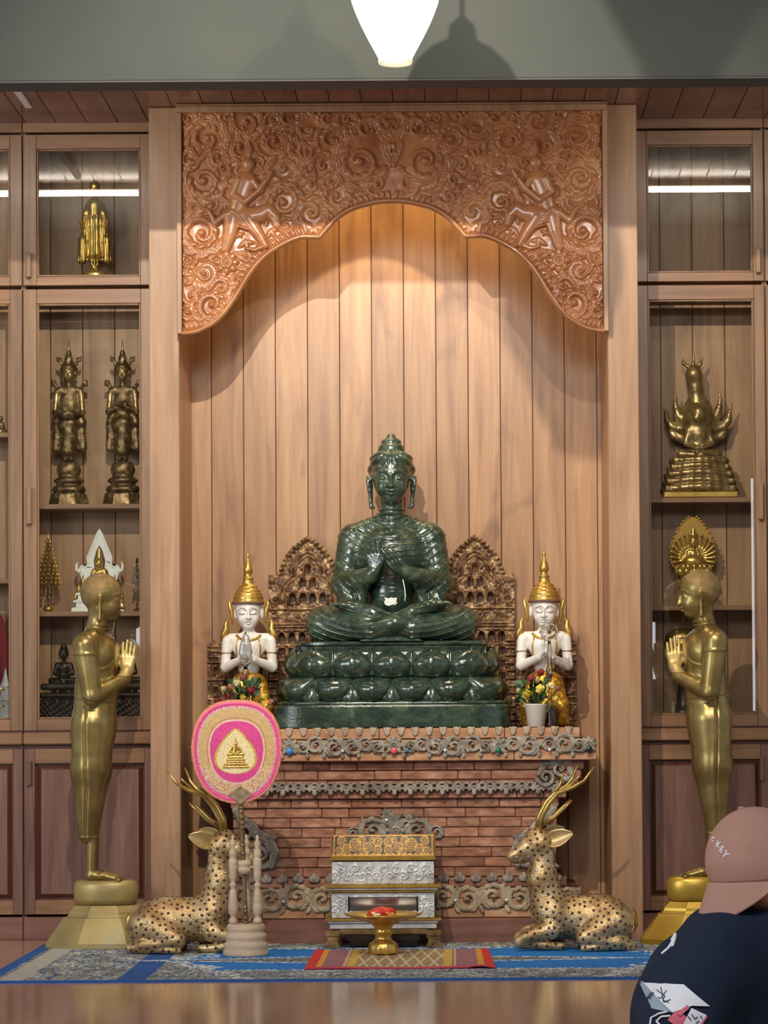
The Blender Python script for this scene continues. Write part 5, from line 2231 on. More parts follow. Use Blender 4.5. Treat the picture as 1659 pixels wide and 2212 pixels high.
# combed hair and the two-tier bun
B.ell((0, 0.022, 0.888), (0.108, 0.120, 0.068), k=0.006)
B.ell((0, 0.048, 0.845), (0.117, 0.100, 0.085), k=0.006)
B.ell((0, 0.01, 0.952), (0.064, 0.064, 0.034), k=0.012)
B.ell((0, 0.01, 0.982), (0.050, 0.050, 0.026), k=0.006)
B.ell((0, 0.01, 1.008), (0.022, 0.022, 0.018), k=0.012)
for s_ in (-1, 1):
    # ears: pointed top, long lobes
    B.ell((0.106 * s_, 0.01, 0.775), (0.009, 0.026, 0.036), R=rotm(0, 0.2 * s_, 0.5 * s_), k=0.008)
    B.chain([(0.104 * s_, 0.0, 0.80), (0.121 * s_, 0.0, 0.817), (0.114 * s_, 0.0, 0.79), (0.106 * s_, 0.0, 0.745), (0.102 * s_, 0.0, 0.69), (0.099 * s_, 0.0, 0.665), (0.088 * s_, 0.0, 0.660)], [0.012, 0.004, 0.010, 0.011, 0.009, 0.010, 0.008], k=0.006)

bz0 = bz(1388)


def comb(x, y, z):
    z = z - bz0
    a = np.arctan2(x, z - 0.70 + 0 * y)
    rr = np.sqrt(x * x + (y - 0.01) ** 2 + (z - 0.84) ** 2)
    ang = np.arctan2(x, np.maximum(0.955 - z, 0.001) + 0.0)
    m_ = (z > 0.825 + 0.35 * np.abs(x) * -0.5) & (z < 0.94)
    m_ &= ~((y < -0.02) & (z < 0.872 - 0.35 * np.abs(x)))
    return np.where(m_, 0.0028 * np.cos(ang * 22), 0)


B.disp(comb, (-0.13, -0.13, bz0 + 0.78), (0.13, 0.15, bz0 + 0.95))


def ridge(p, lam, sharp=5):
    return np.clip(np.cos(2 * pi * p / lam), 0, 1) ** sharp


def robe(x, y, z):
    z = z - bz0
    ax_ = np.abs(x)
    # neck arcs
    r = np.sqrt((x * 0.78) ** 2 + (z - 0.70) ** 2)
    ch = (0.0034 * ridge(r - 0.075 + 0.006 * np.sin(3 * x / 0.1), 0.027, 2) + 0.0015 * ridge(r, 0.011, 1)) * ((y < 0.02) & (z > 0.40) & (ax_ < 0.175) & (z < 0.625))
    # slanting folds on the upper arms
    s1 = z - 0.75 * (ax_ - 0.2) - 0.25 * y
    arm = 0.0045 * ridge(s1, 0.043, 5) * ((ax_ > 0.172) & (z > 0.23) & (z < 0.55))
    # lower sleeves: soft vertical
    s2 = x * 0.8 + z * 0.35
    slv = 0.003 * ridge(s2, 0.026, 3) * ((y < -0.02) & (z < 0.30) & (z > 0.17) & (ax_ > 0.12))
    # thighs: curves sweeping from the lap down and outwards
    r2 = np.sqrt(((ax_ - 0.10) * 0.85) ** 2 + (z - 0.30) ** 2 * 1.6)
    lg = 0.0042 * ridge(r2, 0.030, 4) * ((z < 0.165) & (ax_ > 0.09) & (y < 0.05))
    # belly: faint level folds
    be = 0.0006 * ridge(z, 0.02, 2) * ((ax_ < 0.11) & (z > 0.17) & (z < 0.33) & (y < 0))
    return ch + arm + slv + lg + be


B.disp(robe, (-0.47, -0.3, bz0 - 0.02), (0.47, 0.2, bz0 + 0.64))
# hands: the left one of the picture upright with thumb and finger touching, the other slanting over it
B.cap((-0.115, -0.165, 0.315), (-0.085, -0.19, 0.335), 0.033, 0.03, k=0.015)
hand(B, (-0.078, -0.195, 0.335), (-0.06, -0.03, 1), (1, 0, 0), (0.2, -1, 0.1), L=0.165, curl=0.10, spread=0.10, k=0.006)
B.cap((0.12, -0.17, 0.315), (0.075, -0.205, 0.335), 0.034, 0.03, k=0.015)
hand(B, (0.085, -0.20, 0.315), (-0.72, -0.18, 0.72), (-0.4, 0.5, -0.4), (-0.2, 1, 0.0), L=0.185, curl=0.08, spread=0.07, k=0.006)
B.build('figure', 0.0031, JADE, bud)
m = MB()
z0 = bz(1388)
m.prism([(-0.155, z0), (0.155, z0), (0.10, z0 + 0.018), (0.04, z0 + 0.052), (0.0, z0 + 0.058), (-0.04, z0 + 0.052), (-0.10, z0 + 0.018)], -0.205, -0.10)
for i in range(22):
    m.box(-0.145 + i * 0.0133, -0.137 + i * 0.0133, -0.209, -0.2045, z0, z0 + 0.008)
m.build('lap_cloth', JADE, bud)
# white blessing thread
rg = random.Random(5)
pts = [(0.058, -0.232, bz(1258)), (0.066, -0.238, bz(1275)), (0.07, -0.24, bz(1292)), (0.066, -0.242, bz(1304))]
th = MB()
th.tube(pts, 0.0028, 6)
c0 = Vector((0.0, -0.238, bz(1305)))
pts = []
for i in range(90):
    a = i * 0.55
    rr = 0.026 * (0.5 + 0.5 * rg.random())
    pts.append(c0 + Vector((rr * 1.2 * cos(a), -0.004 * rg.random(), rr * 0.75 * sin(a * 1.27))))
th.tube(pts, 0.0032, 6)
o = th.build('blessing_thread', mat_plain('white_cotton_thread', (226, 230, 222), 0.8), None, (bux, YBU, ZA + 0.001))
tag(o, 'white cotton thread hanging from the green statue into its lap', 'thread')

# ================================================================== GILT CARVED SCREENS
YS = 13.668
ss = S(YS)


def screen_relief():
    r = Relief(-86, 86, 1156, 1574, 1.0)
    V, U = r.V, r.U
    hw = np.interp(V, [1156, 1160, 1170, 1185, 1205, 1225, 1245, 1262, 1270], [0, 3, 18, 36, 52, 60, 66, 70, 72])
    outer = (U > 0) & (V > 1243) & (U < 85.5)
    body = (V > 1310) & (np.abs(U) < 85)
    r.ok = (np.abs(U) < hw) & (V < 1320) | outer | body
    r.H[:] = 0.004 + 0.004 * vnoise(U / 5, V / 5, 2)
    h = 0.012
    # leafy crest along the gable
    gp = [(0, 1166), (14, 1176), (30, 1192), (44, 1210), (54, 1230), (60, 1250)]
    for s_ in (-1, 1):
        for i in range(len(gp) - 1):
            for k in (0, 0.5):
                u = (gp[i][0] * (1 - k) + gp[i + 1][0] * k) * s_
                v = gp[i][1] * (1 - k) + gp[i + 1][1] * k
                r.leaf(u, v + 3, (-pi / 2 + s_ * (0.5 + 0.1 * i)), 13, 5, h, 0.008, 0.5 * s_)
                r.dot(u * 0.86, v + 11, 2.6, 0.006, 0.004)
        r.stroke([(s_ * a * 0.74, b + 20) for a, b in gp], 3, h, 0.006)
        # trefoil arches
        r.stroke([(s_ * a, b) for a, b in ((0, 1194), (16, 1200), (30, 1214), (38, 1232), (34, 1246), (44, 1252), (56, 1266), (62, 1286), (60, 1304))], 3.2, h, 0.008, 0.3)
        r.stroke([(s_ * a, b) for a, b in ((0, 1204), (14, 1210), (24, 1222), (28, 1238), (24, 1250), (40, 1262), (50, 1276), (52, 1300))], 2.2, h * 0.8, 0.007)
        r.stroke([(s_ * a, b) for a, b in ((0, 1212), (9, 1222), (14, 1230))], 3, h, 0.006, 0.4)
        r.spiral(s_ * 70, 1297, 10, 0.5, s_, h, 1.3, 0.3, 0.004)
        r.spiral(s_ * 24, 1334, 9, 1.5, -s_, h * 0.8, 1.2, 0.3, 0.003)
        r.spiral(s_ * 55, 1334, 10, 1.5, s_, h * 0.8, 1.2, 0.3, 0.003)
    for v in (1318, 1350, 1356, 1364, 1396):
        r.stroke([(-84, v), (84, v)], 3, 0.012, 0.004)
    for v in (1388, 1404, 1420, 1437, 1453, 1470, 1486, 1502, 1530, 1545, 1560):
        r.stroke([(66, v), (84, v)], 3.4, 0.016, 0.004)
        r.stroke([(-84, v), (-66, v)], 3.4, 0.016, 0.004)
    rr_ = random.Random(8)
    for _ in range(150):
        u, v = rr_.uniform(-82, 82), rr_.uniform(1250, 1570)
        if abs(u) < 64 and v > 1366:
            continue
        r.leaf(u, v, rr_.uniform(0, 6.28), rr_.uniform(6, 12), 3.2, 0.008, 0.003, rr_.uniform(-1, 1))
    for u in (74, 80):
        r.leaf(u, 1262, -pi / 2, 18, 5, 0.012, 0.006, 0.5)
    holes = [(0, 1234), (-10.5, 1263), (11, 1263), (-32, 1296), (-10.5, 1296), (11, 1296), (33, 1296)]
    for v in (1381, 1409, 1436, 1463, 1490):
        for u in (-57, -36, -14, 13, 35, 57):
            holes.append((u, v))
    for u, v in holes:
        w_, hh = (6.2, 9)
        # raised surround
        r.stroke([(u - 9, v + 10), (u - 9, v - 4), (u, v - 15), (u + 9, v - 4), (u + 9, v + 10)], 2.6, 0.008, 0.008)
        hole = (np.abs(U - u) < w_) & (V < v + hh) & (V > v - 4) | (np.hypot((U - u) / w_, (V - (v - 4)) / 8.5) < 1) & (V < v)
        r.ok &= ~hole
    return r


def wing_relief():
    r = Relief(0, 132, 1372, 1574, 1.0)
    U, V = r.U, r.V
    top = 1376 + 9 * np.abs(np.sin(U / 9.5)) + 0.05 * U
    r.ok = V > top
    r.H[:] = 0.004 + 0.004 * vnoise(U / 4, V / 6, 4)
    for k in range(8):
        u = 10 + k * 16
        r.stroke([(u, 1400), (u, 1570)], 3, 0.012, 0.004, 0.3)
    for v in (1398, 1408, 1420, 1432, 1470, 1512, 1526, 1560):
        r.stroke([(0, v), (132, v)], 2.8, 0.013, 0.004)
    rr_ = random.Random(2)
    for _ in range(140):
        r.leaf(rr_.uniform(4, 128), rr_.uniform(1390, 1570), rr_.uniform(0, 6.28), rr_.uniform(6, 14), 3.2, 0.009, 0.004, rr_.uniform(-1, 1))
    for k in range(8):
        for v in (1450, 1492, 1543):
            u = 2 + k * 16
            hole = (np.abs(U - u) < 3.6) & (V < v + 8) & (V > v - 8)
            if k % 2:
                r.ok &= ~hole
    return r


sr, wr = screen_relief(), wing_relief()
for s_, lab in ((1, 'antique gilt carved screen with an arched gable, right of the green statue'), (-1, 'antique gilt carved screen with an arched gable, left of the green statue')):
    cpx = 1027 if s_ > 0 else 666
    t = thing('carved_screen', lab, 'screen', (P(cpx, 1400, YS)[0], YS, ZA + 0.001))
    sr.build('arched_panel', GOLD_RED, ss, 0, 1574.5, 0.018, t, mirror=s_ < 0)
    wr.build('wing_panel', GOLD_RED, ss, -86, 1574.5, 0.014, t, (0, 0.002, 0), mirror=s_ < 0)

# ================================================================== TALL GILT FIGURES WITH JOINED HANDS
YM = 12.97
sm = S(YM)
mk = lambda px: (px - 228) / sm
mzz = lambda py: (2040 - py) / sm


def monk_body():
    B = SD()
    p = lambda px, py, lat=0.0: (mk(px), lat, mzz(py))
    u = 1 / sm
    # legs and feet
    for s_ in (-1, 1):
        B.cap(p(203, 1560, 0.055 * s_), p(197, 1660, 0.045 * s_), 42 * u, 40 * u, k=0.03)
        B.cap(p(197, 1660, 0.045 * s_), p(191, 1800, 0.028 * s_), 40 * u, 20 * u, k=0.03)
        B.cap(p(201, 1790, 0.036 * s_), p(199, 1885, 0.038 * s_), 11.5 * u, 10 * u, k=0.004)
        B.chain([p(198, 1888, 0.038 * s_), p(222, 1888, 0.04 * s_), p(255, 1895, 0.044 * s_)], [11 * u, 9 * u, 5.5 * u], k=0.01)
        for k_ in range(4):
            B.cap(p(255, 1896, (0.028 + k_ * 0.010) * s_), p(266 - k_ * 2, 1897, (0.029 + k_ * 0.0105) * s_), 4 * u, k=0.002)
    B.ell(p(190, 1806), (23 * u, 0.06, 7 * u), k=0.008)
    # trunk
    B.ell(p(204, 1560), (47 * u, 0.125, 70 * u), k=0.04)
    B.ell(p(209, 1488), (47 * u, 0.125, 62 * u), k=0.05)
    B.ell(p(211, 1418), (46 * u, 0.15, 58 * u), k=0.05)
    B.ell(p(232, 1410), (25 * u, 0.12, 36 * u), k=0.03)
    B.cap(p(203, 1382, -0.11), p(203, 1382, 0.11), 24 * u, k=0.03)
    B.cap(p(213, 1330), p(206, 1375), 20 * u, 25 * u, k=0.02)
    B.ell(p(214, 1350), (24 * u, 24 * u, 3.2 * u), k=0.006)
    B.ell(p(212, 1359), (25 * u, 25 * u, 3.2 * u), k=0.006)
    # head
    head(B, p(223, 1293), 0.084, R=rotm(0, 0.0, pi / 2) @ rotm(0.06, 0, 0), nose=0.55)
    B.ell(p(218, 1278), (43.5 * u, 0.091, 42 * u), k=0.006)
    for s_ in (-1, 1):
        sh, el = p(193, 1392, 0.150 * s_), p(208, 1502, 0.155 * s_)
        wr_ = p(268, 1466, 0.045 * s_)
        B.cap(sh, el, 26 * u, 20 * u, k=0.015)
        B.cap(el, wr_, 20 * u, 13 * u, k=0.012)
        B.cap(wr_, p(276, 1446, 0.02 * s_), 12.5 * u, 12 * u, k=0.01)
        hand(B, p(275, 1452, 0.018 * s_), (0.08, -0.02 * s_, 1), (-1, 0, 0), (0, -s_, 0), L=72 * u, curl=0.02, spread=0.02, k=0.003)

    def detail(x, y, z):
        X, Z = x * sm + 228, 2040 - z * sm
        near = y < -0.02
        # robe edge down the skirt
        xl = np.interp(Z, [1505, 1600, 1700, 1815], [191, 190, 193, 186])
        d_ = -0.007 * np.exp(-((X - xl) / 2.2) ** 2) * (Z > 1505) * (Z < 1813) * near
        d_ += 0.004 * np.exp(-((X - xl - 8) / 4.5) ** 2) * (Z > 1520) * (Z < 1813) * near
        # hip line
        zh = 1513 + 0.12 * (X - 200)
        d_ -= 0.004 * np.exp(-((Z - zh) / 1.8) ** 2) * (np.abs(y) > 0.05)
        # arm ring
        d_ += 0.004 * np.exp(-((Z - 1412) / 2.2) ** 2) * (np.abs(y) > 0.125) * (X < 218)
        # robe edge over the chest
        r_ = np.hypot((X - 226) / 34, (Z - 1400) / 44)
        d_ += 0.005 * np.exp(-((r_ - 1) / 0.055) ** 2) * (np.abs(y) < 0.135) * (X > 214) * near
        # hem
        d_ += 0.003 * np.exp(-((Z - 1805) / 2) ** 2)
        return d_
    B.disp(detail, (mk(140), -0.25, mzz(1820)), (mk(262), 0.25, mzz(1355)))
    return B


def monk_split(C_):
    X, Z = C_[:, 0] * sm + 228, 2040 - C_[:, 2] * sm
    hx = np.interp(Z, [1240, 1256, 1272, 1288, 1300, 1338], [262, 252, 236, 214, 200, 190])
    hair = (Z < 1338) & (X < hx) & ~((np.abs(C_[:, 1]) > 0.083) & (Z > 1288))
    hnd = (X > 254) & (Z < 1458) & (Z > 1370)
    return np.where(hair, 1, np.where(hnd, 2, 0))


MBODY = monk_body()
V_, Q_ = MBODY.mesh(0.0042)
mi_ = monk_split(V_[Q_].mean(1)).astype(np.int32)
for s_, lab, bx_, bm, dzp in ((1, 'tall gilt standing figure with joined hands, left of the niche, facing right', 228, BRASS_PED, 0), (-1, 'tall gilt standing figure with joined hands, right of the niche, facing left', 1736 - 228, BRASS_PED2, 0)):
    t = thing('standing_gilt_statue', lab, 'statue', (P(bx_, 1700, YM)[0], YM, 0.0066))
    V, Q = (V_, Q_) if s_ > 0 else (V_ * np.array([-1, 1, 1]), Q_[:, ::-1])
    o = mesh_np('figure', V, Q, BRASS, t)
    o.data.materials.append(BRASS_HAIR)
    o.data.materials.append(BRASS_HAND)
    o.data.polygons.foreach_set('material_index', mi_)
    u = 1 / sm
    m = MB()
    m.lathe([(r * u, (2040 - y) * u) for r, y in ((64, 1950), (69, 1938), (70, 1922), (69, 1908), (64, 1900), (56, 1897.5))], 40, sy=0.52)
    m.build('foot_disc', bm, t)
    m = MB()
    m.lathe([(r * u, (2040 - y) * u) for r, y in ((90, 1976), (84, 1970), (82, 1964), (74, 1956), (69, 1951))], 8, sy=0.52, rot=pi / 8, smooth=False)
    m.build('stepped_collar', bm, t)
    m = MB()
    m.lathe([(r * u, (2040 - y) * u) for r, y in ((137, 2040), (136, 2030), (98, 1980), (96, 1976.5))], 8, sy=0.52, rot=pi / 8, smooth=False)
    m.build('octagonal_base', bm, t)

# ================================================================== GILDED DEER
YD = 12.66
sd_ = S(YD)


def deer_body():
    B = SD()
    u = 1 / sd_
    p = lambda px, py, lat=0.0: ((px - 1240) * u, lat * 1.0, (2052 - py) * u)
    B.ell(p(1285, 1992), (78 * u, 0.105, 52 * u), k=0.03)
    B.cap(p(1205, 1975), p(1300, 1985), 40 * u, 48 * u, k=0.03)
    B.ell(p(1195, 1985), (40 * u, 0.10, 52 * u), k=0.04)
    B.ell(p(1318, 2000), (50 * u, 0.115, 50 * u), k=0.03)
    B.cap(p(1185, 1960), p(1172, 1900, -0.005), 40 * u, 31 * u, k=0.03)
    B.cap(p(1172, 1900, -0.005), p(1172, 1830, -0.01), 31 * u, 24 * u, k=0.03)
    # head towards the left and a little to the front
    B.cap(p(1166, 1822, -0.012), p(1140, 1835, -0.02), 28 * u, 22 * u, k=0.03)
    B.cap(p(1146, 1832, -0.02), p(1110, 1850, -0.03), 19 * u, 12 * u, k=0.02)
    B.ell(p(1104, 1853, -0.03), (9 * u, 0.02, 10 * u), k=0.01)
    B.chain([p(1150, 1848, -0.018), p(1128, 1858, -0.026), p(1110, 1861, -0.03)], [14 * u, 9 * u, 7 * u], k=0.012)
    B.ell(p(1158, 1806, -0.012), (22 * u, 0.045, 15 * u), k=0.02)
    B.cap(p(1104, 1860, -0.07), p(1122, 1857, -0.055), 0.003, k=0.004, op='s')
    for s_ in (-1, 1):
        B.ell(p(1146, 1822, -0.016 + 0.043 * s_), (6.5 * u, 0.012, 5 * u), k=0.006)
    # folded forelegs
    for s_ in (-1, 1):
        B.chain([p(1190, 2008, 0.07 * s_), p(1140, 2022, 0.085 * s_), p(1122, 2030, 0.085 * s_)], [22 * u, 15 * u, 12 * u], k=0.015)
        B.chain([p(1122, 2036, 0.085 * s_), p(1180, 2042, 0.075 * s_), p(1212, 2044, 0.07 * s_)], [12 * u, 9 * u, 9 * u], k=0.008)
        # haunch, hock and hind foot
        B.chain([p(1325, 1995, 0.075 * s_), p(1262, 2022, 0.125 * s_)], [42 * u, 20 * u], k=0.03)
        B.chain([p(1258, 2026, 0.13 * s_), p(1330, 2034, 0.125 * s_), p(1360, 2040, 0.11 * s_)], [17 * u, 15 * u, 11 * u], k=0.012)
        B.chain([p(1350, 2042, 0.12 * s_), p(1280, 2044, 0.145 * s_), p(1256, 2046, 0.15 * s_)], [9 * u, 7.5 * u, 7 * u], k=0.006)
    B.cap(p(1352, 1965), p(1366, 2000), 14 * u, 9 * u, k=0.02)
    return B


DB = deer_body()
DV, DQ = DB.mesh(0.0044)


def ear_mesh(m_, base, tip, wid, nrm):
    base, tip, nrm = Vector(base), Vector(tip), Vector(nrm).normalized()
    d_ = tip - base
    side = d_.cross(nrm).normalized()
    rows = []
    for j in range(11):
        t = j / 10
        w = wid * sin(pi * min(0.97, 0.06 + t ** 0.75 * 0.92)) ** 0.75
        row = []
        for i in range(9):
            s_ = -1 + i / 4
            row.append(base + d_ * t + side * w * s_ + nrm * (w * 0.55 * (s_ * s_)))
        rows.append(row)
    v = [tuple(p_) for r in rows for p_ in r] + [tuple(p_ - nrm * 0.006) for r in rows for p_ in r]
    f = []
    n = 99
    for j in range(10):
        for i in range(8):
            a = j * 9 + i
            f.append((a, a + 1, a + 10, a + 9))
            f.append((a + n + 9, a + n + 10, a + n + 1, a + n))
    for j in range(10):
        a = j * 9
        f.append((a, a + 9, a + 9 + n, a + n))
        a = j * 9 + 8
        f.append((a + 9, a, a + n, a + 9 + n))
    m_.add(v, f, True)


def spots(V, Q, seed):
    rr_ = np.random.RandomState(seed)
    a, b, c, d = V[Q[:, 0]], V[Q[:, 1]], V[Q[:, 2]], V[Q[:, 3]]
    cen = (a + b + c + d) / 4
    nr = np.cross(c - a, d - b)
    nr /= np.linalg.norm(nr, axis=1)[:, None] + 1e-9
    X, Z = cen[:, 0] * sd_ + 1240, 2052 - cen[:, 2] * sd_
    okm = ~((X < 1116) & (Z > 1838)) & ~((X > 1342) & (Z < 1992)) & (Z < 2046) & ~((X < 1135) & (Z > 2000))
    idx = np.nonzero(okm)[0]
    rr_.shuffle(idx)
    keep = []
    kp = np.zeros((0, 3))
    for i in idx[:9000]:
        if len(kp) == 0 or ((kp - cen[i]) ** 2).sum(1).min() > (11.6 / sd_) ** 2:
            keep.append(i)
            kp = np.vstack([kp, cen[i]])
    return cen[keep], nr[keep]


SPC, SPN = spots(DV, DQ, 3)
for s_, lab in ((-1, 'gilded lying deer with dark spots and antlers, right of the altar, facing left'), (1, 'gilded lying deer with dark spots and antlers, left of the altar, facing right')):
    mx = 1240 if s_ < 0 else 1648 - 1240
    t = thing('gilded_deer', lab, 'statue', (P(mx, 1950, YD)[0], YD, 0.0075))
    V, Q = (DV, DQ) if s_ < 0 else (DV * np.array([-1, 1, 1]), DQ[:, ::-1])
    mesh_np('figure', V, Q, DEER_GOLD, t)
    u = 1 / sd_
    k1 = 1 if s_ < 0 else -1
    p = lambda px, py, lat=0.0: (k1 * (px - 1240) * u, lat, (2052 - py) * u)
    for lat, pts, rr in ((-0.035, [(1168, 1796), (1170, 1770), (1186, 1740), (1206, 1716), (1238, 1704), (1262, 1690), (1284, 1660)], (5, 6, 5.5, 5, 4.6, 3.6, 1.5)),
                         (0.045, [(1162, 1796), (1166, 1768), (1182, 1738), (1202, 1718), (1226, 1704), (1240, 1688), (1253, 1658)], (5, 5.5, 5, 4.6, 4.2, 3.2, 1.4))):
        m = MB()
        m.tube([p(a, b, lat * (1 + 0.25 * i)) for i, (a, b) in enumerate(pts)], [r * u for r in rr], 8)
        m.tube([p(1172, 1786, lat), p(1198, 1768, lat * 1.6), p(1222, 1746, lat * 1.9), p(1236, 1732, lat * 2)], [4.4 * u, 4 * u, 3.2 * u, 1.2 * u], 8)
        if lat < 0:
            m.tube([p(1206, 1716, lat * 1.4), p(1232, 1700, lat * 1.9), p(1246, 1686, lat * 2.2), p(1254, 1678, lat * 2.3)], [3.6 * u, 3.2 * u, 2.6 * u, 1.1 * u], 8)
        else:
            m.tube([p(1204, 1716, lat * 1.4), p(1214, 1698, lat * 1.8), p(1222, 1672, lat * 2)], [3.4 * u, 3 * u, 1.1 * u], 8)
        m.build('antler', ANTLER_GOLD, t)
    m = MB()
    ear_mesh(m, p(1178, 1822, -0.03), p(1236, 1802, -0.09), 19 * u, (k1 * 0.12, -1, 0.15))
    m.build('ear', EAR_GOLD, t)
    m = MB()
    ear_mesh(m, p(1172, 1812, 0.035), p(1222, 1794, 0.10), 17 * u, (k1 * 0.3, -0.9, 0.1))
    m.build('ear', EAR_GOLD, t)
    m = MB()
    m.tube([p(1354, 1962, 0), p(1368, 1978, -0.01), p(1372, 2000, -0.015), p(1366, 2016, -0.02)], [6 * u, 8 * u, 7 * u, 2 * u], 8)
    m.build('tail', ANTLER_GOLD, t)
    m = MB()
    mc = MB()
    rr_ = random.Random(6)
    for c_, n_ in zip(SPC, SPN):
        c_, n_ = Vector(c_), Vector(n_)
        if s_ > 0:
            c_.x, n_.x = -c_.x, -n_.x
        M_ = Matrix.Translation(c_) @ n_.to_track_quat('Z', 'Y').to_matrix().to_4x4()
        (m if rr_.random() < 0.93 else mc).ball((0, 0, 0), (3.5 * u, 3.5 * u, 1.5 * u), 8, 4, M=M_)
    o = m.build('dark_inlay', SPOT_DARK, t)
    o['kind'] = 'stuff'
    o = mc.build('mirror_inlay', MIRROR_CHIP, t)
    o['kind'] = 'stuff'


# ================================================================== WHITE AND GILT KNEELING FIGURES
YA2 = 13.42
sA2 = S(YA2)


def angel(cpx, lab, sg):
    u = 1 / sA2
    t = thing('kneeling_white_statue', lab, 'statue', (P(cpx, 1450, YA2)[0], YA2, ZA + 0.001))
    p = lambda px, py, y=0.0: (px * u, y, (1573 - py) * u)
    yoff = 3
    B = SD()
    head(B, p(-sg * 1, 1325, -0.015), 0.064, R=rotm(0, 0, 0.10 * sg), ears=False)
    B.cap(p(0, 1350), p(0, 1372), 12 * u, 13 * u, k=0.01)
    B.ell(p(0, 1396), (38 * u, 0.062, 26 * u), k=0.02)
    B.ell(p(0, 1430), (25 * u, 0.05, 38 * u), k=0.03)
    B.cap(p(-38, 1378), p(38, 1378), 11 * u, k=0.02)
    for s_ in (-1, 1):
        B.cap(p(47 * s_, 1384), p(51 * s_, 1440, -0.01), 11.5 * u, 10.5 * u, k=0.008)
        B.cap(p(50 * s_, 1441, -0.01), p(13 * s_, 1424, -0.10), 11 * u, 7.5 * u, k=0.008)
        B.cap(p(14 * s_, 1424, -0.10), p(5 * s_, 1412, -0.115), 7 * u, 6 * u, k=0.006)
        hand(B, p(4.6 * s_, 1414, -0.112), (-0.03 * s_, -0.12, 1), (0, 1, 0.1), (-s_, 0, 0), L=46 * u, curl=0.02, k=0.002)
    for s_ in (-1, 1):
        B.ell(p(28.5 * s_, 1324, -0.002), (4 * u, 0.014, 13 * u), k=0.006)
    B.build('figure', 0.0028, WHITE_LACQ, t)
    G = SD()
    G.ell(p(0, 1478), (38 * u, 0.075, 30 * u), k=0.02)
    G.ell(p(0, 1520, 0.02), (44 * u, 0.11, 44 * u), k=0.02)
    for s_ in (-1, 1):
        G.cap(p(20 * s_, 1480, -0.02), p((33 if s_ * sg < 0 else 37) * s_, 1530, -0.12), 20 * u, 17 * u, k=0.02)
        G.cap(p((33 if s_ * sg < 0 else 38) * s_, 1530, -0.12), p(38 * s_, 1560, -0.10), 17 * u, 14 * u, k=0.015)
        G.cap(p(28 * s_, 1562, 0.05), p(34 * s_, 1564, -0.08), 12 * u, 9 * u, k=0.01)
    G.disp(lambda x, y, z: 0.0022 * np.sin(x * 130) * np.sin(z * 110), (-0.2, -0.3, 0), (0.2, 0.2, 0.24))
    G.build('gilt_skirt', 0.0035, GOLD_SKIRT, t)
    m = MB()
    cr = [(34, 1303), (34.5, 1300), (34.5, 1297), (32, 1295), (33, 1292), (33, 1289), (30, 1287), (30.5, 1284), (29.5, 1281), (26.5, 1279), (27, 1275.5), (25, 1273), (21, 1271), (21.5, 1268), (19, 1265), (14, 1262), (12, 1259), (13, 1257), (10, 1253), (11, 1251), (12.5, 1249), (11, 1247), (8, 1246), (7, 1244), (8, 1242), (6.5, 1240), (9, 1237), (10.5, 1232), (9, 1224), (6, 1216), (3.6, 1209), (2.6, 1206), (3.4, 1203), (3.6, 1200), (2.8, 1197), (0.4, 1190)]
    m.lathe([(r * u, (1573 - y) * u) for r, y in cr], 28, (-sg * u, -0.012, 0))
    m.build('tiered_crown', GOLD, t)
    m = MB()
    m.lathe([(34.8 * u, (1573 - 1305) * u), (35.2 * u, (1573 - 1302) * u), (34.8 * u, (1573 - 1299.5) * u)], 28, (-sg * u, -0.012, 0))
    m.build('crown_band', FEATURE, t)
    for s_ in (-1, 1):
        m = MB()
        pts = [p(34 * s_, 1352, 0.0), p(36 * s_, 1335, 0.0), p(38 * s_, 1318, 0), p(42 * s_, 1302, 0), p(40 * s_, 1293, 0)]
        m.tube(pts, [1.5 * u, 3 * u, 4.5 * u, 3.5 * u, 0.6 * u], 8, flat=0.6)
        m.build('ear_ornament', GOLD, t)
        m = MB()
        m.tube([p(56 * s_, 1385, 0), p(55 * s_, 1370, 0), p(49 * s_, 1358, 0), p(50 * s_, 1346, 0), p(45 * s_, 1338, 0)], [5 * u, 7 * u, 6.5 * u, 5 * u, 3 * u], 8)
        m.build('shoulder_ornament', GOLD, t)
        m = MB()
        m.tube([p(50 * s_ + 13 * u * 0 + 12.5 * cos(a), 1410, 12.5 * u * sin(a)) for a in np.linspace(0, 2 * pi, 17)], 1.8 * u, 6)
        m.build('arm_band', BRONZE_SM, t)
    # collar and crossed chest band laid on the surface
    def laid(name, pts, r, mt):
        a = np.array(pts, float)
        n = 40
        tt = np.linspace(0, len(a) - 1, n)
        xs = np.interp(tt, range(len(a)), a[:, 0]) * u
        zs = (1573 - np.interp(tt, range(len(a)), a[:, 1])) * u
        fy = B2.front(xs, zs, -0.2, 0.02)
        q = [(x_, y_ - r * 0.4, z_) for x_, y_, z_ in zip(xs, fy, zs) if y_ == y_]
        if len(q) > 3:
            m_ = MB()
            m_.tube(q, r, 6)
            m_.build(name, mt, t)
    B2 = SD()
    B2.ops = [o for o in B.ops[:]]
    torso = SD()
    torso.ell(p(0, 1396), (38 * u, 0.062, 26 * u), k=0.02)
    torso.ell(p(0, 1430), (25 * u, 0.05, 38 * u), k=0.03)
    torso.cap(p(-38, 1378), p(38, 1378), 11 * u, k=0.02)
    hd = SD()
    head(hd, p(-sg * 1, 1325, -0.015), 0.064, R=rotm(0, 0, 0.10 * sg), ears=False)
    B2 = torso
    laid('collar', [(-26, 1372), (-16, 1380), (0, 1385), (16, 1380), (26, 1372)], 3 * u, GOLD)
    laid('chest_band', [(22, 1378), (26, 1398), (25, 1416), (14, 1428)], 1.9 * u, GOLD)
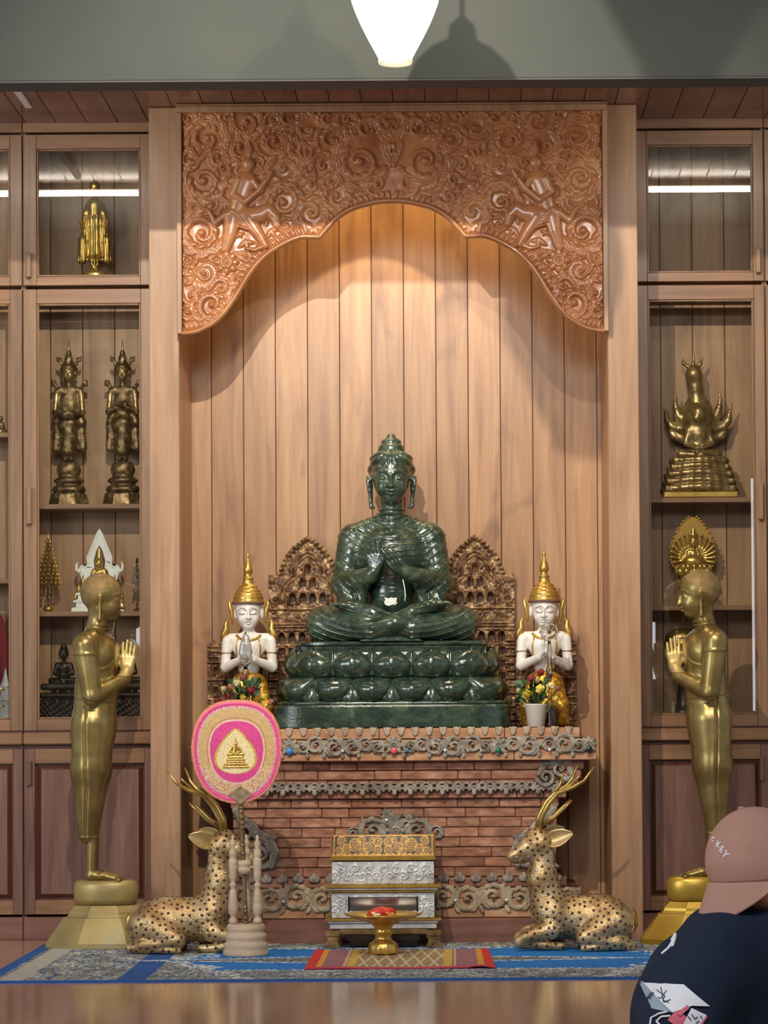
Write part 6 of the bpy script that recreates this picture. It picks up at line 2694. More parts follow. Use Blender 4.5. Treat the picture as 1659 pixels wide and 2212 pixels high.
    laid('chest_band', [(-22, 1378), (-26, 1398), (-25, 1416), (-14, 1428)], 1.9 * u, GOLD)
    B2 = hd
    fx_ = sg * -1
    for s_ in (-1, 1):
        laid('eye_line', [(fx_ + 5 * s_, 1326), (fx_ + 9 * s_, 1328), (fx_ + 14 * s_, 1328), (fx_ + 19 * s_, 1325)], 0.8 * u, FEATURE)
        laid('brow_line', [(fx_ + 3 * s_, 1319), (fx_ + 8 * s_, 1314), (fx_ + 14 * s_, 1314), (fx_ + 20 * s_, 1319)], 0.6 * u, FEATURE)
    laid('lip_line', [(fx_ - 7, 1343.5), (fx_ - 2, 1345), (fx_ + 2, 1345), (fx_ + 7, 1343.5)], 0.7 * u, mat_lip)
    return t


mat_lip = mat_plain('pink_lip_line', (198, 140, 130), 0.6)
angel(538, 'white and gilt kneeling figure with tall crown, left of the green statue', 1)
angel(1176, 'white and gilt kneeling figure with tall crown, right of the green statue', -1)

# crystal wheel on a stem in front of the right figure
YCW = 13.14
scw = S(YCW)
t = thing('crystal_ornament', 'clear crystal wheel on a slender stem, between the pot and the right kneeling figure', 'ornament', (P(1188, 1560, YCW)[0], YCW, ZA + 0.001))
u = 1 / scw
z_ = lambda py: (1573 - py) * u
m = MB()
m.lathe([(5 * u, 0), (5 * u, z_(1568)), (3 * u, z_(1560)), (3 * u, z_(1480)), (6 * u, z_(1462)), (9 * u, z_(1452)), (5 * u, z_(1440)), (4 * u, z_(1400)), (3 * u, z_(1388))], 20)
m.build('stem', CRYSTAL, t)
m = MB()
R0 = 17 * u
m.tube([(R0 * cos(a), 0, z_(1368) + R0 * sin(a)) for a in np.linspace(0, 2 * pi, 33)], 2.6 * u, 8)
for k in range(8):
    a = k * pi / 4
    m.tube([(0, 0, z_(1368)), (R0 * cos(a), 0, z_(1368) + R0 * sin(a))], 1.2 * u, 6)
    m.ball((R0 * 1.12 * cos(a), 0, z_(1368) + R0 * 1.12 * sin(a)), 3 * u, 8, 6)
m.ball((0, 0, z_(1368)), (5 * u, 3 * u, 5 * u), 12, 8)
m.build('wheel', CRYSTAL, t)
t = thing('crystal_ornament', 'clear crystal flame ornament before the left kneeling figure', 'ornament', (P(531, 1560, 13.225)[0], 13.225, ZA + 0.001))
m = MB()
m.lathe([(5 * u, 0), (5 * u, z_(1568)), (3 * u, z_(1560)), (3 * u, z_(1480)), (6 * u, z_(1462)), (8 * u, z_(1452)), (4 * u, z_(1440))], 20)
m.build('stem', CRYSTAL, t)
m = MB()
m.lathe([(3 * u, z_(1440)), (13 * u, z_(1425)), (15 * u, z_(1408)), (12 * u, z_(1390)), (6 * u, z_(1372)), (0.5 * u, z_(1362))], 20, sy=0.35)
m.build('flame', CRYSTAL, t)

# ================================================================== FLOWERS
PETAL = {'yellow': mat_noise('yellow_petals', [(0.3, (214, 190, 60)), (0.7, (238, 222, 110))], 30, 0.6, rand=False),
         'red': mat_noise('dark_red_petals', [(0.3, (120, 34, 36)), (0.7, (168, 56, 54))], 30, 0.6, rand=False),
         'cream': mat_noise('cream_petals', [(0.3, (206, 188, 136)), (0.7, (232, 218, 176))], 30, 0.6, rand=False),
         'pink': mat_noise('faded_pink_petals', [(0.3, (160, 104, 84)), (0.7, (196, 138, 112))], 30, 0.6, rand=False)}
LEAF = mat_noise('green_leaves', [(0.3, (34, 66, 36)), (0.7, (86, 116, 70))], 20, 0.6)


def rose(r):
    m_ = MB()
    for ring, (n, rr, tilt, h) in enumerate(((3, 0.28, 0.15, 0.75), (5, 0.55, 0.45, 0.7), (6, 0.85, 0.8, 0.55))):
        for i in range(n):
            a = 2 * pi * (i + 0.4 * ring) / n
            v, f = [], []
            for j in range(5):
                for k in range(5):
                    s_ = -1 + k / 2
                    t_ = j / 4
                    w = r * 0.52 * (0.5 + 0.5 * ring / 2 + 0.3) * sin(pi * min(0.93, 0.25 + 0.68 * t_))
                    rad = r * rr * (0.35 + 0.65 * t_) - abs(s_) ** 2 * r * 0.14
                    v.append((rad, s_ * w, -r * 0.5 + h * r * 1.5 * t_ - ring * 0.12 * r * t_ ** 2))
            for j in range(4):
                for k in range(4):
                    q = j * 5 + k
                    f.append((q, q + 1, q + 6, q + 5))
            m_.add(v, f, True, Matrix.Rotation(a, 4, 'Z'))
    m_.ball((0, 0, 0), (r * 0.3, r * 0.3, r * 0.5), 8, 6)
    return m_


def leafm(L, w):
    m_ = MB()
    v, f = [], []
    for j in range(7):
        t_ = j / 6
        ww = w * sin(pi * min(0.97, 0.06 + 0.9 * t_)) ** 0.8
        for s_ in (-1, 0, 1):
            v.append((s_ * ww, -0.25 * ww * abs(s_) + 0.2 * L * t_ * t_, L * t_))
    for j in range(6):
        for k in range(2):
            q = j * 3 + k
            f.append((q, q + 1, q + 4, q + 3))
    n = len(v)
    v += [(a, b + 0.0012, c) for a, b, c in v]
    f += [tuple(i + n for i in q[::-1]) for q in f]
    m_.add(v, f, True)
    return m_


def bouquet(cpx, lab, seed, flowers, pot_mat, gold_strip=False):
    YFw = 13.145
    u = 1 / S(YFw)
    t = thing('potted_flowers', lab, 'flowers', (P(cpx, 1560, YFw)[0], YFw, ZA + 0.0115 * 0 + 0.001))
    m = MB()
    m.lathe([(17 * u, 0), (18.5 * u, 1 * u), (24.5 * u, 47 * u), (25.5 * u, 48 * u), (25 * u, 50 * u), (23 * u, 50 * u), (21 * u, 40 * u), (1 * u, 38 * u)], 32)
    m.build('pot', pot_mat, t)
    rg = random.Random(seed)
    lm = None
    for i in range(34):
        a = rg.uniform(0, 2 * pi)
        el = rg.uniform(0.15, 1.3)
        rr = rg.uniform(8, 36) * u
        if lm is None:
            o = leafm(24 * u, 8 * u).build('leaf', LEAF, t)
            lm = o.data
        else:
            o = put(bpy.data.objects.new('leaf', lm), t)
        o.location = (rr * cos(a), rr * sin(a) * 0.7, (58 + rg.uniform(-8, 36)) * u)
        o.rotation_euler = (rg.uniform(-1.2, 1.2), rg.uniform(-1.2, 1.2), a)
    m = MB()
    for px, py, r_, c, yy in flowers:
        m.tube([(0, 0, 38 * u), ((px - cpx) * u * 0.5, yy * 0.4, (1573 - py - 30) * u), ((px - cpx) * u, yy, (1573 - py) * u)], 1.4 * u, 5)
    m.build('stems', LEAF, t)
    cache = {}
    for px, py, r_, c, yy in flowers:
        key = (r_, c)
        if key not in cache:
            o = rose(r_ * u).build(c + '_flower', PETAL[c], t)
            cache[key] = o.data
        else:
            o = put(bpy.data.objects.new(c + '_flower', cache[key]), t)
        o.location = ((px - cpx) * u, yy, (1573 - py) * u)
        o.rotation_euler = (0.9 + rg.uniform(-0.3, 0.3), rg.uniform(-0.5, 0.5), rg.uniform(0, 6))
    return t


WHITE_POT = mat_plain('white_glazed_pot', (214, 208, 196), 0.35)
bouquet(1158, 'white pot of yellow and red cloth flowers right of the green statue base', 3,
        [(1137, 1502, 14, 'yellow', -0.06), (1166, 1491, 14, 'yellow', -0.07), (1200, 1512, 10, 'yellow', -0.04), (1148, 1468, 12, 'red', -0.04), (1168, 1455, 12, 'red', 0.0), (1120, 1493, 10, 'cream', -0.03), (1190, 1484, 11, 'cream', -0.03), (1206, 1490, 10, 'pink', 0.0), (1160, 1474, 9, 'cream', -0.05), (1186, 1462, 9, 'pink', 0.0)], WHITE_POT)
bouquet(530, 'potted cloth flowers in faded pink and cream behind the pink fan', 8,
        [(527, 1462, 12, 'pink', -0.05), (514, 1474, 12, 'cream', -0.05), (545, 1490, 14, 'red', -0.07), (484, 1486, 10, 'cream', -0.03), (500, 1482, 11, 'pink', -0.05), (572, 1504, 11, 'yellow', -0.04), (560, 1480, 10, 'cream', 0), (496, 1502, 10, 'red', -0.05), (528, 1506, 10, 'yellow', -0.08), (585, 1515, 9, 'pink', 0), (470, 1512, 9, 'red', 0)], WHITE_POT)
YV = 13.2
t = thing('dark_vase', 'small dark vase standing between the white pot and the gilt knees', 'vase', (P(1193, 1560, YV)[0], YV, ZA + 0.001))
m = MB()
u = 1 / S(YV)
m.lathe([(6 * u, 0), (7 * u, 2 * u), (9 * u, 22 * u), (8 * u, 36 * u), (5 * u, 42 * u), (6 * u, 46 * u), (4 * u, 46 * u)], 20)
m.build('vase_body', mat_plain('dark_glaze', (70, 62, 62), 0.3), t)

# ================================================================== SMALL FIGURES IN THE CABINETS
YI = 13.585
si = S(YI)
ui = 1 / si
zsh = {'up': Z_UP0 - 0.004, 's0': Z_S[0], 's1': Z_S[1], 'bot': Z_GP0 - 0.004}


def at_shelf(name, lab, cpx, py, z, cat='statue', group=None, Y=YI, rot=0.0):
    return thing(name, lab, cat, (P(cpx, py, Y)[0], Y, z + 0.001), rot, group)


def tiers(m, lv, n=8, base=0.0, rot=pi / 8, sy=0.8, smooth=False):
    m.lathe([(r * ui, h * ui) for r, h in lv], n, smooth=smooth, rot=rot, sy=sy)


# gilt robed figure on the top shelf (248 px tall)
t = at_shelf('robed_gilt_statuette', 'polished gilt robed figure on the top shelf of the left cabinet', 205, 560, zsh['up'])
B = SD()
B.frame((0, 0, 0), None, ui)
B.ell((0, 4, 60), (11, 12, 52), k=10)
for s_ in (-1, 1):
    B.cap((4 * s_, 0, 22), (4 * s_, 0, 50), 3, 5, k=3)
    B.chain([(15 * s_, 3, 130), (24 * s_, 4, 90), (28 * s_, 4, 46)], [9, 11, 11], k=5)
    B.chain([(27 * s_, 4, 50), (17 * s_, 4, 46)], [9, 6], k=5)
    B.cap((20 * s_, 0, 150), (26 * s_, -3, 118), 6, 5.5, k=4)
    B.cap((26 * s_, -3, 118), (30 * s_, -14, 128), 5, 4, k=3)
    B.ell((4.5 * s_, -3, 23), (4, 8, 4), k=2)
B.cap((0, 2, 130), (0, 2, 60), 15, 12, k=6)
B.cap((0, 2, 165), (0, 2, 125), 17, 13, k=8)
B.cap((-14, 2, 163), (14, 2, 163), 8, k=6)
B.cap((0, 1, 165), (0, 1, 185), 6, k=4)
B.ell((0, 4, 40), (40, 7, 4), k=4, op='s')
head(B, (0, 0, 200), 10, fine=False)
B.ell((0, 1, 209), (12, 11, 9), k=3)
B.cap((0, 1, 215), (0, 1, 243), 6, 1.5, k=3)
B.frame()
B.disp(lambda x, y, z: 0.0016 * np.cos(x * 150 / (0.4 + 0.002 + z * 0)), (-0.12, -0.1, 0.08), (0.12, 0.1, 0.33))
B.build('figure', 0.0026, GOLD, t)
m = MB()
tiers(m, [(29, 0), (30, 4), (26, 10), (28, 14), (24, 20)], 24, smooth=True)
m.build('pedestal', GOLD, t)


def crowned(cpx, lab, pose, py0):
    t = at_shelf('crowned_bronze_statuette', lab, cpx, 950, zsh['s0'])
    B = SD()
    B.frame((0, 0, 0), None, ui)
    for s_ in (-1, 1):
        B.cap((6 * s_, 0, 100), (6 * s_, 0, 130), 5, 7, k=3)
        B.ell((6.5 * s_, -5, 98), (5, 9, 4), k=3)
        B.chain([(15 * s_, 7, 240), (26 * s_, 8, 180), (29 * s_, 8, 125)], [8, 9, 9], k=8)
        B.cap((29 * s_, 8, 122), (18 * s_, 8, 122), 6, k=4)
        B.chain([(27 * s_, 8, 255), (33 * s_, 6, 268), (37 * s_, 6, 262), (38 * s_, 6, 272)], [4, 4, 3, 1], k=3)
        B.chain([(15 * s_, 2, 306), (20 * s_, 2, 318), (24 * s_, 2, 314), (27 * s_, 2, 324)], [4, 3.5, 2.5, 1], k=2)
        B.chain([(12 * s_, 3, 284), (15 * s_, 3, 296)], [4, 4], k=2)
        B.cap((26 * s_, 1, 246), (30 * s_, -4, 200), 6.5, 6, k=3)
        if pose == 0:
            B.cap((30 * s_, -4, 200), (8 * s_, -22, 190), 6, 4.5, k=3)
        else:
            B.cap((30 * s_, -4, 203), (-8 * s_, -18 - 3 * s_, 218), 6, 4.2, k=3)
    B.cap((0, 1, 175), (0, 0, 118), 20, 16, k=8)
    B.ell((0, 0, 178), (21, 15, 18), k=8)
    B.ell((0, 1, 222), (20, 13, 34), k=8)
    B.cap((-18, 1, 250), (18, 1, 250), 8, k=6)
    B.cap((0, 0, 255), (0, 0, 272), 6, k=4)
    head(B, (0, -1, 284), 12, fine=False)
    B.ell((0, 0, 298), (15, 14, 8), k=4)
    B.chain([(0, 0, 300), (0, 0, 318), (0, 0, 332)], [13, 8, 4], k=4)
    B.ell((0, 0, 330), (6, 6, 4), k=2)
    B.cap((0, 0, 332), (0, 0, 358), 3.4, 1, k=2)
    B.frame()
    B.disp(lambda x, y, z: 0.0008 * np.sin(z * 900) * np.sin(x * 700), (-0.06, -0.1, 115 * ui), (0.06, 0.1, 200 * ui))
    B.build('figure', 0.0026, BRONZE, t, split=lambda C_: ((C_[:, 2] * si > 268) & (C_[:, 2] * si < 296) & (np.abs(C_[:, 0]) * si < 11) & (C_[:, 1] < -0.008) | (np.abs(C_[:, 0]) * si > 22) & (C_[:, 2] * si < 240) & (C_[:, 2] * si > 205)).astype(int))  # lighter bronze on the arms puts their bright highlights into the colour
    t.children[0].data.materials.append(BRONZE_SM)
    m = MB()
    tiers(m, [(46, 0), (41, 22), (36, 26)], 8)
    m.build('stepped_base', BRONZE, t)
    m = MB()
    tiers(m, [(33, 26.5), (37, 32), (34, 40), (26, 42), (27, 46), (33, 50), (33, 54), (24, 60), (22, 64), (25, 68), (27, 76), (24, 88), (20, 92)], 24, smooth=True)
    m.build('turned_base', BRONZE, t)
    if pose == 0:
        m = MB()
        m.lathe([(5 * ui, 0), (14 * ui, 4 * ui), (18 * ui, 12 * ui), (16 * ui, 20 * ui), (13 * ui, 21 * ui)], 20, (0, -20 * ui, 182 * ui))
        m.build('bowl', BRONZE, t)


crowned(149, 'crowned bronze figure holding a round bowl, left cabinet shelf', 0, 1083)
crowned(265, 'crowned bronze figure with crossed hands, left cabinet shelf', 1, 1083)

# gold-leaf cone tree
t = at_shelf('gold_leaf_tree', 'slim gold cone tree on a stick behind the gilt head, left cabinet', 104, 1240, zsh['s1'], 'ornament')
m = MB()
m.lathe([(3 * ui, 0), (10 * ui, 3 * ui), (12 * ui, 8 * ui), (8 * ui, 13 * ui), (2 * ui, 15 * ui)], 16)
m.build('foot', GOLD, t)
m = MB()
m.tube([(0, 0, 12 * ui), (0, 0, 160 * ui)], 1.2 * ui, 6)
m.build('stick', BRONZE, t)
m = MB()
rg = random.Random(4)
for lv in range(11):
    h = 60 + lv * 9
    R0 = 25 * (1 - lv / 11.5)
    n = max(4, int(16 * (1 - lv / 12)))
    for i in range(n):
        a = 2 * pi * (i + 0.5 * (lv % 2)) / n
        b = Vector((R0 * cos(a) * ui, R0 * sin(a) * ui, h * ui))
        m.tube([b + Vector((q * cos(a) * ui, q * sin(a) * ui, w * ui)) for q, w in ((-6, 4), (0, 0), (3, 4), (0, 7), (-3, 5))], [1.2 * ui, 1.8 * ui, 1.6 * ui, 1.2 * ui, 0.6 * ui], 5)
m.lathe([(3 * ui, 150 * ui), (2.6 * ui, 160 * ui), (0.3 * ui, 182 * ui)], 8)
o = m.build('gold_curls', GOLD, t)
o['kind'] = 'stuff'


def small_seated(B, K=1.0, z0=0.0, torso_h=1.0):
    """units: half the knee width = 1"""
    for s_ in (-1, 1):
        B.cap((0.25 * s_, 0.12, z0 + 0.2), (0.78 * s_, -0.05, z0 + 0.18), 0.22, 0.2, k=0.08)
        B.cap((0.78 * s_, -0.08, z0 + 0.17), (-0.1 * s_, -0.4, z0 + 0.16 + 0.06 * s_), 0.18, 0.12, k=0.06)
        B.cap((0.44 * s_, 0.02, z0 + 1.18), (0.56 * s_, -0.04, z0 + 0.66), 0.15, 0.13, k=0.06)
        B.cap((0.56 * s_, -0.04, z0 + 0.64), (0.14 * s_, -0.36, z0 + 0.42), 0.13, 0.09, k=0.05)
        B.ell((0.1 * s_, -0.42, z0 + 0.40), (0.16, 0.1, 0.06), k=0.05)
    B.ell((0, 0.06, z0 + 0.6), (0.3, 0.24, 0.45), k=0.1)
    B.ell((0, 0.04, z0 + 1.02), (0.42, 0.27, 0.34), k=0.12)
    B.cap((-0.36, 0.03, z0 + 1.22), (0.36, 0.03, z0 + 1.22), 0.13, k=0.1)
    B.cap((0, 0.02, z0 + 1.3), (0, 0.02, z0 + 1.5), 0.12, k=0.06)


# seated figure under the naga
t = at_shelf('serpent_sheltered_statuette', 'bronze seated figure on serpent coils under a hood, right cabinet shelf', 1510, 1000, Z_S[0] + 0.012)
B = SD()
B.frame((0, 0, 0), None, ui)
lv = [(76, 20, 9), (73, 36, 8), (69, 52, 8), (63, 67, 8), (57, 82, 8)]
for r_, h_, th_ in lv:
    pts = [(r_ * cos(a), r_ * 0.5 * sin(a), h_ + 4 * cos(a * 2 + pi) * (1 if r_ > 60 else 0.3)) for a in np.linspace(0, 2 * pi, 25)]
    B.chain(pts, th_, k=3)
    B.box((0, 0, h_), (r_, r_ * 0.45, th_ * 0.8), rd=4, k=3)
B.frame((0, 0, 88 * ui), None, 50 * ui)
small_seated(B)
B.frame((0, 0, 88 * ui), None, ui)
head(B, (0, -2, 92), 14, fine=False)
B.ell((0, 0, 103), (16, 15, 13), k=4)
B.frame((0, 0, 0), None, ui)
B.cap((0, 16, 120), (0, 20, 170), 24, 34, k=10)
B.ell((0, 22, 178), (37, 10, 48), k=8)
B.chain([(0, 22, 200), (-4, 22, 240), (-8, 20, 268)], [20, 16, 18], k=8)
B.ell((-8, 14, 272), (18, 16, 18), k=6)
for a, (x_, z_) in enumerate(((-34, 312), (-8, 320), (12, 310))):
    B.chain([(-8 + (x_ + 8) * 0.3, 16, 286), (x_ * 0.8 - 3, 16, 296), (x_, 16, z_)], [5, 4, 1], k=3)
for s_ in (-1, 1):
    B.chain([(26 * s_, 22, 165), (42 * s_, 22, 182), (47 * s_, 20, 200)], [14, 9, 8], k=8)
    B.chain([(47 * s_, 20, 200), (49 * s_, 18, 216), (47 * s_, 18, 236)], [7, 4, 1], k=3)
    B.chain([(28 * s_, 22, 150), (55 * s_, 22, 158), (66 * s_, 20, 172)], [15, 9, 8], k=8)
    B.chain([(66 * s_, 20, 172), (69 * s_, 18, 190), (76 * s_, 18, 210)], [7, 4, 1], k=3)
    B.chain([(25 * s_, 22, 130), (52 * s_, 22, 138), (60 * s_, 20, 146)], [12, 7, 4], k=8)
B.build('figure', 0.0028, BRONZE_SM, t)
m = MB()
m.box(-80 * ui, 80 * ui, -40 * ui, 38 * ui, 0, 13 * ui, 0.004)
m.build('plinth', GOLD, t)

# many-armed gilt figure
t = at_shelf('many_armed_gilt_figure', 'shiny gilt many-armed figure with a leaf-shaped halo, right cabinet', 1498, 1230, Z_S[1] + 0.01)
B = SD()
B.frame((0, 0, 0), None, ui)
B.ell((0, 0, 96), (24, 14, 16), k=6)
B.frame((0, 0, 92 * ui), None, 22 * ui)
small_seated(B)
B.frame((0, 0, 0), None, ui)
head(B, (0, -3, 138), 9, fine=False)
B.cap((0, 0, 148), (0, 0, 168), 7, 3, k=3)
for s_ in (-1, 1):
    for k in range(9):
        a = -0.45 + k * 0.24
        L0 = 48 - 0.6 * k
        q0 = (6 * s_, 6, 112)
        q1 = (L0 * 0.6 * cos(a) * s_, 4, 108 + L0 * 0.5 * sin(a))
        q2 = (L0 * cos(a * 1.15) * s_, 1, 112 + L0 * 0.9 * sin(a * 1.15) + 4)
        B.chain([q0, q1, q2], [3.4, 3, 2.4], k=2)
        B.ell(q2, (3.6, 3.6, 3.6), k=1)
B.build('figure', 0.0026, GOLD, t)
m = MB()
hl = []
for i in range(41):
    a = -0.42 * pi + 1.84 * pi * i / 40
    an = -pi / 2 - 0.92 * pi + 1.84 * pi * i / 40
    rx = 50 * (1 if sin(an) < 0.2 else 1 - 0.35 * (sin(an) - 0.2))
    rz = 62 if sin(an) < 0 else 84
    hl.append((rx * cos(an) * ui, (112 + rz * sin(an) * (1 if sin(an) > 0 else 0.75)) * ui))
m.prism(hl, 0.024, 0.03)
m.build('halo', mat_plain('dull_gold_halo', (168, 128, 58), 0.45, 0.6), t)
m = MB()
for x_, z_ in hl:
    m.ball((x_, 0.024, z_), (3.2 * ui, 3 * ui, 3.8 * ui), 7, 5)
o = m.build('halo_flames', GOLD, t)
o['kind'] = 'stuff'
m = MB()
tiers(m, [(24, 30), (32, 34), (40, 46), (34, 52), (30, 56)], 20, smooth=True)
m.lathe([(16 * ui, 0), (20 * ui, 3 * ui), (12 * ui, 10 * ui), (10 * ui, 20 * ui), (15 * ui, 30 * ui)], 16)
for i in range(12):
    a = 2 * pi * i / 12
    m.ball((34 * cos(a) * ui, 28 * sin(a) * ui, 74 * ui), (8 * ui, 6 * ui, 9 * ui), 7, 5)
    m.ball((26 * cos(a) * ui, 21 * sin(a) * ui, 84 * ui), (7 * ui, 6 * ui, 8 * ui), 7, 5)
m.lathe([(26 * ui, 52 * ui), (32 * ui, 66 * ui), (24 * ui, 88 * ui)], 20, sy=0.8)
m.build('lotus_stand', GOLD, t)
t2 = at_shelf('flat_silver_tray', 'small flat pale tray under the gilt figure, right cabinet', 1466, 1290, Z_S[1] + 0.01 + 0.002, 'tray')
t2.location.z = P(1466, 1290, 13.5)[2]
t2.location.y = 13.535
bpy.data.objects.remove(t2)

# white framed seated figure
t = at_shelf('framed_gilt_statuette', 'gilt seated figure in a white pointed frame above the left gilt head', 214, 1240, zsh['s1'])
m = MB()
out = [(30, 50), (38, 78), (44, 92), (38, 100), (30, 96), (24, 104), (26, 118), (14, 146), (5, 168), (0, 178)]
inn = [(20, 52), (22, 80), (18, 92), (12, 96), (14, 112), (8, 134), (0, 146)]
po = [(x_ * ui, z_ * ui) for x_, z_ in out]
loop_o = po + [(-x_, z_) for x_, z_ in po[-2::-1]]
pi_ = [(x_ * ui, z_ * ui) for x_, z_ in inn]
loop_i = pi_ + [(-x_, z_) for x_, z_ in pi_[-2::-1]]
m.tube([(x_, 0.02, z_) for x_, z_ in loop_o], 3.4 * ui, 7, flat=1.0)
m.tube([(x_, 0.02, z_) for x_, z_ in loop_i], 2.4 * ui, 7)
for q in range(len(out)):
    a = np.array(loop_o[q])
    b = np.array(pi_[min(q, len(pi_) - 1)])
    for s_ in (-1, 1):
        if q < len(out) - 1:
            a2 = np.array(loop_o[q + 1])
            b2 = np.array(pi_[min(q + 1, len(pi_) - 1)])
            quad = [(a[0] * s_, a[1]), (b[0] * s_, b[1]), (b2[0] * s_, b2[1]), (a2[0] * s_, a2[1])]
            m.prism(quad if s_ < 0 else quad[::-1], 0.016, 0.026)
for s_ in (-1, 1):
    m.tube([(40 * ui * s_, 0.02, 84 * ui), (50 * ui * s_, 0.02, 92 * ui), (50 * ui * s_, 0.02, 102 * ui), (47 * ui * s_, 0.02, 110 * ui)], [4 * ui, 4 * ui, 3 * ui, 0.5 * ui], 7)
m.build('white_frame', WHITE_LACQ, t)
B = SD()
B.frame((0, 0, 58 * ui), None, 26 * ui)
small_seated(B)
B.frame((0, 0, 0), None, ui)
head(B, (0, -2, 104), 7.5, fine=False)
B.cap((0, 0, 112), (0, 0, 138), 6, 1.5, k=3)
B.build('figure', 0.0026, GOLD, t)
m = MB()
tiers(m, [(80, 0), (78, 8), (66, 10), (66, 18), (74, 20), (74, 24), (62, 26), (60, 34), (66, 36), (66, 40), (54, 42), (50, 52), (42, 58)], 4, rot=pi / 4, sy=0.5)
m.build('tiered_base', WHITE_LACQ, t)
m = MB()
for s_ in (-1, 1):
    for k, (x_, z_) in enumerate(((34, 58), (43, 42), (50, 25))):
        m.lathe([(3 * ui, 0), (4 * ui, 6 * ui), (2.5 * ui, 12 * ui), (0.3 * ui, 24 * ui)], 8, (x_ * s_ * ui, -0.01, z_ * ui))
m.build('gilt_finials', GOLD, t)

# clear beaded tree at the right edge of the left cabinet
t = at_shelf('crystal_bead_tree', 'clear bead tree against the right side of the left cabinet', 296, 1240, zsh['s1'], 'ornament')
m = MB()
rg = random.Random(7)
m.tube([(0, 0, 0), (0, 0, 110 * ui)], 1 * ui, 6)
for i in range(70):
    h = rg.uniform(56, 116)
    rr = (118 - h) * 0.2 * rg.random() ** 0.5
    a = rg.uniform(0, 6.28)
    m.ball((rr * cos(a) * ui, rr * sin(a) * ui, h * ui), rg.uniform(1.6, 3) * ui, 6, 4)
m.lathe([(9 * ui, 0), (9 * ui, 4 * ui), (2 * ui, 8 * ui)], 14)
m.build('beads', CRYSTAL, t)


# blackened figures on the bottom shelves
def dark_seated(cpx, lab, K, z, py=1450, mat=DARK_BRONZE):
    t = at_shelf('dark_seated_statuette', lab, cpx, py, z)
    B = SD()
    B.frame((0, 0, 78 * ui), None, K * ui)
    small_seated(B)
    B.frame((0, 0, 0), None, ui)
    head(B, (0, -3, 78 + K * 1.85), K * 0.3, fine=False)
    B.cap((0, 0, 78 + K * 2.1), (0, 0, 78 + K * 2.35), K * 0.26, K * 0.2, k=3)
    B.frame((0, 0, 0), None, ui)
    B.box((0, 0, 71), (K + 14, 24, 7), rd=5, k=3)
    B.box((0, 0, 52), (K + 16, 25, 6), rd=5, k=3)
    B.box((0, 0, 22), (K + 20, 27, 22), rd=6, k=4)
    B.frame()
    B.disp(lambda x, y, z: 0.004 * np.sin(x * 190) * np.sin(z * 210 + x * 60), (-0.3, -0.2, 0), (0.3, 0.2, 44 * ui))
    B.build('figure', 0.0032, mat, t)
    return t


dark_seated(138, 'blackened bronze seated figure on the bottom shelf, left of the gilt figure', 34, zsh['bot'])
dark_seated(272, 'blackened bronze seated figure on the bottom shelf, behind the joined gilt hands', 36, zsh['bot'])

# gilt bowl and stand on the bottom shelf of the right cabinet
t = at_shelf('gilt_lidded_bowl', 'dull gilt lidded bowl on a dark stand behind the right joined hands', 1478, 1400, zsh['bot'], 'bowl')
m = MB()
m.lathe([(30 * ui, 0), (32 * ui, 8 * ui), (24 * ui, 14 * ui), (18 * ui, 30 * ui), (14 * ui, 60 * ui), (18 * ui, 90 * ui), (26 * ui, 110 * ui)], 24, sy=0.8)
m.build('dark_stand', DARK_BRONZE, t)
m = MB()
m.lathe([(8 * ui, 110 * ui), (26 * ui, 120 * ui), (38 * ui, 138 * ui), (42 * ui, 152 * ui), (43 * ui, 160 * ui), (38 * ui, 163 * ui), (40 * ui, 166 * ui), (37 * ui, 176 * ui), (26 * ui, 184 * ui), (8 * ui, 188 * ui)], 32, sy=0.8, wob=lambda a, j: 1 + 0.03 * cos(14 * a))
m.build('embossed_bowl', mat_noise('dull_gold_bowl', [(0.3, (104, 78, 34)), (0.7, (176, 142, 70))], 40, 0.35, 0.8, rand=False, bump=0.5, bscale=120), t)
t = at_shelf('dark_seated_statuette', '', 1478, 1400, zsh['bot'])
bpy.data.objects.remove(t)

# the cabinet cut off by the left edge: only slivers show
t = at_shelf('red_draped_statuette', 'seated gilt figure before a red cloth at the left picture edge', -26, 1450, zsh['bot'], Y=13.62)
B = SD()
B.frame((0, 0, 60 * ui), None, 38 * ui)
small_seated(B)
B.frame((0, 0, 0), None, ui)
head(B, (0, -3, 60 + 38 * 1.85), 13, fine=False)
B.box((0, 0, 30), (50, 25, 30), rd=5, k=3)
B.build('figure', 0.0036, GOLD, t)
m = MB()
m.prism([(-60 * ui, 0), (44 * ui, 0), (46 * ui, 130 * ui), (34 * ui, 210 * ui), (20 * ui, 236 * ui), (-30 * ui, 236 * ui)], 0.052, 0.06)
m.build('red_drape', mat_plain('dark_red_drape', (120, 24, 34), 0.8), t)
t = at_shelf('small_gilt_shrine', 'small silver and gilt tiered shrine at the left picture edge', 12, 1500, zsh['bot'], 'shrine', Y=13.525)
m = MB()
tiers(m, [(15, 0), (15, 10), (11, 14), (12, 40), (14, 42), (10, 50), (10, 70), (12, 72), (7, 84), (4, 96), (0.5, 112)], 6, sy=1)
m.build('shrine_body', SILVER, t)
m = MB()
for k in range(16):
    a = k * 0.9
    m.ball((13 * cos(a) * ui, 13 * sin(a) * ui, (6 + k * 5) * ui), 3 * ui, 6, 5)
m.build('gilt_studs', GOLD, t)
t = at_shelf('small_gilt_figure', 'tiny gilt reclining figure on the upper shelf at the left picture edge', -2, 900, Z_SL[0])
m = MB()
tiers(m, [(18, 0), (18, 8), (12, 12)], 12, smooth=True)
m.ball((4 * ui, 0, 20 * ui), (8 * ui, 6 * ui, 9 * ui), 10, 7)
m.ball((4 * ui, 0, 34 * ui), (5 * ui, 5 * ui, 6 * ui), 10, 7)
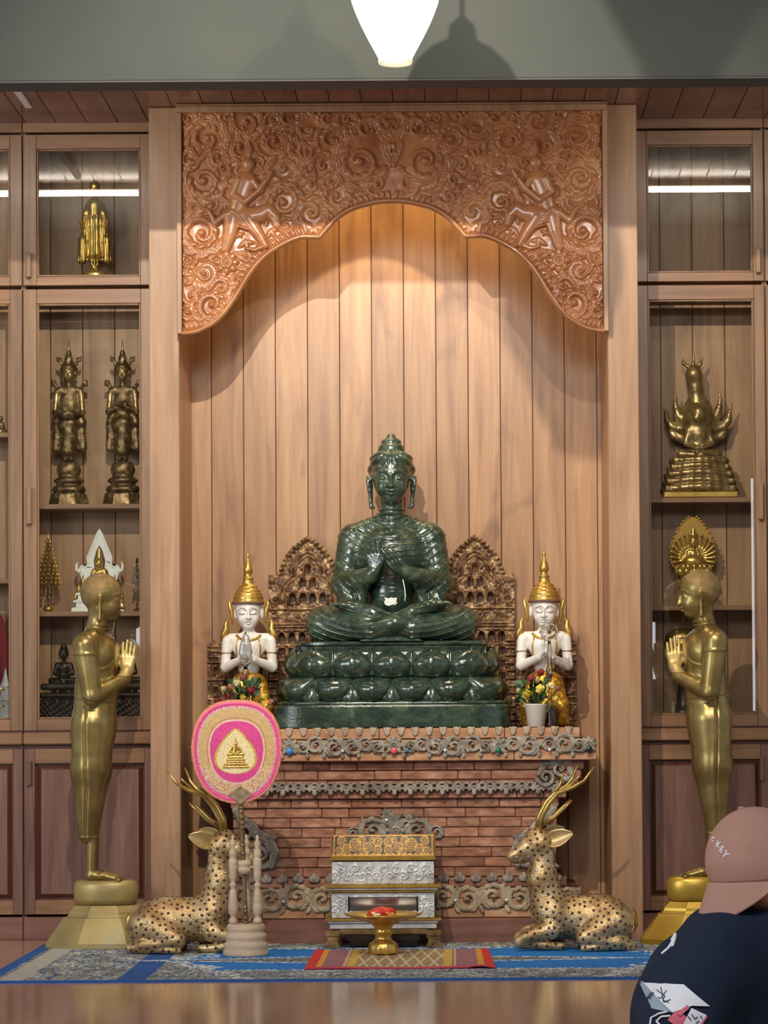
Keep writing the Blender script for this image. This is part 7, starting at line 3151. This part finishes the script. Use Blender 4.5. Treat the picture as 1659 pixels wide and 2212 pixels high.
m.tube([(-4 * ui, 0, 16 * ui), (12 * ui, -6 * ui, 14 * ui)], 4 * ui, 8)
m.build('figure', BRONZE_SM, t)

# ================================================================== THE VISITOR
YP = 5.9
sp = S(YP)
px0, pz0 = P(1640, 1850, YP)[0], P(1640, 1850, YP)[2]     # middle of the head
t = thing('person', 'bowed seated visitor in a dusty pink cap and navy shirt at lower right', 'person', (px0, YP, 0))
u = 1 / sp
hp = lambda px, py, y=0.0: ((px - 1640) * u, y, pz0 + (1850 - py) * u)
T_ = SD()
# trunk leaning to the left, shoulders, near upper arm
T_.ell(hp(1640, 2150, 0.08), (0.17, 0.15, 0.20), k=0.08)
T_.ell(hp(1600, 2080, 0.02), (0.14, 0.15, 0.13), k=0.08)
T_.ell(hp(1690, 2300, 0.12), (0.21, 0.19, 0.24), k=0.1)
T_.cap(hp(1560, 2045, -0.09), hp(1450, 2190, -0.17), 0.072, 0.066, k=0.07)
T_.cap(hp(1450, 2190, -0.17), hp(1400, 2340, -0.20), 0.07, 0.062, k=0.05)
T_.cap(hp(1600, 2030, 0.16), hp(1500, 2170, 0.22), 0.072, 0.065, k=0.07)
T_.cap(hp(1500, 2170, 0.22), hp(1420, 2330, 0.20), 0.066, 0.06, k=0.05)
T_.cap(hp(1655, 2010, 0.02), hp(1600, 2050, 0.02), 0.075, 0.09, k=0.06)
T_.ell(hp(1470, 2200, 0.0), (0.11, 0.15, 0.16), k=0.08)
T_.ell(hp(1640, 1940, 0.0), (0.07, 0.07, 0.04), k=0.01, op='s')
T_.disp(lambda x, y, z: 0.0022 * np.sin(26 * x + 30 * z + 5 * np.sin(9 * z)), (-0.5, -0.5, 0.2), (0.4, 0.5, 0.72))
T_.build('shirt', 0.0075, NAVY, t)
LG = SD()
zf = 0.012
for s_ in (-1, 1):
    hipp = (0.10, 0.12 + 0.13 * s_, 0.13)
    kn = (-0.36, 0.10 + 0.30 * s_, 0.15)
    LG.cap(hipp, kn, 0.105, 0.08, k=0.05)
    LG.chain([kn, (-0.30, 0.02, 0.075), (-0.20, 0.10 - 0.26 * s_, 0.06)], [0.07, 0.055, 0.045], k=0.04)
    LG.cap((-0.22, 0.10 - 0.27 * s_, 0.055), (-0.33, 0.10 - 0.34 * s_, 0.045), 0.04, 0.032, k=0.02)
LG.ell((0.09, 0.12, 0.14), (0.19, 0.2, 0.14), k=0.05)
LG.build('trousers', 0.010, mat_noise('dark_trousers', [(0.3, (28, 30, 36)), (0.7, (44, 46, 54))], 5, 0.9, rand=False), t)
H = SD()
RH = rotm(0, 0, 0) @ np.array(Matrix.Rotation(radians(38), 3, 'Y')) @ rotm(0, 0, -pi / 2) if False else np.array(Matrix.Rotation(radians(-40), 3, 'Y')) @ rotm(0, 0, -pi / 2 + 0.35)
head(H, (0.004, 0, pz0 - 0.018), 0.076, R=RH, ears=False)
H.cap((0.02, 0.01, pz0 - 0.04), (0.05, 0.02, pz0 - 0.165), 0.056, 0.062, k=0.03)
H.ell((0.024, -0.078, pz0 - 0.045), (0.020, 0.010, 0.032), R=rotm(0, -0.5, 0), k=0.006)
H.ell((0.022, -0.088, pz0 - 0.042), (0.010, 0.006, 0.018), R=rotm(0, -0.5, 0), k=0.004, op='s')
# forearms and hands resting in the lap, joined to the neck inside the shirt
for s_ in (-1, 1):
    a1, a2 = (hp(1560, 2045, -0.09), hp(1450, 2190, -0.17)) if s_ < 0 else (hp(1600, 2030, 0.16), hp(1500, 2170, 0.22))
    H.chain([(0.05, 0.02, pz0 - 0.165), (0.03, 0.04 * s_, pz0 - 0.22), a1, a2, (hp(1400, 2345)[0], 0.20 * s_, hp(1400, 2345)[2])], [0.05, 0.04, 0.034, 0.034, 0.04], k=0.02)
for s_ in (-1, 1):
    el = hp(1400, 2345, 0.0)
    e0 = (el[0], -0.20 if s_ < 0 else 0.20, el[2])
    w0 = (-0.30, 0.05 * s_, 0.25)
    H.cap(e0, w0, 0.042, 0.028, k=0.02)
    hand(H, w0, (-0.35, -0.2 * s_, -0.12), (0.1, 0.2, 1), (0, -s_, 0), L=0.17, curl=0.25, k=0.006)
H.build('skin', 0.0045, SKIN, t)
HR = SD()
HR.ell((0.03, 0.0, pz0 - 0.012), (0.088, 0.080, 0.075), k=0.01)
HR.ell((-0.008, -0.074, pz0 - 0.045), (0.014, 0.006, 0.03), R=rotm(0, -0.5, 0), k=0.006)
HR.ell((0.024, -0.085, pz0 - 0.065), (0.032, 0.02, 0.045), k=0.006, op='s')
HR.build('hair', 0.0045, HAIR_M, t)
CP = SD()
cc = np.array((hp(1636, 1862)[0], 0.0, hp(1636, 1862)[2]))
RT = np.array(Matrix.Rotation(radians(-16), 3, 'Y'))
CP.ell(cc, (0.112, 0.097, 0.120), R=RT, k=0.0)
# open underside: cut with a tilted box
RC = np.array(Matrix.Rotation(radians(-4), 3, 'Y'))
cut = cc + RC @ np.array((0.0, 0, -0.137))
CP.box(cut, (0.2, 0.2, 0.10), rd=0.01, R=RC, k=0.004, op='s')
CP.ell(cc + RT @ np.array((0.0, 0, -0.012)), (0.101, 0.086, 0.106), R=RT, k=0.003, op='s')
dn = lambda a: np.cos(a)


def cap_seams(x, y, z):
    q = np.stack([x - cc[0], y - cc[1], z - cc[2]], 0)
    l = RT.T @ q
    a = np.arctan2(l[1], l[0])
    s3 = np.abs(np.sin(a * 3 + 0.5))
    return 0.0011 * np.sin(38 * x + 30 * z + 3 * np.sin(34 * z + 20 * y)) * np.clip(0.5 - 5 * l[2], 0.15, 1) - 0.0018 * np.exp(-(s3 / 0.06) ** 2) * (l[2] > 0.0) - 0.0012 * np.exp(-((l[2] + 0.035) / 0.0025) ** 2)


CP.disp(cap_seams, cc - 0.14, cc + 0.14)
CP.build('cap', 0.0034, CAP_M, t)
# visor: a curved sheet hanging forward from the brow
v, f = [], []
NU, NV = 25, 11
for lay in (0, 1):
    for j in range(NV):
        t_ = j / (NV - 1)
        for i in range(NU):
            s_ = -1 + 2 * i / (NU - 1)
            a = s_ * radians(104)
            L_v = 0.078 * min(1.0, max(0.0, (radians(105) - abs(a)) / radians(48))) ** 0.7
            x_ = -0.106 * cos(a) - (0.026 * cos(a * 0.8)) * t_ * L_v / 0.078
            y_ = 0.092 * sin(a) + 0.018 * sin(a) * t_
            z_ = -0.036 - L_v * t_ - 0.006 * cos(a) - lay * 0.0
            q = cc + np.array((x_ + lay * 0.003 * cos(a), y_ - lay * 0.003 * sin(a), z_))
            v.append(tuple(q))
n = NU * NV
for j in range(NV - 1):
    for i in range(NU - 1):
        a = j * NU + i
        f.append((a, a + NU, a + NU + 1, a + 1))
        f.append((a + n, a + 1 + n, a + NU + 1 + n, a + NU + n))
bd = [i for i in range(NU)] + [j * NU + NU - 1 for j in range(1, NV)] + [(NV - 1) * NU + i for i in range(NU - 2, -1, -1)] + [j * NU for j in range(NV - 2, 0, -1)]
for k in range(len(bd)):
    a, b = bd[k], bd[(k + 1) % len(bd)]
    f.append((a, b, b + n, a + n))
m = MB()
m.add(v, f, True)
m.build('visor', CAP_M, t)
m = MB()
m.ball(tuple(cc + RT @ np.array((0, 0, 0.120))), (0.009, 0.009, 0.005), 10, 6)
m.build('cap_button', CAP_M, t)


def patch(name, sdf, outline, mat, off=0.003, parent=t, n=14, y0=-0.45, y1=0.1):
    """a thin print that follows the cloth: outline = 4 corner points in local x, z"""
    a, b, c, d = [np.array(q, float) for q in outline]
    S_, T2 = np.meshgrid(np.linspace(0, 1, n), np.linspace(0, 1, n))
    S_, T2 = S_.ravel()[:, None], T2.ravel()[:, None]
    q = (a * (1 - S_) + b * S_) * (1 - T2) + (d * (1 - S_) + c * S_) * T2
    y = sdf.front(q[:, 0], q[:, 1], y0, y1, 70)
    ok = ~np.isnan(y)
    V = np.stack([q[:, 0], np.where(ok, y, 0) - off, q[:, 1]], 1)
    k = np.array([j * n + i for j in range(n - 1) for i in range(n - 1)])
    Q = np.stack([k, k + 1, k + n + 1, k + n], 1)
    Q = Q[ok[Q].all(1)]
    if len(Q) == 0:
        return None
    e1 = V[Q[0, 1]] - V[Q[0, 0]]
    return mesh_np(name, V, Q, mat, parent)


pt = lambda px, py: (hp(px, py)[0], hp(px, py)[2])
patch('shirt_print', T_, [pt(1376, 2112), pt(1390, 2152), pt(1430, 2157), pt(1386, 2113)], PRINT_G, 0.002)
patch('shirt_print', T_, [pt(1384, 2114), pt(1430, 2157), pt(1472, 2144), pt(1422, 2104)], PRINT_W, 0.0055)
patch('shirt_print', T_, [pt(1422, 2104), pt(1472, 2144), pt(1510, 2147), pt(1457, 2103)], PRINT_W, 0.0058)
patch('shirt_print', T_, [pt(1438, 2158), pt(1446, 2164), pt(1466, 2148), pt(1462, 2142)], PRINT_P, 0.0075)
patch('shirt_print', T_, [pt(1420, 2172), pt(1462, 2203), pt(1476, 2180), pt(1440, 2150)], PRINT_P, 0.004)
patch('shirt_print', T_, [pt(1446, 2190), pt(1472, 2202), pt(1502, 2164), pt(1470, 2148)], PRINT_W, 0.006)
patch('shirt_print', T_, [pt(1462, 2203), pt(1474, 2206), pt(1504, 2168), pt(1500, 2163)], PRINT_P, 0.0055)


def laid_line(name, sdf, pts, r, mt, parent=t, n=60, off=0.004):
    a = np.array([pt(*q) for q in pts])
    tt = np.linspace(0, len(a) - 1, n)
    xs, zs = np.interp(tt, range(len(a)), a[:, 0]), np.interp(tt, range(len(a)), a[:, 1])
    ys = sdf.front(xs, zs, -0.45, 0.1, 70)
    q = [(x_, y_ - off, z_) for x_, y_, z_ in zip(xs, ys, zs) if y_ == y_]
    m_ = MB()
    m_.tube(q, r, 6)
    return m_.build(name, mt, parent)


laid_line('printed_string', T_, [(1420, 2156), (1404, 2160), (1388, 2170), (1384, 2190), (1392, 2206), (1402, 2200), (1404, 2182), (1398, 2176), (1408, 2166), (1426, 2164)], 0.0022, PRINT_W)
laid_line('printed_string', T_, [(1402, 2202), (1430, 2212), (1460, 2216), (1482, 2204), (1476, 2194), (1492, 2208), (1496, 2222)], 0.0022, PRINT_W)
for a in ([(1404, 2118), (1418, 2126), (1412, 2134), (1424, 2138)], [(1422, 2116), (1408, 2132), (1404, 2130)], [(1412, 2112), (1414, 2138), (1428, 2132)]):
    laid_line('printed_mark', T_, a, 0.0010, INK, n=24, off=0.007)
for a in ([(1462, 2164), (1468, 2172)], [(1470, 2160), (1476, 2170), (1482, 2166)], [(1488, 2164), (1492, 2170)], [(1478, 2178), (1486, 2174)]):
    laid_line('printed_mark', T_, a, 0.0010, INK, n=12, off=0.0085)
for a in ([(1464, 2006), (1456, 2020), (1446, 2036)], [(1452, 2024), (1438, 2040), (1424, 2052)], [(1460, 2014), (1448, 2026)]):
    laid_line('printed_mark', T_, a, 0.0035, PRINT_W, n=24, off=0.001)

# lettering on the cap
for ch, px, py, rot, sz in (('C', 1538, 1812, -0.3, 16), ('K', 1547, 1822, -0.42, 19), ('E', 1553, 1831, -0.62, 19), ('Y', 1560, 1842, -0.8, 21)):
    cu = bpy.data.curves.new('letter', 'FONT')
    cu.body = ch
    cu.size = sz * u
    cu.extrude = 0.0006
    cu.offset = 0.0005
    cu.align_x = 'CENTER'
    cu.align_y = 'CENTER'
    tmp = bpy.data.objects.new('tmp', cu)
    COL.objects.link(tmp)
    bpy.context.view_layer.update()
    lme = bpy.data.meshes.new_from_object(tmp.evaluated_get(bpy.context.evaluated_depsgraph_get()))
    bpy.data.objects.remove(tmp)
    lme.materials.clear()
    lme.materials.append(PRINT_W)
    x_, _, z_ = hp(px, py)
    y_ = CP.front(np.array([x_]), np.array([z_]), -0.2, 0.1, 80)[0]
    if y_ != y_:
        continue
    e_ = 0.006
    yx = CP.front(np.array([x_ + e_]), np.array([z_]), -0.2, 0.1, 80)[0]
    slope = 0 if yx != yx else math.atan2(yx - y_, e_)
    o = bpy.data.objects.new('letter', lme)
    put(o, t, (x_, y_ - 0.0015, z_))
    o.rotation_euler = (Matrix.Rotation(slope, 3, 'Z') @ Matrix.Rotation(pi / 2, 3, 'X') @ Matrix.Rotation(rot, 3, 'Z')).to_euler()
